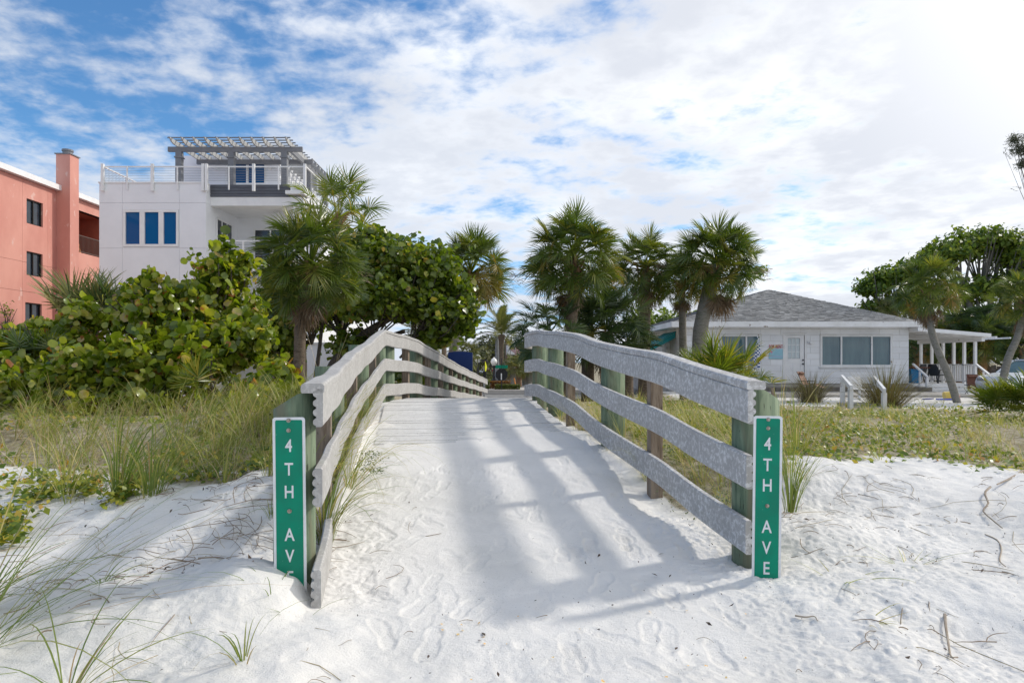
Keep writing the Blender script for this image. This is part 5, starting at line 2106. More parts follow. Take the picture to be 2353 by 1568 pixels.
# ------------------------------------------------------------------ dune grasses, vines, litter
def blades(B, az, L, th0, bend, width, tint, segs=6, sag=1.35):
    """curved tapering blades; B (n,3) roots, th0 lean from vertical, bend added along the blade"""
    n = len(B)
    P = np.zeros((n, segs + 1, 3))
    P[:, 0] = B
    s = np.linspace(0, 1, segs + 1)
    for i in range(segs):
        sm = (s[i] + s[i + 1]) / 2
        th = th0 + bend * sm ** sag
        st = L / segs
        P[:, i + 1, 0] = P[:, i, 0] + st * np.sin(th) * np.sin(az)
        P[:, i + 1, 1] = P[:, i, 1] + st * np.sin(th) * np.cos(az)
        P[:, i + 1, 2] = P[:, i, 2] + st * np.cos(th)
    w = np.array([.75, 1.0, .95, .85, .65, .4, .05])[:segs + 1] if segs == 6 else np.linspace(1, .06, segs + 1)
    W = np.stack([np.cos(az), -np.sin(az), np.zeros(n)], -1)
    tw = np.random.RandomState(n).uniform(-.5, .5, n)
    W[:, 2] = np.sin(tw)
    off = W[:, None, :] * (w[None, :, None] * width[:, None, None] * .5)
    V = np.stack([P - off, P + off], 2).reshape(n, -1, 3)
    k = np.arange(segs)
    f = np.stack([2 * k, 2 * k + 1, 2 * k + 3, 2 * k + 2], -1)
    F = f[None] + (np.arange(n) * 2 * (segs + 1))[:, None, None]
    return V.reshape(-1, 3), F.reshape(-1, 4), np.repeat(tint, segs)


def tufts(centres, per, rs, L=(.35, .8), spread=.05, lean=(0.05, .5), bend=(.5, 1.9), width=(.004, .008), taz=None, tz=0.0):
    n = len(centres) * per
    c = np.repeat(centres, per, 0)
    az = rs.uniform(0, 6.283, n)
    if taz is not None:
        az = np.where(rs.rand(n) < .6, rs.normal(taz, .8, n), az)
    r = spread * rs.rand(n) ** .6
    x, y = c[:, 0] + r * np.sin(az), c[:, 1] + r * np.cos(az)
    B = np.stack([x, y, c[:, 2] - .02], -1)
    sc = np.repeat(rs.uniform(.65, 1.15, len(centres)), per)
    tshift = np.repeat(rs.uniform(-.18, .18, len(centres)), per)
    return blades(B, az, rs.uniform(*L, n) * sc, rs.uniform(*lean, n), rs.uniform(*bend, n), rs.uniform(*width, n), np.clip(rs.rand(n) * .9 + tshift + tz, 0, .995))


def field(n, x0, x1, y0, y1, mask, rs, thr=None):
    X, Y = rs.uniform(x0, x1, n), y0 + (y1 - y0) * rs.rand(n) ** 1.35
    X = X * (1 if False else 1)
    m = mask(X, Y)
    keep = rs.rand(n) < m
    X, Y = X[keep], Y[keep]
    return np.stack([X, Y, base_h(X, Y)], -1)


def stuff(name, parts, mat, label=None):
    V, F, T, o = [], [], [], 0
    for v, f, t in parts:
        V.append(v)
        F.append(f + o)
        T.append(t)
        o += len(v)
    return link(name, mesh_np(name, np.concatenate(V), np.concatenate(F), np.concatenate(T)), mat, kind='stuff', label=label)


rs = np.random.RandomState(77)
ml = lambda X, Y: veg_l(X, Y) * (1 - sstep(Y, 9.5, 12))
mr = lambda X, Y: veg_r(X, Y) * (1 - .6 * sstep(Y, 15, 20))
stuff('dune_grass', [tufts(field(430, -9.5, -1.1, 4.0, 11, ml, rs), 15, rs, taz=1.6, L=(.30, .80), bend=(.7, 2.2), width=(.004, .0075)),
                     tufts(field(240, -3.2, -1.1, 4.4, 10, ml, rs), 20, rs, taz=1.4, L=(.30, .75)),
                     tufts(field(560, .7, 8.2, 4.8, 13, mr, rs), 13, rs, taz=-1.2, L=(.12, .36), width=(.003, .006)),
                     tufts(field(120, .7, 7.5, 4.8, 9, mr, rs), 9, rs, taz=-1.2, L=(.4, .75), width=(.003, .006), bend=(.8, 2.4)),
                     tufts(field(260, .6, 2.6, 4.6, 10, mr, rs), 15, rs, taz=-1.2, L=(.3, .65), width=(.003, .006)),
                     tufts(field(300, 2.0, 14, 10, 22, mr, rs), 12, rs, L=(.15, .4), width=(.006, .011))], M_OATS,
      'arching green and straw coloured beach grass on the dune')
stuff('dry_grass', [tufts(field(340, -9, -1.1, 4.1, 11, ml, rs), 12, rs, L=(.16, .5), lean=(.4, 1.3), bend=(.2, 1.6), width=(.003, .006), tz=.05),
                    tufts(field(520, .7, 9, 4.7, 14, mr, rs), 12, rs, L=(.10, .34), lean=(.4, 1.3), bend=(.2, 1.6), width=(.003, .006)),
                    tufts(field(330, -9, -1.1, 4.2, 11, ml, rs), 10, rs, L=(.3, .7), lean=(.1, .6), bend=(.7, 2.2), width=(.002, .004))], M_STRAW,
      'dry straw blades between the green grass')


def vine(n, x0, x1, y0, y1, mask, size, rs, h=.10, patch=1.0, pseed=0):
    P = field(n, x0, x1, y0, y1, mask, rs)
    g = fbm(P[:, 0] * 1.1 * patch, P[:, 1] * .9 * patch, 3, 60 + pseed)
    P = P[g > -.10]
    P[:, 2] += rs.rand(len(P)) ** 1.5 * h * (1 + fbm(P[:, 0], P[:, 1], 2, 5))
    N = rs.normal(size=P.shape) * .6 + np.array([.1, -.25, 1.0])
    S = rs.uniform(size * .6, size * 1.25, len(P))
    tv, tf = oval_leaf(.8)
    V, F, _ = scatter(tv, tf, P, N, S, rs)
    return V, F, rs.rand(len(P)) ** 1.2


stuff('beach_vine', [vine(15000, -9, -1.1, 3.9, 10.5, ml, .060, rs, h=.14),
                     vine(24000, 1.4, 9.5, 5.2, 13, mr, .060, rs, h=.09, pseed=1),
                     vine(6000, 2.5, 14, 12, 22, mr, .08, rs, h=.10, pseed=2)], M_VINE, 'low yellow-green beach vine covering the dune top')


def patch_vine(spots, n, size, rs):
    out = []
    for px, py, d, rx, ry in spots:
        c = at(px, py, d)
        X = c.x + rs.normal(size=n) * rx
        Y = c.y + rs.normal(size=n) * ry
        P = np.stack([X, Y, base_h(X, Y) + .01 + rs.rand(n) * .09], -1)
        N = rs.normal(size=P.shape) * .55 + np.array([.1, -.3, 1.0])
        tv, tf = oval_leaf(.8)
        V, F, _ = scatter(tv, tf, P, N, rs.uniform(size * .6, size * 1.2, n), rs)
        out.append((V, F, rs.rand(n) * .62))
    return out


stuff('beach_creeper', patch_vine([(40, 1145, 4.9, .24, .15), (30, 1105, 5.3, .4, .2), (130, 1140, 4.9, .10, .07), (25, 1200, 4.4, .09, .10), (10, 1235, 4.2, .06, .06), (95, 1165, 4.7, .07, .05), (195, 1155, 4.8, .06, .05),
                                   (270, 1175, 4.6, .06, .05), (300, 1165, 4.7, .04, .05), (470, 1110, 5.1, .22, .10), (560, 1095, 5.2, .2, .1), (10, 1275, 3.95, .05, .06), (150, 1105, 5.2, .25, .12), (250, 1110, 5.1, .2, .10), (380, 1108, 5.1, .22, .09), (610, 1085, 5.2, .16, .12), (640, 1060, 5.5, .12, .15)], 95, .058, rs), M_VINE,
      'patches of green beach creeper spilling onto the white sand')
dusty = []
for px, py, d, rx, ry in [(1560, 1120, 5.8, .13, .20), (1610, 1130, 5.4, .14, .18), (1640, 1150, 5.1, .10, .12), (1520, 1090, 6.3, .12, .2), (850, 1060, 6.1, .06, .07)]:
    n = 330
    c = at(px, py, d)
    X, Y = c.x + rs.normal(size=n) * rx, c.y + rs.normal(size=n) * ry
    if px > 1000:
        X = np.maximum(X, rail_xr(Y) + .10)
    P = np.stack([X, Y, base_h(X, Y) + .02 + rs.rand(n) * .20], -1)
    N = rs.normal(size=P.shape) * .8 + np.array([0, -.2, .8])
    tv, tf = oval_leaf(.6)
    V, F, _ = scatter(tv, tf, P, N, rs.uniform(.014, .030, n), rs)
    dusty.append((V, F, rs.rand(n)))
stuff('dusty_groundcover', dusty, M_DUSTY, 'small grey-green leaves behind the lowest right plank')


def tuft_thing(label, px, py, d, n, L, seed, mat, taz=None, spread=.06, lean=(.05, .5), bend=(.6, 2.0), width=(.005, .009), stems=0, name='sea_oats', group='sea oat clumps', z=None):
    p = at(px, py, d)
    base = Vector((p.x, p.y, H(p.x, p.y) if z is None else z))
    t = thing(name, label, 'grass clump', base, group)
    r = np.random.RandomState(seed)
    V, F, T = tufts(np.zeros((1, 3)), n, r, L=L, spread=spread, lean=lean, bend=bend, width=width, taz=taz)
    link('blades', mesh_np('blades', V, F, T), mat, t, kind='stuff')
    if stems:
        V, F, T = tufts(np.zeros((1, 3)), stems, r, L=(L[0] * .35, L[0] * .7), spread=spread * .7, lean=(0, .25), bend=(0, .3), width=(.008, .013), tz=.9)
        link('stems', mesh_np('stems', V, F, np.full(len(F), .995)), mat, t, kind='stuff')
    return t


tuft_thing('tall sea oats clump with reddish stems on the left dune edge', 268, 1160, 4.75, 60, (.55, 1.05), 1, M_OATS_G, taz=1.3, stems=9, spread=.10)
tuft_thing('sea oats clump with reddish stems leaning right, left of the half buried sign', 345, 1165, 4.7, 55, (.5, 1.0), 2, M_OATS_G, taz=1.6, stems=8, spread=.10, bend=(.8, 2.3))
tuft_thing('sea oats clump right beside the right-hand street sign', 1815, 1110, 5.0, 46, (.4, .8), 3, M_OATS_G, taz=.6, stems=8, spread=.05, lean=(.0, .3), bend=(.3, 1.5))
tuft_thing('long grass clump growing through the left railing behind the end post', 742, 1145, 4.35, 60, (.4, .8), 4, M_OATS_G, taz=1.6, spread=.06, lean=(.0, .4), bend=(.5, 2.2))
tuft_thing('trailing grass clump hanging from the left railing over the path', 800, 1040, 5.7, 70, (.45, .95), 5, M_OATS, taz=1.9, spread=.08, lean=(.1, .7), bend=(1.2, 2.6), width=(.003, .006))
tuft_thing('grass clump in the bottom left corner with long arching blades across the sand', -110, 1500, 2.8, 60, (.7, 1.45), 6, M_OATS_G, taz=1.45, spread=.22, lean=(.55, 1.15), bend=(.2, 1.0), width=(.004, .008))
tuft_thing('grass clump just outside the lower left edge sending blades into the sand', -90, 1380, 3.1, 40, (.6, 1.15), 7, M_OATS_G, taz=1.6, spread=.12, lean=(.5, 1.1), bend=(.3, 1.2))
tuft_thing('low grass clump at the bottom edge left of the path', 560, 1590, 2.72, 14, (.25, .5), 8, M_OATS_G, spread=.03, lean=(.2, .8), bend=(.6, 2.0), width=(.004, .007))
tuft_thing('low grass clump near the bottom edge, second from the left corner', 150, 1640, 2.5, 20, (.4, .95), 18, M_OATS_G, taz=1.5, spread=.05, lean=(.4, 1.1), bend=(.4, 1.3), width=(.004, .007))
tuft_thing('tiny grass sprig on the bare sand left of the buried sign', 232, 1370, 3.45, 9, (.18, .36), 9, M_OATS_G, spread=.015, lean=(.2, .9), bend=(.3, 1.6), width=(.004, .006))
tuft_thing('small grass sprig below the buried street sign', 690, 1400, 3.25, 8, (.18, .34), 10, M_OATS_G, taz=-1.6, spread=.012, lean=(.6, 1.2), bend=(.2, 1.0), width=(.004, .006))
tuft_thing('grass sprig bending left on the sand between two litter patches', 625, 1385, 3.3, 7, (.2, .42), 11, M_OATS_G, taz=-1.5, spread=.012, lean=(.3, .8), bend=(.8, 2.0), width=(.004, .006))
tuft_thing('small upright grass sprig next to the buried street sign', 722 - 100, 1190, 4.3, 12, (.14, .28), 12, M_OATS_G, spread=.02, width=(.004, .006))
tuft_thing('flattened grass sprig in the middle of the right sand slope', 2085, 1305, 4.0, 13, (.2, .45), 13, M_OATS, taz=1.7, spread=.02, lean=(.9, 1.4), bend=(.1, .8), width=(.004, .007))
tuft_thing('flattened grass sprig on the sand right of the right-hand sign', 1930, 1350, 3.8, 12, (.2, .42), 14, M_OATS, spread=.02, lean=(.9, 1.4), bend=(.1, .8), width=(.004, .007))
tuft_thing('grass sprig on the lower right sand slope', 1985, 1460, 3.3, 9, (.18, .36), 15, M_OATS, taz=2.2, spread=.02, lean=(.9, 1.4), bend=(.1, .8), width=(.004, .006))
tuft_thing('tall wispy grass clump behind the right-hand sign', 1830, 1020, 6.8, 60, (.5, 1.0), 16, M_OATS, spread=.2, lean=(.1, .6), bend=(.6, 2.1))
tuft_thing('tall arching grass blades rising in front of the house door', 1790, 985, 8.0, 46, (.6, 1.15), 17, M_OATS, spread=.25, lean=(.1, .7), bend=(.8, 2.0))
tuft_thing('tall thin grass in front of the sea grape bushes at the left', 190, 1010, 6.6, 46, (.7, 1.15), 19, M_OATS_G, taz=1.3, spread=.25, lean=(.0, .5), bend=(.5, 1.9), width=(.004, .008))
tuft_thing('tall thin grass below the tall sea grape bush', 420, 1010, 6.6, 46, (.6, 1.05), 20, M_OATS_G, taz=1.4, spread=.3, lean=(.0, .5), bend=(.6, 2.0), width=(.004, .008))
tuft_thing('tall grass between the sea grape and the left sign post', 590, 1035, 6.3, 50, (.45, .85), 21, M_OATS, spread=.3, lean=(.0, .5), bend=(.6, 2.0))
tuft_thing('pale dry grass stalk standing outside the left railing', 745, 905, 9.0, 4, (.9, 1.35), 22, M_STRAW, taz=1.2, spread=.03, lean=(.1, .3), bend=(.0, .4), width=(.006, .010), name='dry_stalk')
for lab, px, py, d, L, n in [('round brown ornamental grass beside the brown recliner', 1862, 928, 21, 1.15, 420), ('round brown ornamental grass between the white handrails', 2035, 945, 17, 1.30, 560)]:
    tuft_thing(lab, px, py, d, n, (L * .6, L), 30 + px, M_FOUNT, spread=.36, lean=(.0, .9), bend=(.2, 1.2), width=(.008, .014), name='fountain_grass', group='ornamental grasses')


# twigs and dead stems lying on the sand
def lying(n, area, rs, L=(.05, .22), rad=(.0012, .0028), curl=1.0):
    mb = MB()
    for k in range(n):
        x0, x1, y0, y1 = area
        x, y = rs.uniform(x0, x1), rs.uniform(y0, y1)
        if rail_xl(y) - .12 < x < rail_xr(y) + .1 and y > 3.4 and rs.rand() < .85:
            continue
        a = rs.uniform(0, 6.28)
        l = rs.uniform(*L)
        c = rs.normal(0, curl)
        pts, px_, py_ = [], x, y
        for i in range(6):
            pts.append((px_, py_))
            px_ += l / 5 * math.cos(a)
            py_ += l / 5 * math.sin(a)
            a += c / 5 + rs.normal(0, .15)
        zz = base_h(np.array([p[0] for p in pts]), np.array([p[1] for p in pts]))
        lift = rs.uniform(.004, .012)
        r0 = rs.uniform(*rad)
        mb.tube([(p[0], p[1], z + lift + .010 * math.sin(i * .63 * 1.0)) for i, (p, z) in enumerate(zip(pts, zz))], [r0, r0, r0, r0 * .9, r0 * .7, r0 * .4], 4, cap=False)
    return mb


m = lying(220, (-3.0, -.85, 2.9, 5.0), rs)
m.build('dead_stems', M_TWIG, kind='stuff')
m = lying(90, (-1.9, -.9, 3.5, 4.9), rs, L=(.15, .45), curl=1.6)
m.build('dead_runners', M_TWIG, kind='stuff')
m = lying(190, (1.6, 4.4, 2.8, 5.8), rs, L=(.04, .24))
m.build('dead_stems', M_TWIG, kind='stuff')
m = lying(46, (1.7, 4.2, 3.0, 5.6), rs, L=(.2, .6), curl=1.3, rad=(.0012, .0022))
m.build('dead_runners', M_STRAW, kind='stuff')
m = lying(46, (-2.6, -.9, 2.7, 4.2), rs, L=(.2, .6), curl=1.3, rad=(.001, .002))
m.build('dead_runners', M_STRAW, kind='stuff')
m = lying(40, (1.6, 4.2, 2.8, 5.6), rs, L=(.04, .12))
m.build('dead_stems', M_TWIG, kind='stuff')
m = lying(55, (-1.2, 2.2, 2.6, 4.6), rs, L=(.03, .12), rad=(.001, .002))
m.build('dead_stems', M_TWIG, kind='stuff')
m = lying(60, (-1.15, -.55, 3.6, 5.8), rs, L=(.1, .35), curl=1.5)
for p in [(-.95, 4.0), (-1.0, 4.5), (-.85, 4.2)]:
    pass
m.build('dead_runners', M_TWIG, kind='stuff')
# dark scraps
sp = []
for n, (cx, cy, sx, sy) in [(30, (-1.75, 3.62, .16, .05)), (26, (-1.42, 3.6, .10, .05)), (18, (-1.0, 3.18, .035, .02)), (70, (2.6, 3.9, .7, .5)), (60, (-2.2, 4.7, .7, .25)), (26, (.6, 3.4, 1.2, .5)), (30, (1.75, 4.6, .3, .3))]:
    X, Y = cx + rs.normal(size=n) * sx, cy + rs.normal(size=n) * sy
    P = np.stack([X, Y, base_h(X, Y) + .012], -1)
    N = rs.normal(size=P.shape) * .7 + np.array([0, 0, 1.0])
    tv, tf = oval_leaf(.45)
    V, F, _ = scatter(tv, tf, P, N, rs.uniform(.012, .045, n), rs)
    sp.append((V, F, rs.rand(n)))
for n, (cx, cy, sx, sy) in [(420, (2.7, 4.1, .9, .7)), (260, (-2.0, 3.9, .6, .6)), (160, (.6, 3.2, 1.0, .5))]:
    X, Y = cx + rs.normal(size=n) * sx, cy + rs.normal(size=n) * sy
    P = np.stack([X, Y, base_h(X, Y) + .016], -1)
    N = rs.normal(size=P.shape) * .7 + np.array([0, 0, 1.0])
    V, F, _ = scatter(tv, tf, P, N, rs.uniform(.004, .014, n), rs)
    sp.append((V, F, rs.rand(n)))
stuff('leaf_scraps', sp, M_DARKLITTER, 'dark scraps of dead leaf scattered on the sand')
# roots lying on the right sand slope
for lab, pts, r in [('pale dead root lying straight on the lower right sand', [(2170, 1420), (2172, 1450), (2178, 1490), (2184, 1520), (2200, 1545)], .006),
                    ('looped pale dead root on the upper right sand slope', [(2275, 1125), (2262, 1140), (2270, 1165), (2258, 1180), (2280, 1205), (2302, 1220)], .007),
                    ('dead root at the right edge of the dune crest', [(2352, 1085), (2330, 1100), (2310, 1110), (2290, 1120)], .009),
                    ('dark broken root below the looped root on the right slope', [(2262, 1235), (2290, 1250), (2300, 1270), (2296, 1295), (2310, 1310)], .005),
                    ('short curved stick on the sand below the right-hand sign', [(1826, 1428), (1850, 1427), (1870, 1430), (1878, 1436)], .004),
                    ('long thin dead root lying across the sand beside the left plank ends', [(455, 1292), (500, 1290), (560, 1300), (600, 1285), (680, 1270)], .004)]:
    P = []
    for px, py in pts:
        # intersect the view ray with the terrain, then place the root there
        d = 3.0
        for it in range(200):
            q = at(px, py, d)
            if q.z <= H(q.x, q.y):
                break
            d += .02
        P.append(Vector((q.x, q.y, H(q.x, q.y) + .022)))
    m = MB()
    sp_ = spline(P, 14)
    m.tube(sp_, [r * (1.2 - .05 * i) for i in range(14)], 6)
    tag(m.build('dead_root', M_DRIFT), lab, 'root', 'roots on the sand')
# a crumpled dead leaf and brown scraps near the buried sign
c = at(578, 1300, 3.55)
m = MB()
for k in range(26):
    a = rs.uniform(0, 6.28)
    rr = rs.uniform(.004, .03)
    p = Vector((c.x + rr * math.cos(a), c.y + rr * math.sin(a), H(c.x, c.y) + .015 + rs.uniform(0, .035)))
    q = p + Vector(rs.normal(size=3)) * .018
    w = p + Vector(rs.normal(size=3)) * .018
    v = q + (w - p)
    m.add([p, q, v, w], [(0, 1, 2, 3)])
tag(m.build('crumpled_leaf', M_BOOT), 'crumpled brown dead leaf on the sand left of the buried sign', 'dead leaf')
# small orange petals on the trampled sand
tv, tf = disc_leaf(8, cup=.25, notch=.0)
pm = mesh_np('petal', tv * np.array([.013, .010, .012]), tf)
pm.materials.append(M_PETAL)
for px, py in [(1014, 1438), (1060, 1438), (1016, 1453), (1100, 1435), (1062, 1452), (1052, 1462), (1110, 1470), (1113, 1484), (1165, 1484), (1190, 1419), (1332, 1448), (1493, 1410), (1577, 1408), (1713, 1417), (1580, 1535),
               (1622, 1533), (1532, 1560), (1530, 1560), (1668, 1562), (1385, 1568), (1712, 1517), (1082, 1566), (1270, 1515)]:
    d = 2.5
    for it in range(200):
        q = at(px, py, d)
        if q.z <= H(q.x, q.y):
            break
        d += .02
    o = bpy.data.objects.new('petal', pm)
    COL.objects.link(o)
    o.location = (q.x, q.y, H(q.x, q.y) + .008)
    o.rotation_euler = (rs.uniform(-.3, .3), rs.uniform(-.3, .3), rs.uniform(0, 6))
    o.scale = (rs.uniform(.8, 1.3),) * 3
    tag(o, 'small orange petal lying on the trampled sand at the foot of the path', 'petal', 'orange petals on the sand')
# yellow flowers
for lab, px, py, d in [('yellow daisy flower in the grass below the tall bush', 471, 1080, 5.5), ('yellow daisy flower at the very left edge of the dune grass', 2, 1023, 6.2),
                       ('small yellow flower left of the buried sign top', 620, 935, 7.6), ('tiny yellow flower near the creeper on the left dune', 153, 1062, 5.9)]:
    p = at(px, py, d)
    t = thing('yellow_flower', lab, 'flower', (p.x, p.y, H(p.x, p.y)), 'yellow flowers')
    m = MB()
    for k in range(10):
        a = k * .628
        m.add([p, p + Vector((math.cos(a) * .022 - math.sin(a) * .007, math.sin(a) * .012 - .012, .010 + math.cos(a) * .007 + math.sin(a) * .012)), p + Vector((math.cos(a) * .034, -.012, math.sin(a) * .028)),
               p + Vector((math.cos(a) * .022 + math.sin(a) * .007, -.014, math.sin(a) * .020 - math.cos(a) * .007))], [(0, 1, 2, 3)])
    m.build('petals', M_FLOWER, t)
    m = MB()
    m.tube([(p.x, p.y, H(p.x, p.y) - .02), tuple(p)], .002, 4)
    m.build('stem', M_OATS_G, t)
# ------------------------------------------------------------------ things around the beach house
def put(me_mb, name, mat, parent, **k):
    return me_mb.build(name, mat, parent, **k)


# FOR RENT sign
c = at(1782, 800, DH)
t = thing('rent_sign', 'red FOR RENT letters above a pale blue flamingo board beside the door', 'sign', (c.x, DH - .03, c.z - .5))
bx0, bx1 = PH(1765.5, 0).x, PH(1797, 0).x
bz1, bz0 = PH(0, 801).z, PH(0, 824).z
yq = DH - .055
m = MB()
m.bx(bx0, bx1, yq, yq + .03, bz0, bz1)
m.build('board', M_BOARDSIGN, t)
m = MB()
m.bx(bx0 + .03, bx1 - .02, yq - .003, yq, bz0 + .10, bz0 + .125)
m.build('stripe', M_LILAC, t)
me = text_mesh('FOR RENT', .225, xs=.60, depth=.006, bold=.0)
me.transform(Matrix.Rotation(math.radians(90), 4, 'X'))
me.transform(Matrix.Translation(Vector(((bx0 + bx1) / 2 - .0, yq + .01, bz1 + .03)) - wloc(t)))
link('lettering', me, M_REDLETTER, t)
m = MB()
fx, fz = bx0 + .10, bz1 - .12
m.prism([(-.06, -.02), (.0, -.05), (.07, -.06), (.03, -.01), (.0, .03), (-.04, .04)], (1, 0, 0), (0, 0, 1), (0, 1, 0), (fx, yq - .006, fz), .005)
m.prism([(-.058, .02), (-.045, .03), (-.055, .08), (-.035, .10), (-.065, .075)], (1, 0, 0), (0, 0, 1), (0, 1, 0), (fx, yq - .0065, fz), .0045)
m.prism([(.0, -.05), (.006, -.05), (.004, -.14), (-.002, -.14)], (1, 0, 0), (0, 0, 1), (0, 1, 0), (fx, yq - .0055, fz), .0045)
m.build('flamingo', M_PINKPAINT, t)

# folded checked parasol
def check_mat():
    m, T = new_mat('blue_white_check')
    geo = T.n('ShaderNodeNewGeometry')
    ck = T.n('ShaderNodeTexChecker')
    T.put(ck, 'Vector', geo.outputs['Position'])
    ck.inputs['Scale'].default_value = 13.0
    ck.inputs['Color1'].default_value = (.03, .08, .22, 1)
    ck.inputs['Color2'].default_value = (.75, .77, .80, 1)
    b = T.n('ShaderNodeBsdfPrincipled')
    T.put(b, 'Base Color', ck.outputs[0])
    b.inputs['Roughness'].default_value = .8
    finish(T, b.outputs[0])
    return m


c = at(1741, 905, 29.9)
t = thing('folded_parasol', 'closed parasol in blue and white check standing beside the left house window', 'parasol', (c.x, 29.9, .2))
m = MB()
zt_, zb_ = at(0, 775, 29.9).z, at(0, 847, 29.9).z
prof = []
N_ = 16
vs, fs = [], []
for i in range(9):
    s = i / 8
    z = zt_ + (zb_ - zt_) * s
    r0 = .035 + .10 * math.sin(min(1, s * 1.15) * math.pi * .55) ** .8
    for k in range(N_):
        a = 2 * math.pi * k / N_
        r = r0 * (1 + (.30 if k % 2 else -.1) * s)
        vs.append((c.x - .10 * s * s + r * math.cos(a), 29.9 + r * math.sin(a), z + (.03 if k % 2 else -.03) * (i == 8)))
for i in range(8):
    for k in range(N_):
        k2 = (k + 1) % N_
        fs.append((i * N_ + k, i * N_ + k2, (i + 1) * N_ + k2, (i + 1) * N_ + k))
fs.append(tuple(range(N_)))
m.add(vs, fs)
m.build('canopy', check_mat(), t)
m = MB()
m.tube([(c.x, 29.9, .15), (c.x - .02, 29.9, zt_ + .06)], .018, 8)
m.build('pole', M_WHITE, t)
m = MB()
m.lathe((c.x, 29.9, .18), [(.24, 0), (.24, .05), (.05, .09), (.03, .25)], 14)
m.build('base', M_BLKPLAST, t)


def recliner(label, c, yaw, sling, back=58, group='folding recliners', sc=1.0):
    t = thing('recliner', label, 'recliner', c, group)
    R_ = Matrix.Rotation(yaw, 4, 'Z') @ Matrix.Scale(sc, 4)

    def tr_(m):
        o = wloc(t)
        m.v = [tuple(R_ @ Vector(p) + o) for p in m.v]
        return m
    bk = math.radians(back)
    h = Vector((0, 0, .38))
    top = h + Vector((0, .78 * math.cos(bk), .78 * math.sin(bk)))
    kn = h + Vector((0, -.48, .06))
    ft = kn + Vector((0, -.45, -.18))
    m = MB()
    for x in (-.29, .29):
        X = Vector((x, 0, 0))
        m.tube([ft + X, kn + X, h + X, top + X], .014, 6)
    m.tube([ft + Vector((-.29, 0, 0)), ft + Vector((.29, 0, 0))], .014, 6)
    m.tube([top + Vector((-.29, 0, 0)), top + Vector((.29, 0, 0))], .014, 6)
    tr_(m).build('frame', M_BLKPLAST, t)
    for x in (-.32, .32):
        X = Vector((x, 0, 0))
        for a, b in (((.0, .32, .02), (0, -.38, .42)), ((0, -.42, .02), (0, .30, .42))):
            m = MB()
            m.tube([Vector(a) + X, Vector(b) + X], .014, 6)
            tr_(m).build('leg', M_BLKPLAST, t)
        m = MB()
        m.bar(Vector((x, -.30, .58)), Vector((x, .22, .60)), .055, .03)
        tr_(m).build('armrest', M_BLKPLAST, t)
    m = MB()
    for (a, b) in ((ft, kn), (kn, h), (h, top)):
        m.bar(a, b, .53, .008)
    tr_(m).build('sling', sling, t)
    m = MB()
    p = top - (top - h).normalized() * .12 + Vector((0, -.06, .02))
    m.tube([p + Vector((-.22, 0, 0)), p + Vector((-.2, 0, 0)), p + Vector((.2, 0, 0)), p + Vector((.22, 0, 0))], [.03, .06, .06, .03], 10)
    tr_(m).build('head_pillow', M_SLING, t)
    return t


c = at(1852, 908, 28.6)
recliner('brown folding recliner with head pillow in front of the house door', (c.x, 28.6, .20), math.radians(40), M_SLING_L, back=62, sc=.82)
c = at(2235, 913, 27.6)
recliner('dark brown folding recliner standing upright by the porch steps', (c.x, 27.6, .10), math.radians(-12), M_SLING, back=82, sc=.76)

# white resin chaise
c = at(1962, 905, 25.5)
t = thing('chaise_longue', 'white slatted resin chaise longue between the two white handrails', 'chaise', (c.x, 25.5, .2))
o = wloc(t)
for k in range(9):
    s = k / 9
    m = MB()
    a = Vector((.15 + .015 * k, .20 + .045 * k, .30 + .050 * k)) + o
    m.bar(a + Vector((-.24, 0, 0)), a + Vector((.24, 0, 0)), .02, .046, up=(.1, -.35, .9))
    m.build('slat', M_PLASTW, t)
for k in range(8):
    m = MB()
    a = Vector((.12 - .01 * k, .10 - .13 * k, .28)) + o
    m.bar(a + Vector((-.28, 0, 0)), a + Vector((.28, 0, 0)), .11, .02)
    m.build('slat', M_PLASTW, t)
for dx, dy in ((-.25, .1), (.30, .1), (-.3, -.8), (.25, -.8)):
    m = MB()
    m.bx(o.x + .1 + dx - .03, o.x + .1 + dx + .03, o.y + dy - .03, o.y + dy + .03, o.z - .05, o.z + .27)
    m.build('leg', M_PLASTW, t)

# white timber handrails of the sandy steps
for lab, top0, top1, bot0, bot1, d0, d1 in [('left white timber handrail of the sandy steps before the house', (1934, 866), (1955, 890), 940, 950, 17.5, 15.6),
                                            ('right white timber handrail beside the round ornamental grass', (2008, 868), (2032, 898), 930, 957, 17.5, 15.4)]:
    a, b = at(*top0, d0), at(*top1, d1)
    t = thing('handrail', lab, 'handrail', (a.x, a.y, H(a.x, a.y)), 'step handrails')
    m = MB()
    m.bar(a, b, .06, .11)
    m.build('top_rail', M_WHITE_OLD, t)
    for p in (a.lerp(b, .06), a.lerp(b, .94)):
        m = MB()
        m.bx(p.x - .045, p.x + .045, p.y - .045, p.y + .045, H(p.x, p.y) - .3, p.z - .06)
        m.build('post', M_WHITE_OLD, t)
m = MB()
for k in range(3):
    a = at(1985, 925 + 9 * k, 17.2 - .7 * k)
    m.bx(a.x - .55, a.x + .55, a.y - .3, a.y + .3, a.z - .3, a.z)
m.build('sandy_step', M_CONC, kind='structure')

# low timber rail and post by the foundation
a = at(1770, 892, 24)
t = thing('low_rail', 'low weathered timber rail with a rusty post left of the recliner', 'rail', (a.x, 24, .1))
m = MB()
m.bar(at(1690, 908, 24), at(1830, 906, 24), .08, .09)
m.build('rail', M_CONC, t)
m = MB()
a = at(1775, 890, 23.9)
m.bx(a.x - .05, a.x + .05, 23.85, 23.94, -.1, a.z)
m.build('post', M_BROWNPOST, t)

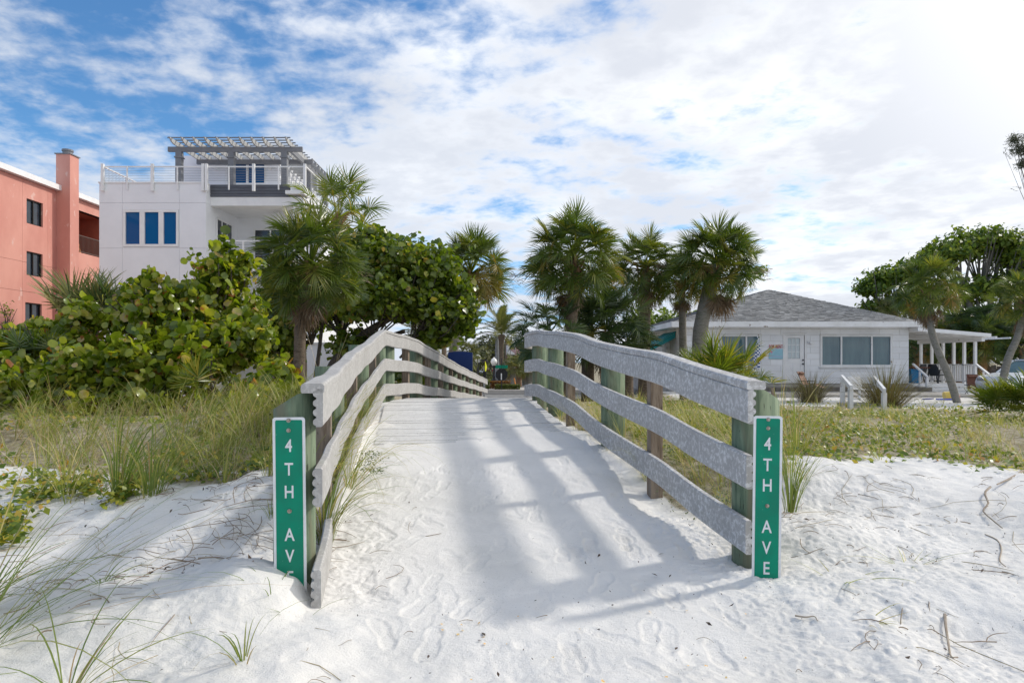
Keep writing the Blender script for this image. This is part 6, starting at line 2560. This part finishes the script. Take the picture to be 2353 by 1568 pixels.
# porch furniture
pz_ = pz
c = at(2118, 865, 31.9)
t = thing('patio_table', 'round dark patio table on the covered porch', 'table', (c.x, 32.2, pz_))
m = MB()
m.lathe((c.x, 32.2, pz_ + .70), [(.55, 0), (.57, .02), (.55, .045)], 18)
m.build('table_top', M_SLING, t)
for k in range(4):
    a = k * 1.571 + .4
    m = MB()
    m.tube([(c.x + .45 * math.cos(a), 32.2 + .45 * math.sin(a), pz_), (c.x + .30 * math.cos(a), 32.2 + .30 * math.sin(a), pz_ + .35), (c.x + .42 * math.cos(a), 32.2 + .42 * math.sin(a), pz_ + .70)], .022, 6)
    m.build('leg', M_BLKPLAST, t)
for lab, px, d, yaw in [('black resin armchair on the porch facing the table', 2155, 31.7, 1.9), ('black armchair behind the porch table by the house wall', 2104, 33.0, 3.6)]:
    c = at(px, 870, d)
    t = thing('patio_chair', lab, 'chair', (c.x, d, pz_), 'porch chairs')
    R_ = Matrix.Rotation(yaw, 4, 'Z')

    def tr2(m):
        o = wloc(t)
        m.v = [tuple(R_ @ Vector(p) + o) for p in m.v]
        return m
    m = MB()
    m.bar((0, -.24, .40), (0, .22, .36), .50, .035)
    tr2(m).build('seat', M_BLKPLAST, t)
    m = MB()
    m.prism([(-.24, 0), (.24, 0), (.27, .35), (.2, .52), (-.2, .52), (-.27, .35)], (1, 0, 0), (0, .28, 1), (0, 1, 0), (0, .22, .36), .025)
    tr2(m).build('backrest', M_BLKPLAST, t)
    for x in (-.28, .28):
        m = MB()
        m.bar((x, -.25, .62), (x, .28, .62), .055, .03)
        tr2(m).build('armrest', M_BLKPLAST, t)
        for y0, y1, z1 in ((-.30, -.22, .62), (.36, .24, .62)):
            m = MB()
            m.bar((x, y0, 0), (x, y1, z1), .05, .035, up=(1, 0, 0))
            tr2(m).build('leg', M_BLKPLAST, t)
c = at(2094, 872, 32.3)
m = MB()
m.prism([(-.2, 0), (.2, 0), (.26, .62), (-.26, .62)], (1, 0, 0), (0, 0, 1), (0, 1, 0), (c.x, 31.9, pz_), .45)
m.bx(c.x - .28, c.x + .28, 31.88, 32.37, pz_ + .622, pz_ + .66)
tag(m.build('storage_bin', M_COOLER), 'blue plastic bin on the porch against the house wall', 'bin')

# beach toys
g = at(2170, 918, 24.5)
zg = H(g.x, 24.5)
m = MB()
m.tube([(g.x - .02, 24.5, zg + .12), (g.x + .20, 24.45, zg + .16), (g.x + .36, 24.42, zg + .12)], [.17, .15, .11], 12)
tag(m.build('toy_bucket', M_YELPLAST), 'yellow toy bucket lying on its side in the sand near the porch', 'toy')
g2 = at(2193, 917, 24.5)
m = MB()
m.lathe((g2.x, 24.6, zg), [(.18, 0), (.22, .08), (.20, .16), (.10, .22)], 12)
m.tube([(g2.x - .1, 24.5, zg + .2), (g2.x, 24.5, zg + .27), (g2.x + .1, 24.5, zg + .2)], .015, 6)
tag(m.build('toy_truck', M_REDPLAST), 'red plastic toy beside the yellow bucket', 'toy')
m = MB()
a, b = at(2152, 923, 24), at(2195, 922, 24)
m.bar((a.x, 24, zg + .05), (b.x, 24, zg + .05), .12, .04)
tag(m.build('toy_spade', M_BLUEPLAST), 'long blue plastic toy in front of the yellow bucket', 'toy')
m = MB()
a, b = at(2120, 920, 24.3), at(2138, 920, 24.3)
m.bar((a.x, 24.3, zg + .04), (b.x, 24.3, zg + .05), .10, .04)
m.tube([(b.x, 24.3, zg + .05), (b.x + .1, 24.3, zg + .06)], .02, 6)
tag(m.build('toy_rake', M_NAVY), 'small dark blue toy left of the yellow bucket', 'toy')


# cars
def car(label, loc, yaw, paint, sc=1.0, group=None):
    t = thing('parked_car', label, 'car', loc, group)
    R_ = Matrix.Rotation(yaw, 4, 'Z') @ Matrix.Scale(sc, 4)

    def tr3(m):
        o = wloc(t)
        m.v = [tuple(R_ @ Vector(p) + o) for p in m.v]
        return m
    body = [(-2.2, .28), (-2.25, .55), (-2.15, .78), (-1.2, .92), (-.6, .95), (1.5, .95), (2.1, .88), (2.2, .6), (2.15, .28)]
    cabin = [(-1.05, .93), (-.35, 1.40), (.2, 1.46), (1.0, 1.42), (1.75, .95)]
    m = MB()
    prof = body
    for s0, s1, inset in ((-.86, .86, 0),):
        ring = []
        for y, k in ((-.88, .0), (-.80, .05), (.80, .05), (.88, .0)):
            ring.append([(p[0] * (1 - (.015 if abs(y) > .85 else 0)), y, p[1] + (k if .5 < p[1] else 0) * .6) for p in prof])
        n = len(prof)
        vs = [q for rg in ring for q in rg]
        fs = []
        for i in range(3):
            for k in range(n):
                k2 = (k + 1) % n
                fs.append((i * n + k, i * n + k2, (i + 1) * n + k2, (i + 1) * n + k))
        fs += [tuple(range(n))[::-1], tuple(3 * n + k for k in range(n))]
        m.add(vs, fs)
    tr3(m).build('body', paint, t, bevel=.03)
    m = MB()
    vs = [(p[0], -.78 + .12 * (p[1] - .93) / .5, p[1]) for p in cabin] + [(p[0], .78 - .12 * (p[1] - .93) / .5, p[1]) for p in cabin]
    m.add(vs, [(0, 1, 2, 3, 4), (9, 8, 7, 6, 5), (0, 5, 6, 1), (1, 6, 7, 2), (2, 7, 8, 3), (3, 8, 9, 4)])
    tr3(m).build('windows', M_CARGLASS, t)
    m = MB()
    m.bx(-.30, 1.0, -.64, .64, 1.425, 1.49)
    for a, b in (((-1.08, .79, .95), (-.33, .67, 1.44)), ((1.78, .79, .95), (1.0, .67, 1.44)), ((.35, .80, .95), (.35, .67, 1.45))):
        for s in (-1, 1):
            m.bar((a[0], a[1] * s, a[2]), (b[0], b[1] * s, b[2]), .07, .05)
    tr3(m).build('roof', paint, t)
    for x in (-1.35, 1.35):
        for s in (-1, 1):
            m = MB()
            m.tube([(x, s * .70, .32), (x, s * .90, .32)], .32, 18)
            tr3(m).build('wheel', M_TYRE, t)
    for s in (-1, 1):
        m = MB()
        m.bx(-2.235, -1.98, s * .55 - .18, s * .55 + .18, .62, .74)
        tr3(m).build('headlight', M_GREYPOLE, t)
        m = MB()
        m.bx(2.08, 2.225, s * .62 - .14, s * .62 + .14, .62, .76)
        tr3(m).build('tail_light', M_RED, t)
    return t


c = at(2425, 915, 26.5)
car('white car parked at the right edge behind the leaning palm', (c.x, 27.5, .10), .30, M_CARWHITE)

# ------------------------------------------------------------------ the street seen through the bridge gap
ZS = -.36
# navy sign panel behind the left railing
a, b = at(1029, 806, 27.5), at(1085, 806, 27.5)
t = thing('sign_panel', 'navy blue sign panel with an arched top behind the far left railing', 'sign', ((a.x + b.x) / 2, 27.5, 0))
m = MB()
zt_, w = at(0, 806, 27.5).z, b.x - a.x
m.prism([(0, -1.3)] + [(w * k / 10, zt_ - .06 + .05 * math.sin(math.pi * k / 10)) for k in range(11)] + [(w, -1.3)], (1, 0, 0), (0, 0, 1), (0, 1, 0), (a.x, 27.5, 0), .10)
m.build('panel', M_BLUESIGN, t)
for x in (a.x + .05, b.x - .05):
    m = MB()
    m.bx(x - .06, x + .06, 27.62, 27.74, -1.2, zt_ - .1)
    m.build('post', M_BLACK, t)


def lamp(label, px, d, ptop):
    x = (px - CX) / FPX * d
    t = thing('street_lamp', label, 'street lamp', (x, d, -.24), 'acorn globe street lamps')
    zt = at(px, ptop, d).z
    m = MB()
    m.tube([(x, d, -.3), (x, d, zt - .72)], [.10, .06], 10)
    m.lathe((x, d, -.26), [(.2, 0), (.2, .3), (.12, .6), (.1, .62)], 10)
    m.build('pole', M_BLACK, t)
    m = MB()
    m.lathe((x, d, zt - .74), [(.06, 0), (.13, .04), (.15, .16), (.12, .18)], 10)
    m.build('collar', M_BLACK, t)
    m = MB()
    m.lathe((x, d, zt - .56), [(.11, 0), (.21, .16), (.22, .30), (.15, .44), (.06, .5), (.03, .56)], 12)
    m.build('globe', M_GLOBE, t)


lamp('white globe street lamp nearer the navy sign', 1097.5, 44, 812)
lamp('white globe street lamp next to the tall grey pole', 1134.5, 46, 820)
# crosswalk beacon
x = at(1112, 0, 33.5).x
t = thing('crossing_beacon', 'crosswalk beacon post with a solar panel and yellow sign behind the railing end', 'beacon', (x, 33.5, ZS))
m = MB()
m.tube([(x, 33.5, ZS), (x, 33.5, at(0, 840, 33.5).z)], .05, 8)
m.build('pole', M_GREYPOLE, t)
m = MB()
m.bar(at(1109, 826, 33.4), at(1116, 832, 33.7), .35, .04)
m.build('solar_panel', M_BLACK, t)
m = MB()
m.prism([(0, -.30), (.16, 0), (.0, .30), (-.02, 0)], (.5, .86, 0), (0, 0, 1), (.86, -.5, 0), at(1114, 843, 33.3), .02)
m.build('warning_plate', M_YELLOW, t)
m = MB()
p = at(1113, 863, 33.4)
m.bx(p.x - .07, p.x + .07, 33.28, 33.45, p.z - .22, p.z + .22)
m.build('signal_box', M_BLACK, t)
# stop sign seen from behind with street blades
x = at(1152, 0, 41.9).x
t = thing('stop_sign', 'back of a dark octagonal stop sign under two green street blades', 'road sign', (x, 42.2, -.24))
m = MB()
m.tube([(x, 42.2, -.3), (x, 42.2, at(0, 822, 42).z)], .035, 8)
m.build('pole', M_BLACK, t)
zc = at(0, 860, 42.2).z
m = MB()
m.prism([(.40 * math.cos(math.radians(22.5 + 45 * k)), .40 * math.sin(math.radians(22.5 + 45 * k))) for k in range(8)], (1, 0, 0), (0, 0, 1), (0, 1, 0), (x, 42.26, zc), .01)
m.build('octagon_back', M_BLACK, t)
m = MB()
m.bx(x - .05, x + .02, 42.12, 42.16, zc - .32, zc + .08)
m.build('white_strip', M_WHITE, t)
m = MB()
zc = at(0, 842, 42.2).z
m.bx(x - .38, x + .38, 42.17, 42.19, zc - .10, zc + .10)
m.build('street_blade', M_SIGN, t)
# tall utility pole with wires and transformer cans
x = at(1141.5, 0, 52).x
t = thing('power_pole', 'tall grey power pole left of the date palm with thin wires', 'power pole', (x, 52, -.24))
m = MB()
m.tube([(x, 52, -.5), (x, 52, at(0, 775, 52).z)], [.17, .12], 10)
m.tube([(x + .22, 52.3, -.5), (x + .22, 52.3, at(0, 775, 52).z - .3)], .07, 8)
m.build('pole', M_GREYPOLE, t)
for k, py in enumerate((765, 775, 785, 792)):
    m = MB()
    z = at(0, py, 52).z
    m.tube([(x - 25, 66, z + .7), (x - 12, 60, z + .1), (x, 52.2, z), (x + 14, 58, z + .2)], .018, 4)
    m.build('wire', M_BLACK, t)
x2 = at(1163, 0, 60).x
t = thing('transformer_pole', 'timber pole with white transformer cans right of the date palm', 'power pole', (x2, 60, -.24))
m = MB()
m.tube([(x2, 60, -.5), (x2, 60, at(0, 778, 60).z)], .15, 8)
m.build('pole', M_BROWNPOST, t)
for k in range(3):
    p = at(1168 + 5.5 * k, 803, 60)
    m = MB()
    m.lathe((p.x, 60 - .1, p.z - .45), [(.19, 0), (.22, .05), (.22, .8), (.15, .88)], 10)
    m.build('transformer', M_WHITE, t)
m = MB()
p, q = at(1160, 808, 60), at(1183, 808, 60)
m.bar(p, q, .1, .1)
m.build('crossarm', M_GREYPOLE, t)
# flag
p = at(1175, 793, 56)
t = thing('flag', 'small stars and stripes flag flying above the far palms', 'flag', (p.x - .1, 56, -.24))
m = MB()
m.tube([(p.x - .1, 56, -.3), (p.x - .1, 56, p.z + .25)], .035, 6)
m.build('flagpole', M_GREYPOLE, t)
V, F, T = [], [], []
nx, ny = 10, 13
ax_, ay_ = Vector((.78, .2, -.70)), Vector((.0, .0, -.62))
for j in range(ny + 1):
    for i in range(nx + 1):
        s, u = i / nx, j / ny
        V.append(Vector((p.x - .06, 56, p.z + .22)) + ax_ * s + ay_ * u * 1.0 + Vector((.05 * math.sin(s * 7), .10 * math.sin(s * 7 + u), 0)))
for j in range(ny):
    for i in range(nx):
        a = j * (nx + 1) + i
        F.append((a, a + 1, a + nx + 2, a + nx + 1))
me = bpy.data.meshes.new('cloth')
o = wloc(t)
me.from_pydata([tuple(v - o) for v in V], [], F)
for mm in (M_FLAGRED, M_WHITE, M_NAVY):
    me.materials.append(mm)
for k, pl in enumerate(me.polygons):
    j, i = divmod(k, nx)
    pl.material_index = 2 if (j < 7 and i < 4) else (0 if j % 2 == 0 else 1)
link('cloth', me, None, t)

# date palm
hb = gbase(1152, 50)
hb = Vector((hb[0] - .1, 50, -.24))
heart = at(1152, 768, 50)
t = thing('date_palm', 'tall feather-leaved date palm at the end of the street gap', 'palm tree', hb, 'street palms')
m = MB()
hl = heart - hb
ln = spline([Vector((0, 0, -.3)), hl * .4 + Vector((.05, 0, 0)), hl * .8, hl], 12)
m.tube([p + hb for p in ln], [.20, .18, .17, .16, .16, .16, .16, .17, .19, .23, .28, .24], 12)
m.build('trunk', M_TRUNK, t, smooth=True)
r = random.Random(9)
for k in range(30):
    f = (k + .5) / 30
    frond_obj(r.choice(FEATHER), t, M_PALM_F, hl, k * 2.4 + r.uniform(-.2, .2), math.radians(84 - 96 * f ** .85 + r.uniform(-6, 6)), r.uniform(-.4, .4), r.uniform(.95, 1.15) * 1.02)

# street trees, palms and hedges
k = 0
for px, py, d, R, lab in [(1178, 842, 46, 1.0, 'cabbage palm nearest the hedge island on the street'), (1192, 838, 50, 1.05, 'second cabbage palm of the street row behind the railing bend'),
                          (1206, 836, 53, 1.15, 'third cabbage palm of the street row, partly hidden by the railing'), (1184, 848, 58, 1.1, 'cabbage palm at the back of the street row'),
                          (1216, 846, 47, 1.0, 'cabbage palm of the street row hidden behind the right railing planks')]:
    b = gbase(px, d)
    palm(lab, at(px, py, d), (b[0], d, -.24), .19, R, 60 + k, mat=M_PALM_F, n=30, dead=5, nstalk=0, group='street palms', aged=4, trunk_mat=M_BOOT if k % 2 else M_TRUNK_G)
    k += 1
OV2 = oval_leaf(.7)
for lab, blobs, n, seed, mt in [('grey-green street tree behind the globe lamps', [bl(1110, 830, 26, 40, 62, 2), bl(1085, 850, 26, 40, 60, 2), bl(1120, 870, 22, 26, 60, 2)], 420, 301, M_OAK_FAR),
                                ('tall grey-green tree at the end of the street', [bl(1125, 795, 30, 28, 85, 3), bl(1150, 815, 30, 35, 85, 3), bl(1100, 815, 30, 30, 85, 3)], 420, 302, M_OAK_FAR),
                                ('far tree behind the flag and street palms', [bl(1185, 800, 34, 34, 90, 3), bl(1215, 815, 40, 40, 90, 3), bl(1190, 850, 40, 40, 88, 3), bl(1160, 870, 30, 25, 88, 2)], 560, 303, M_OAK_FAR)]:
    b = gbase(1140, blobs[0][1])
    leafy(lab, 'street_tree', 'tree', (blobs[0][0], blobs[0][1], -.3), blobs, mt, n, 8, .34, seed, tlen=.9, leaf=OV2, twigs=40, tr=.04, gap=.30, gscale=.5, group='street trees',
          trunks=[([Vector((blobs[0][0], blobs[0][1], -.4)), Vector((blobs[0][0] + .2, blobs[0][1], 1.5)), Vector(blobs[0][:3])], .16)])
# low grey building at the end of the street
m = MB()
p0, p1 = at(1085, 793, 110), at(1215, 793, 110)
t = thing('flat_building', 'pale flat-roofed building far down the street above the trees', 'building', (p0.x + 5, 112, -.3))
m.bx(p0.x, p1.x, 110, 118, -.4, p0.z - .5)
m.build('wall', M_STUCCO_W, t)
m = MB()
m.bx(p0.x - .4, p1.x + .4, 109.5, 118.5, p0.z - .5, p0.z + .4)
m.build('roof_edge', M_WHITE, t)
for k in range(5):
    m = MB()
    m.bx(p0.x + 1 + 1.7 * k, p0.x + 2 + 1.7 * k, 109.95, 110.02, p0.z - 2.6, p0.z - 1.3)
    m.build('window', M_GLASS_D, t)


def hedge(label, px0, px1, ptop, d0, d1, mat, n, seed):
    a, b = at(px0, ptop, d0), at(px1, ptop, d0)
    t = thing('clipped_hedge', label, 'hedge', ((a.x + b.x) / 2, (d0 + d1) / 2, -.24), 'street hedges')
    r = np.random.RandomState(seed)
    h = a.z + .24
    X, Y, Zz = r.uniform(a.x, b.x, n), r.uniform(d0, d1, n), np.sqrt(r.rand(n)) * h
    side = r.rand(n) < .4
    Y = np.where(side, d0 + .08 * r.rand(n), Y)
    Zz = np.where(side, r.rand(n) * h, np.maximum(Zz, h * .9 + .1 * h * r.rand(n)))
    o = wloc(t)
    P = np.stack([X, Y, -.24 + Zz], -1) - np.array(o)
    V, F, _ = scatter(OV2[0], OV2[1], P, r.normal(size=P.shape) + np.array([0, -.4, .6]), r.uniform(.07, .14, n), r)
    link('foliage', mesh_np('foliage', V, F, r.rand(n)), mat, t, kind='stuff')


hedge('low green clipped hedge at the front of the street island', 1137, 1194, 884, 42.5, 43.6, M_HEDGE, 2600, 1)
hedge('russet hedge behind the green one on the street island', 1122, 1172, 876, 43.8, 45.0, M_HEDGE_O, 1800, 2)
hedge('grassy green verge hedge behind the railing end', 1098, 1124, 874, 42.5, 46, M_HEDGE, 1500, 3)
hedge('dark hedge below the street palms', 1165, 1230, 868, 55, 57, M_HEDGE, 1600, 4)
x = at(1183, 0, 44).x
m = MB()
m.tube([(x + .08, 44, -.24), (x - .06, 44, at(0, 868, 44).z)], [.05, .03], 8)
tag(m.build('traffic_delineator', M_ORANGE), 'leaning orange traffic marker behind the street hedge', 'traffic marker')
mb = MB()
mb.bx(-6.5, 7.5, 56.01, 150, -.60, -.33)
mb.build('street', M_ASPHALT, kind='structure')
c = at(1129, 880, 92)
car('maroon car driving away at the end of the street gap', (c.x, 92, -.33), 1.57, M_CARRED, group='street cars')
c = at(1200, 880, 72)
car('white car far down the street behind the palm trunks', (c.x, 72, -.33), 1.57, M_CARWHITE, group='street cars')
# white wall and lanai glimpsed under the sea grape tree
t = thing('garden_wall', 'white garden wall glimpsed between the dark trunks under the sea grape tree', 'wall', (-7.0, 25.5, -.3))
m = MB()
a, b = at(700, 800, 25.5), at(880, 800, 25.5)
m.bx(a.x, b.x, 25.5, 25.7, -.5, at(0, 790, 25.5).z)
m.build('wall', M_STUCCO_W, t)
m = MB()
m.bx(a.x - .05, b.x + .05, 25.45, 25.75, at(0, 790, 25.5).z, at(0, 786, 25.5).z)
m.build('coping', M_WHITE, t)
# orange tarp-like board seen through the left rail gap
a = at(893, 820, 15)
m = MB()
m.bx(a.x - .08, a.x + .10, 15, 15.05, a.z - .9, a.z + .12)
tag(m.build('orange_board', M_ORANGE), 'orange board glimpsed between the left posts at the bridge crest', 'board')
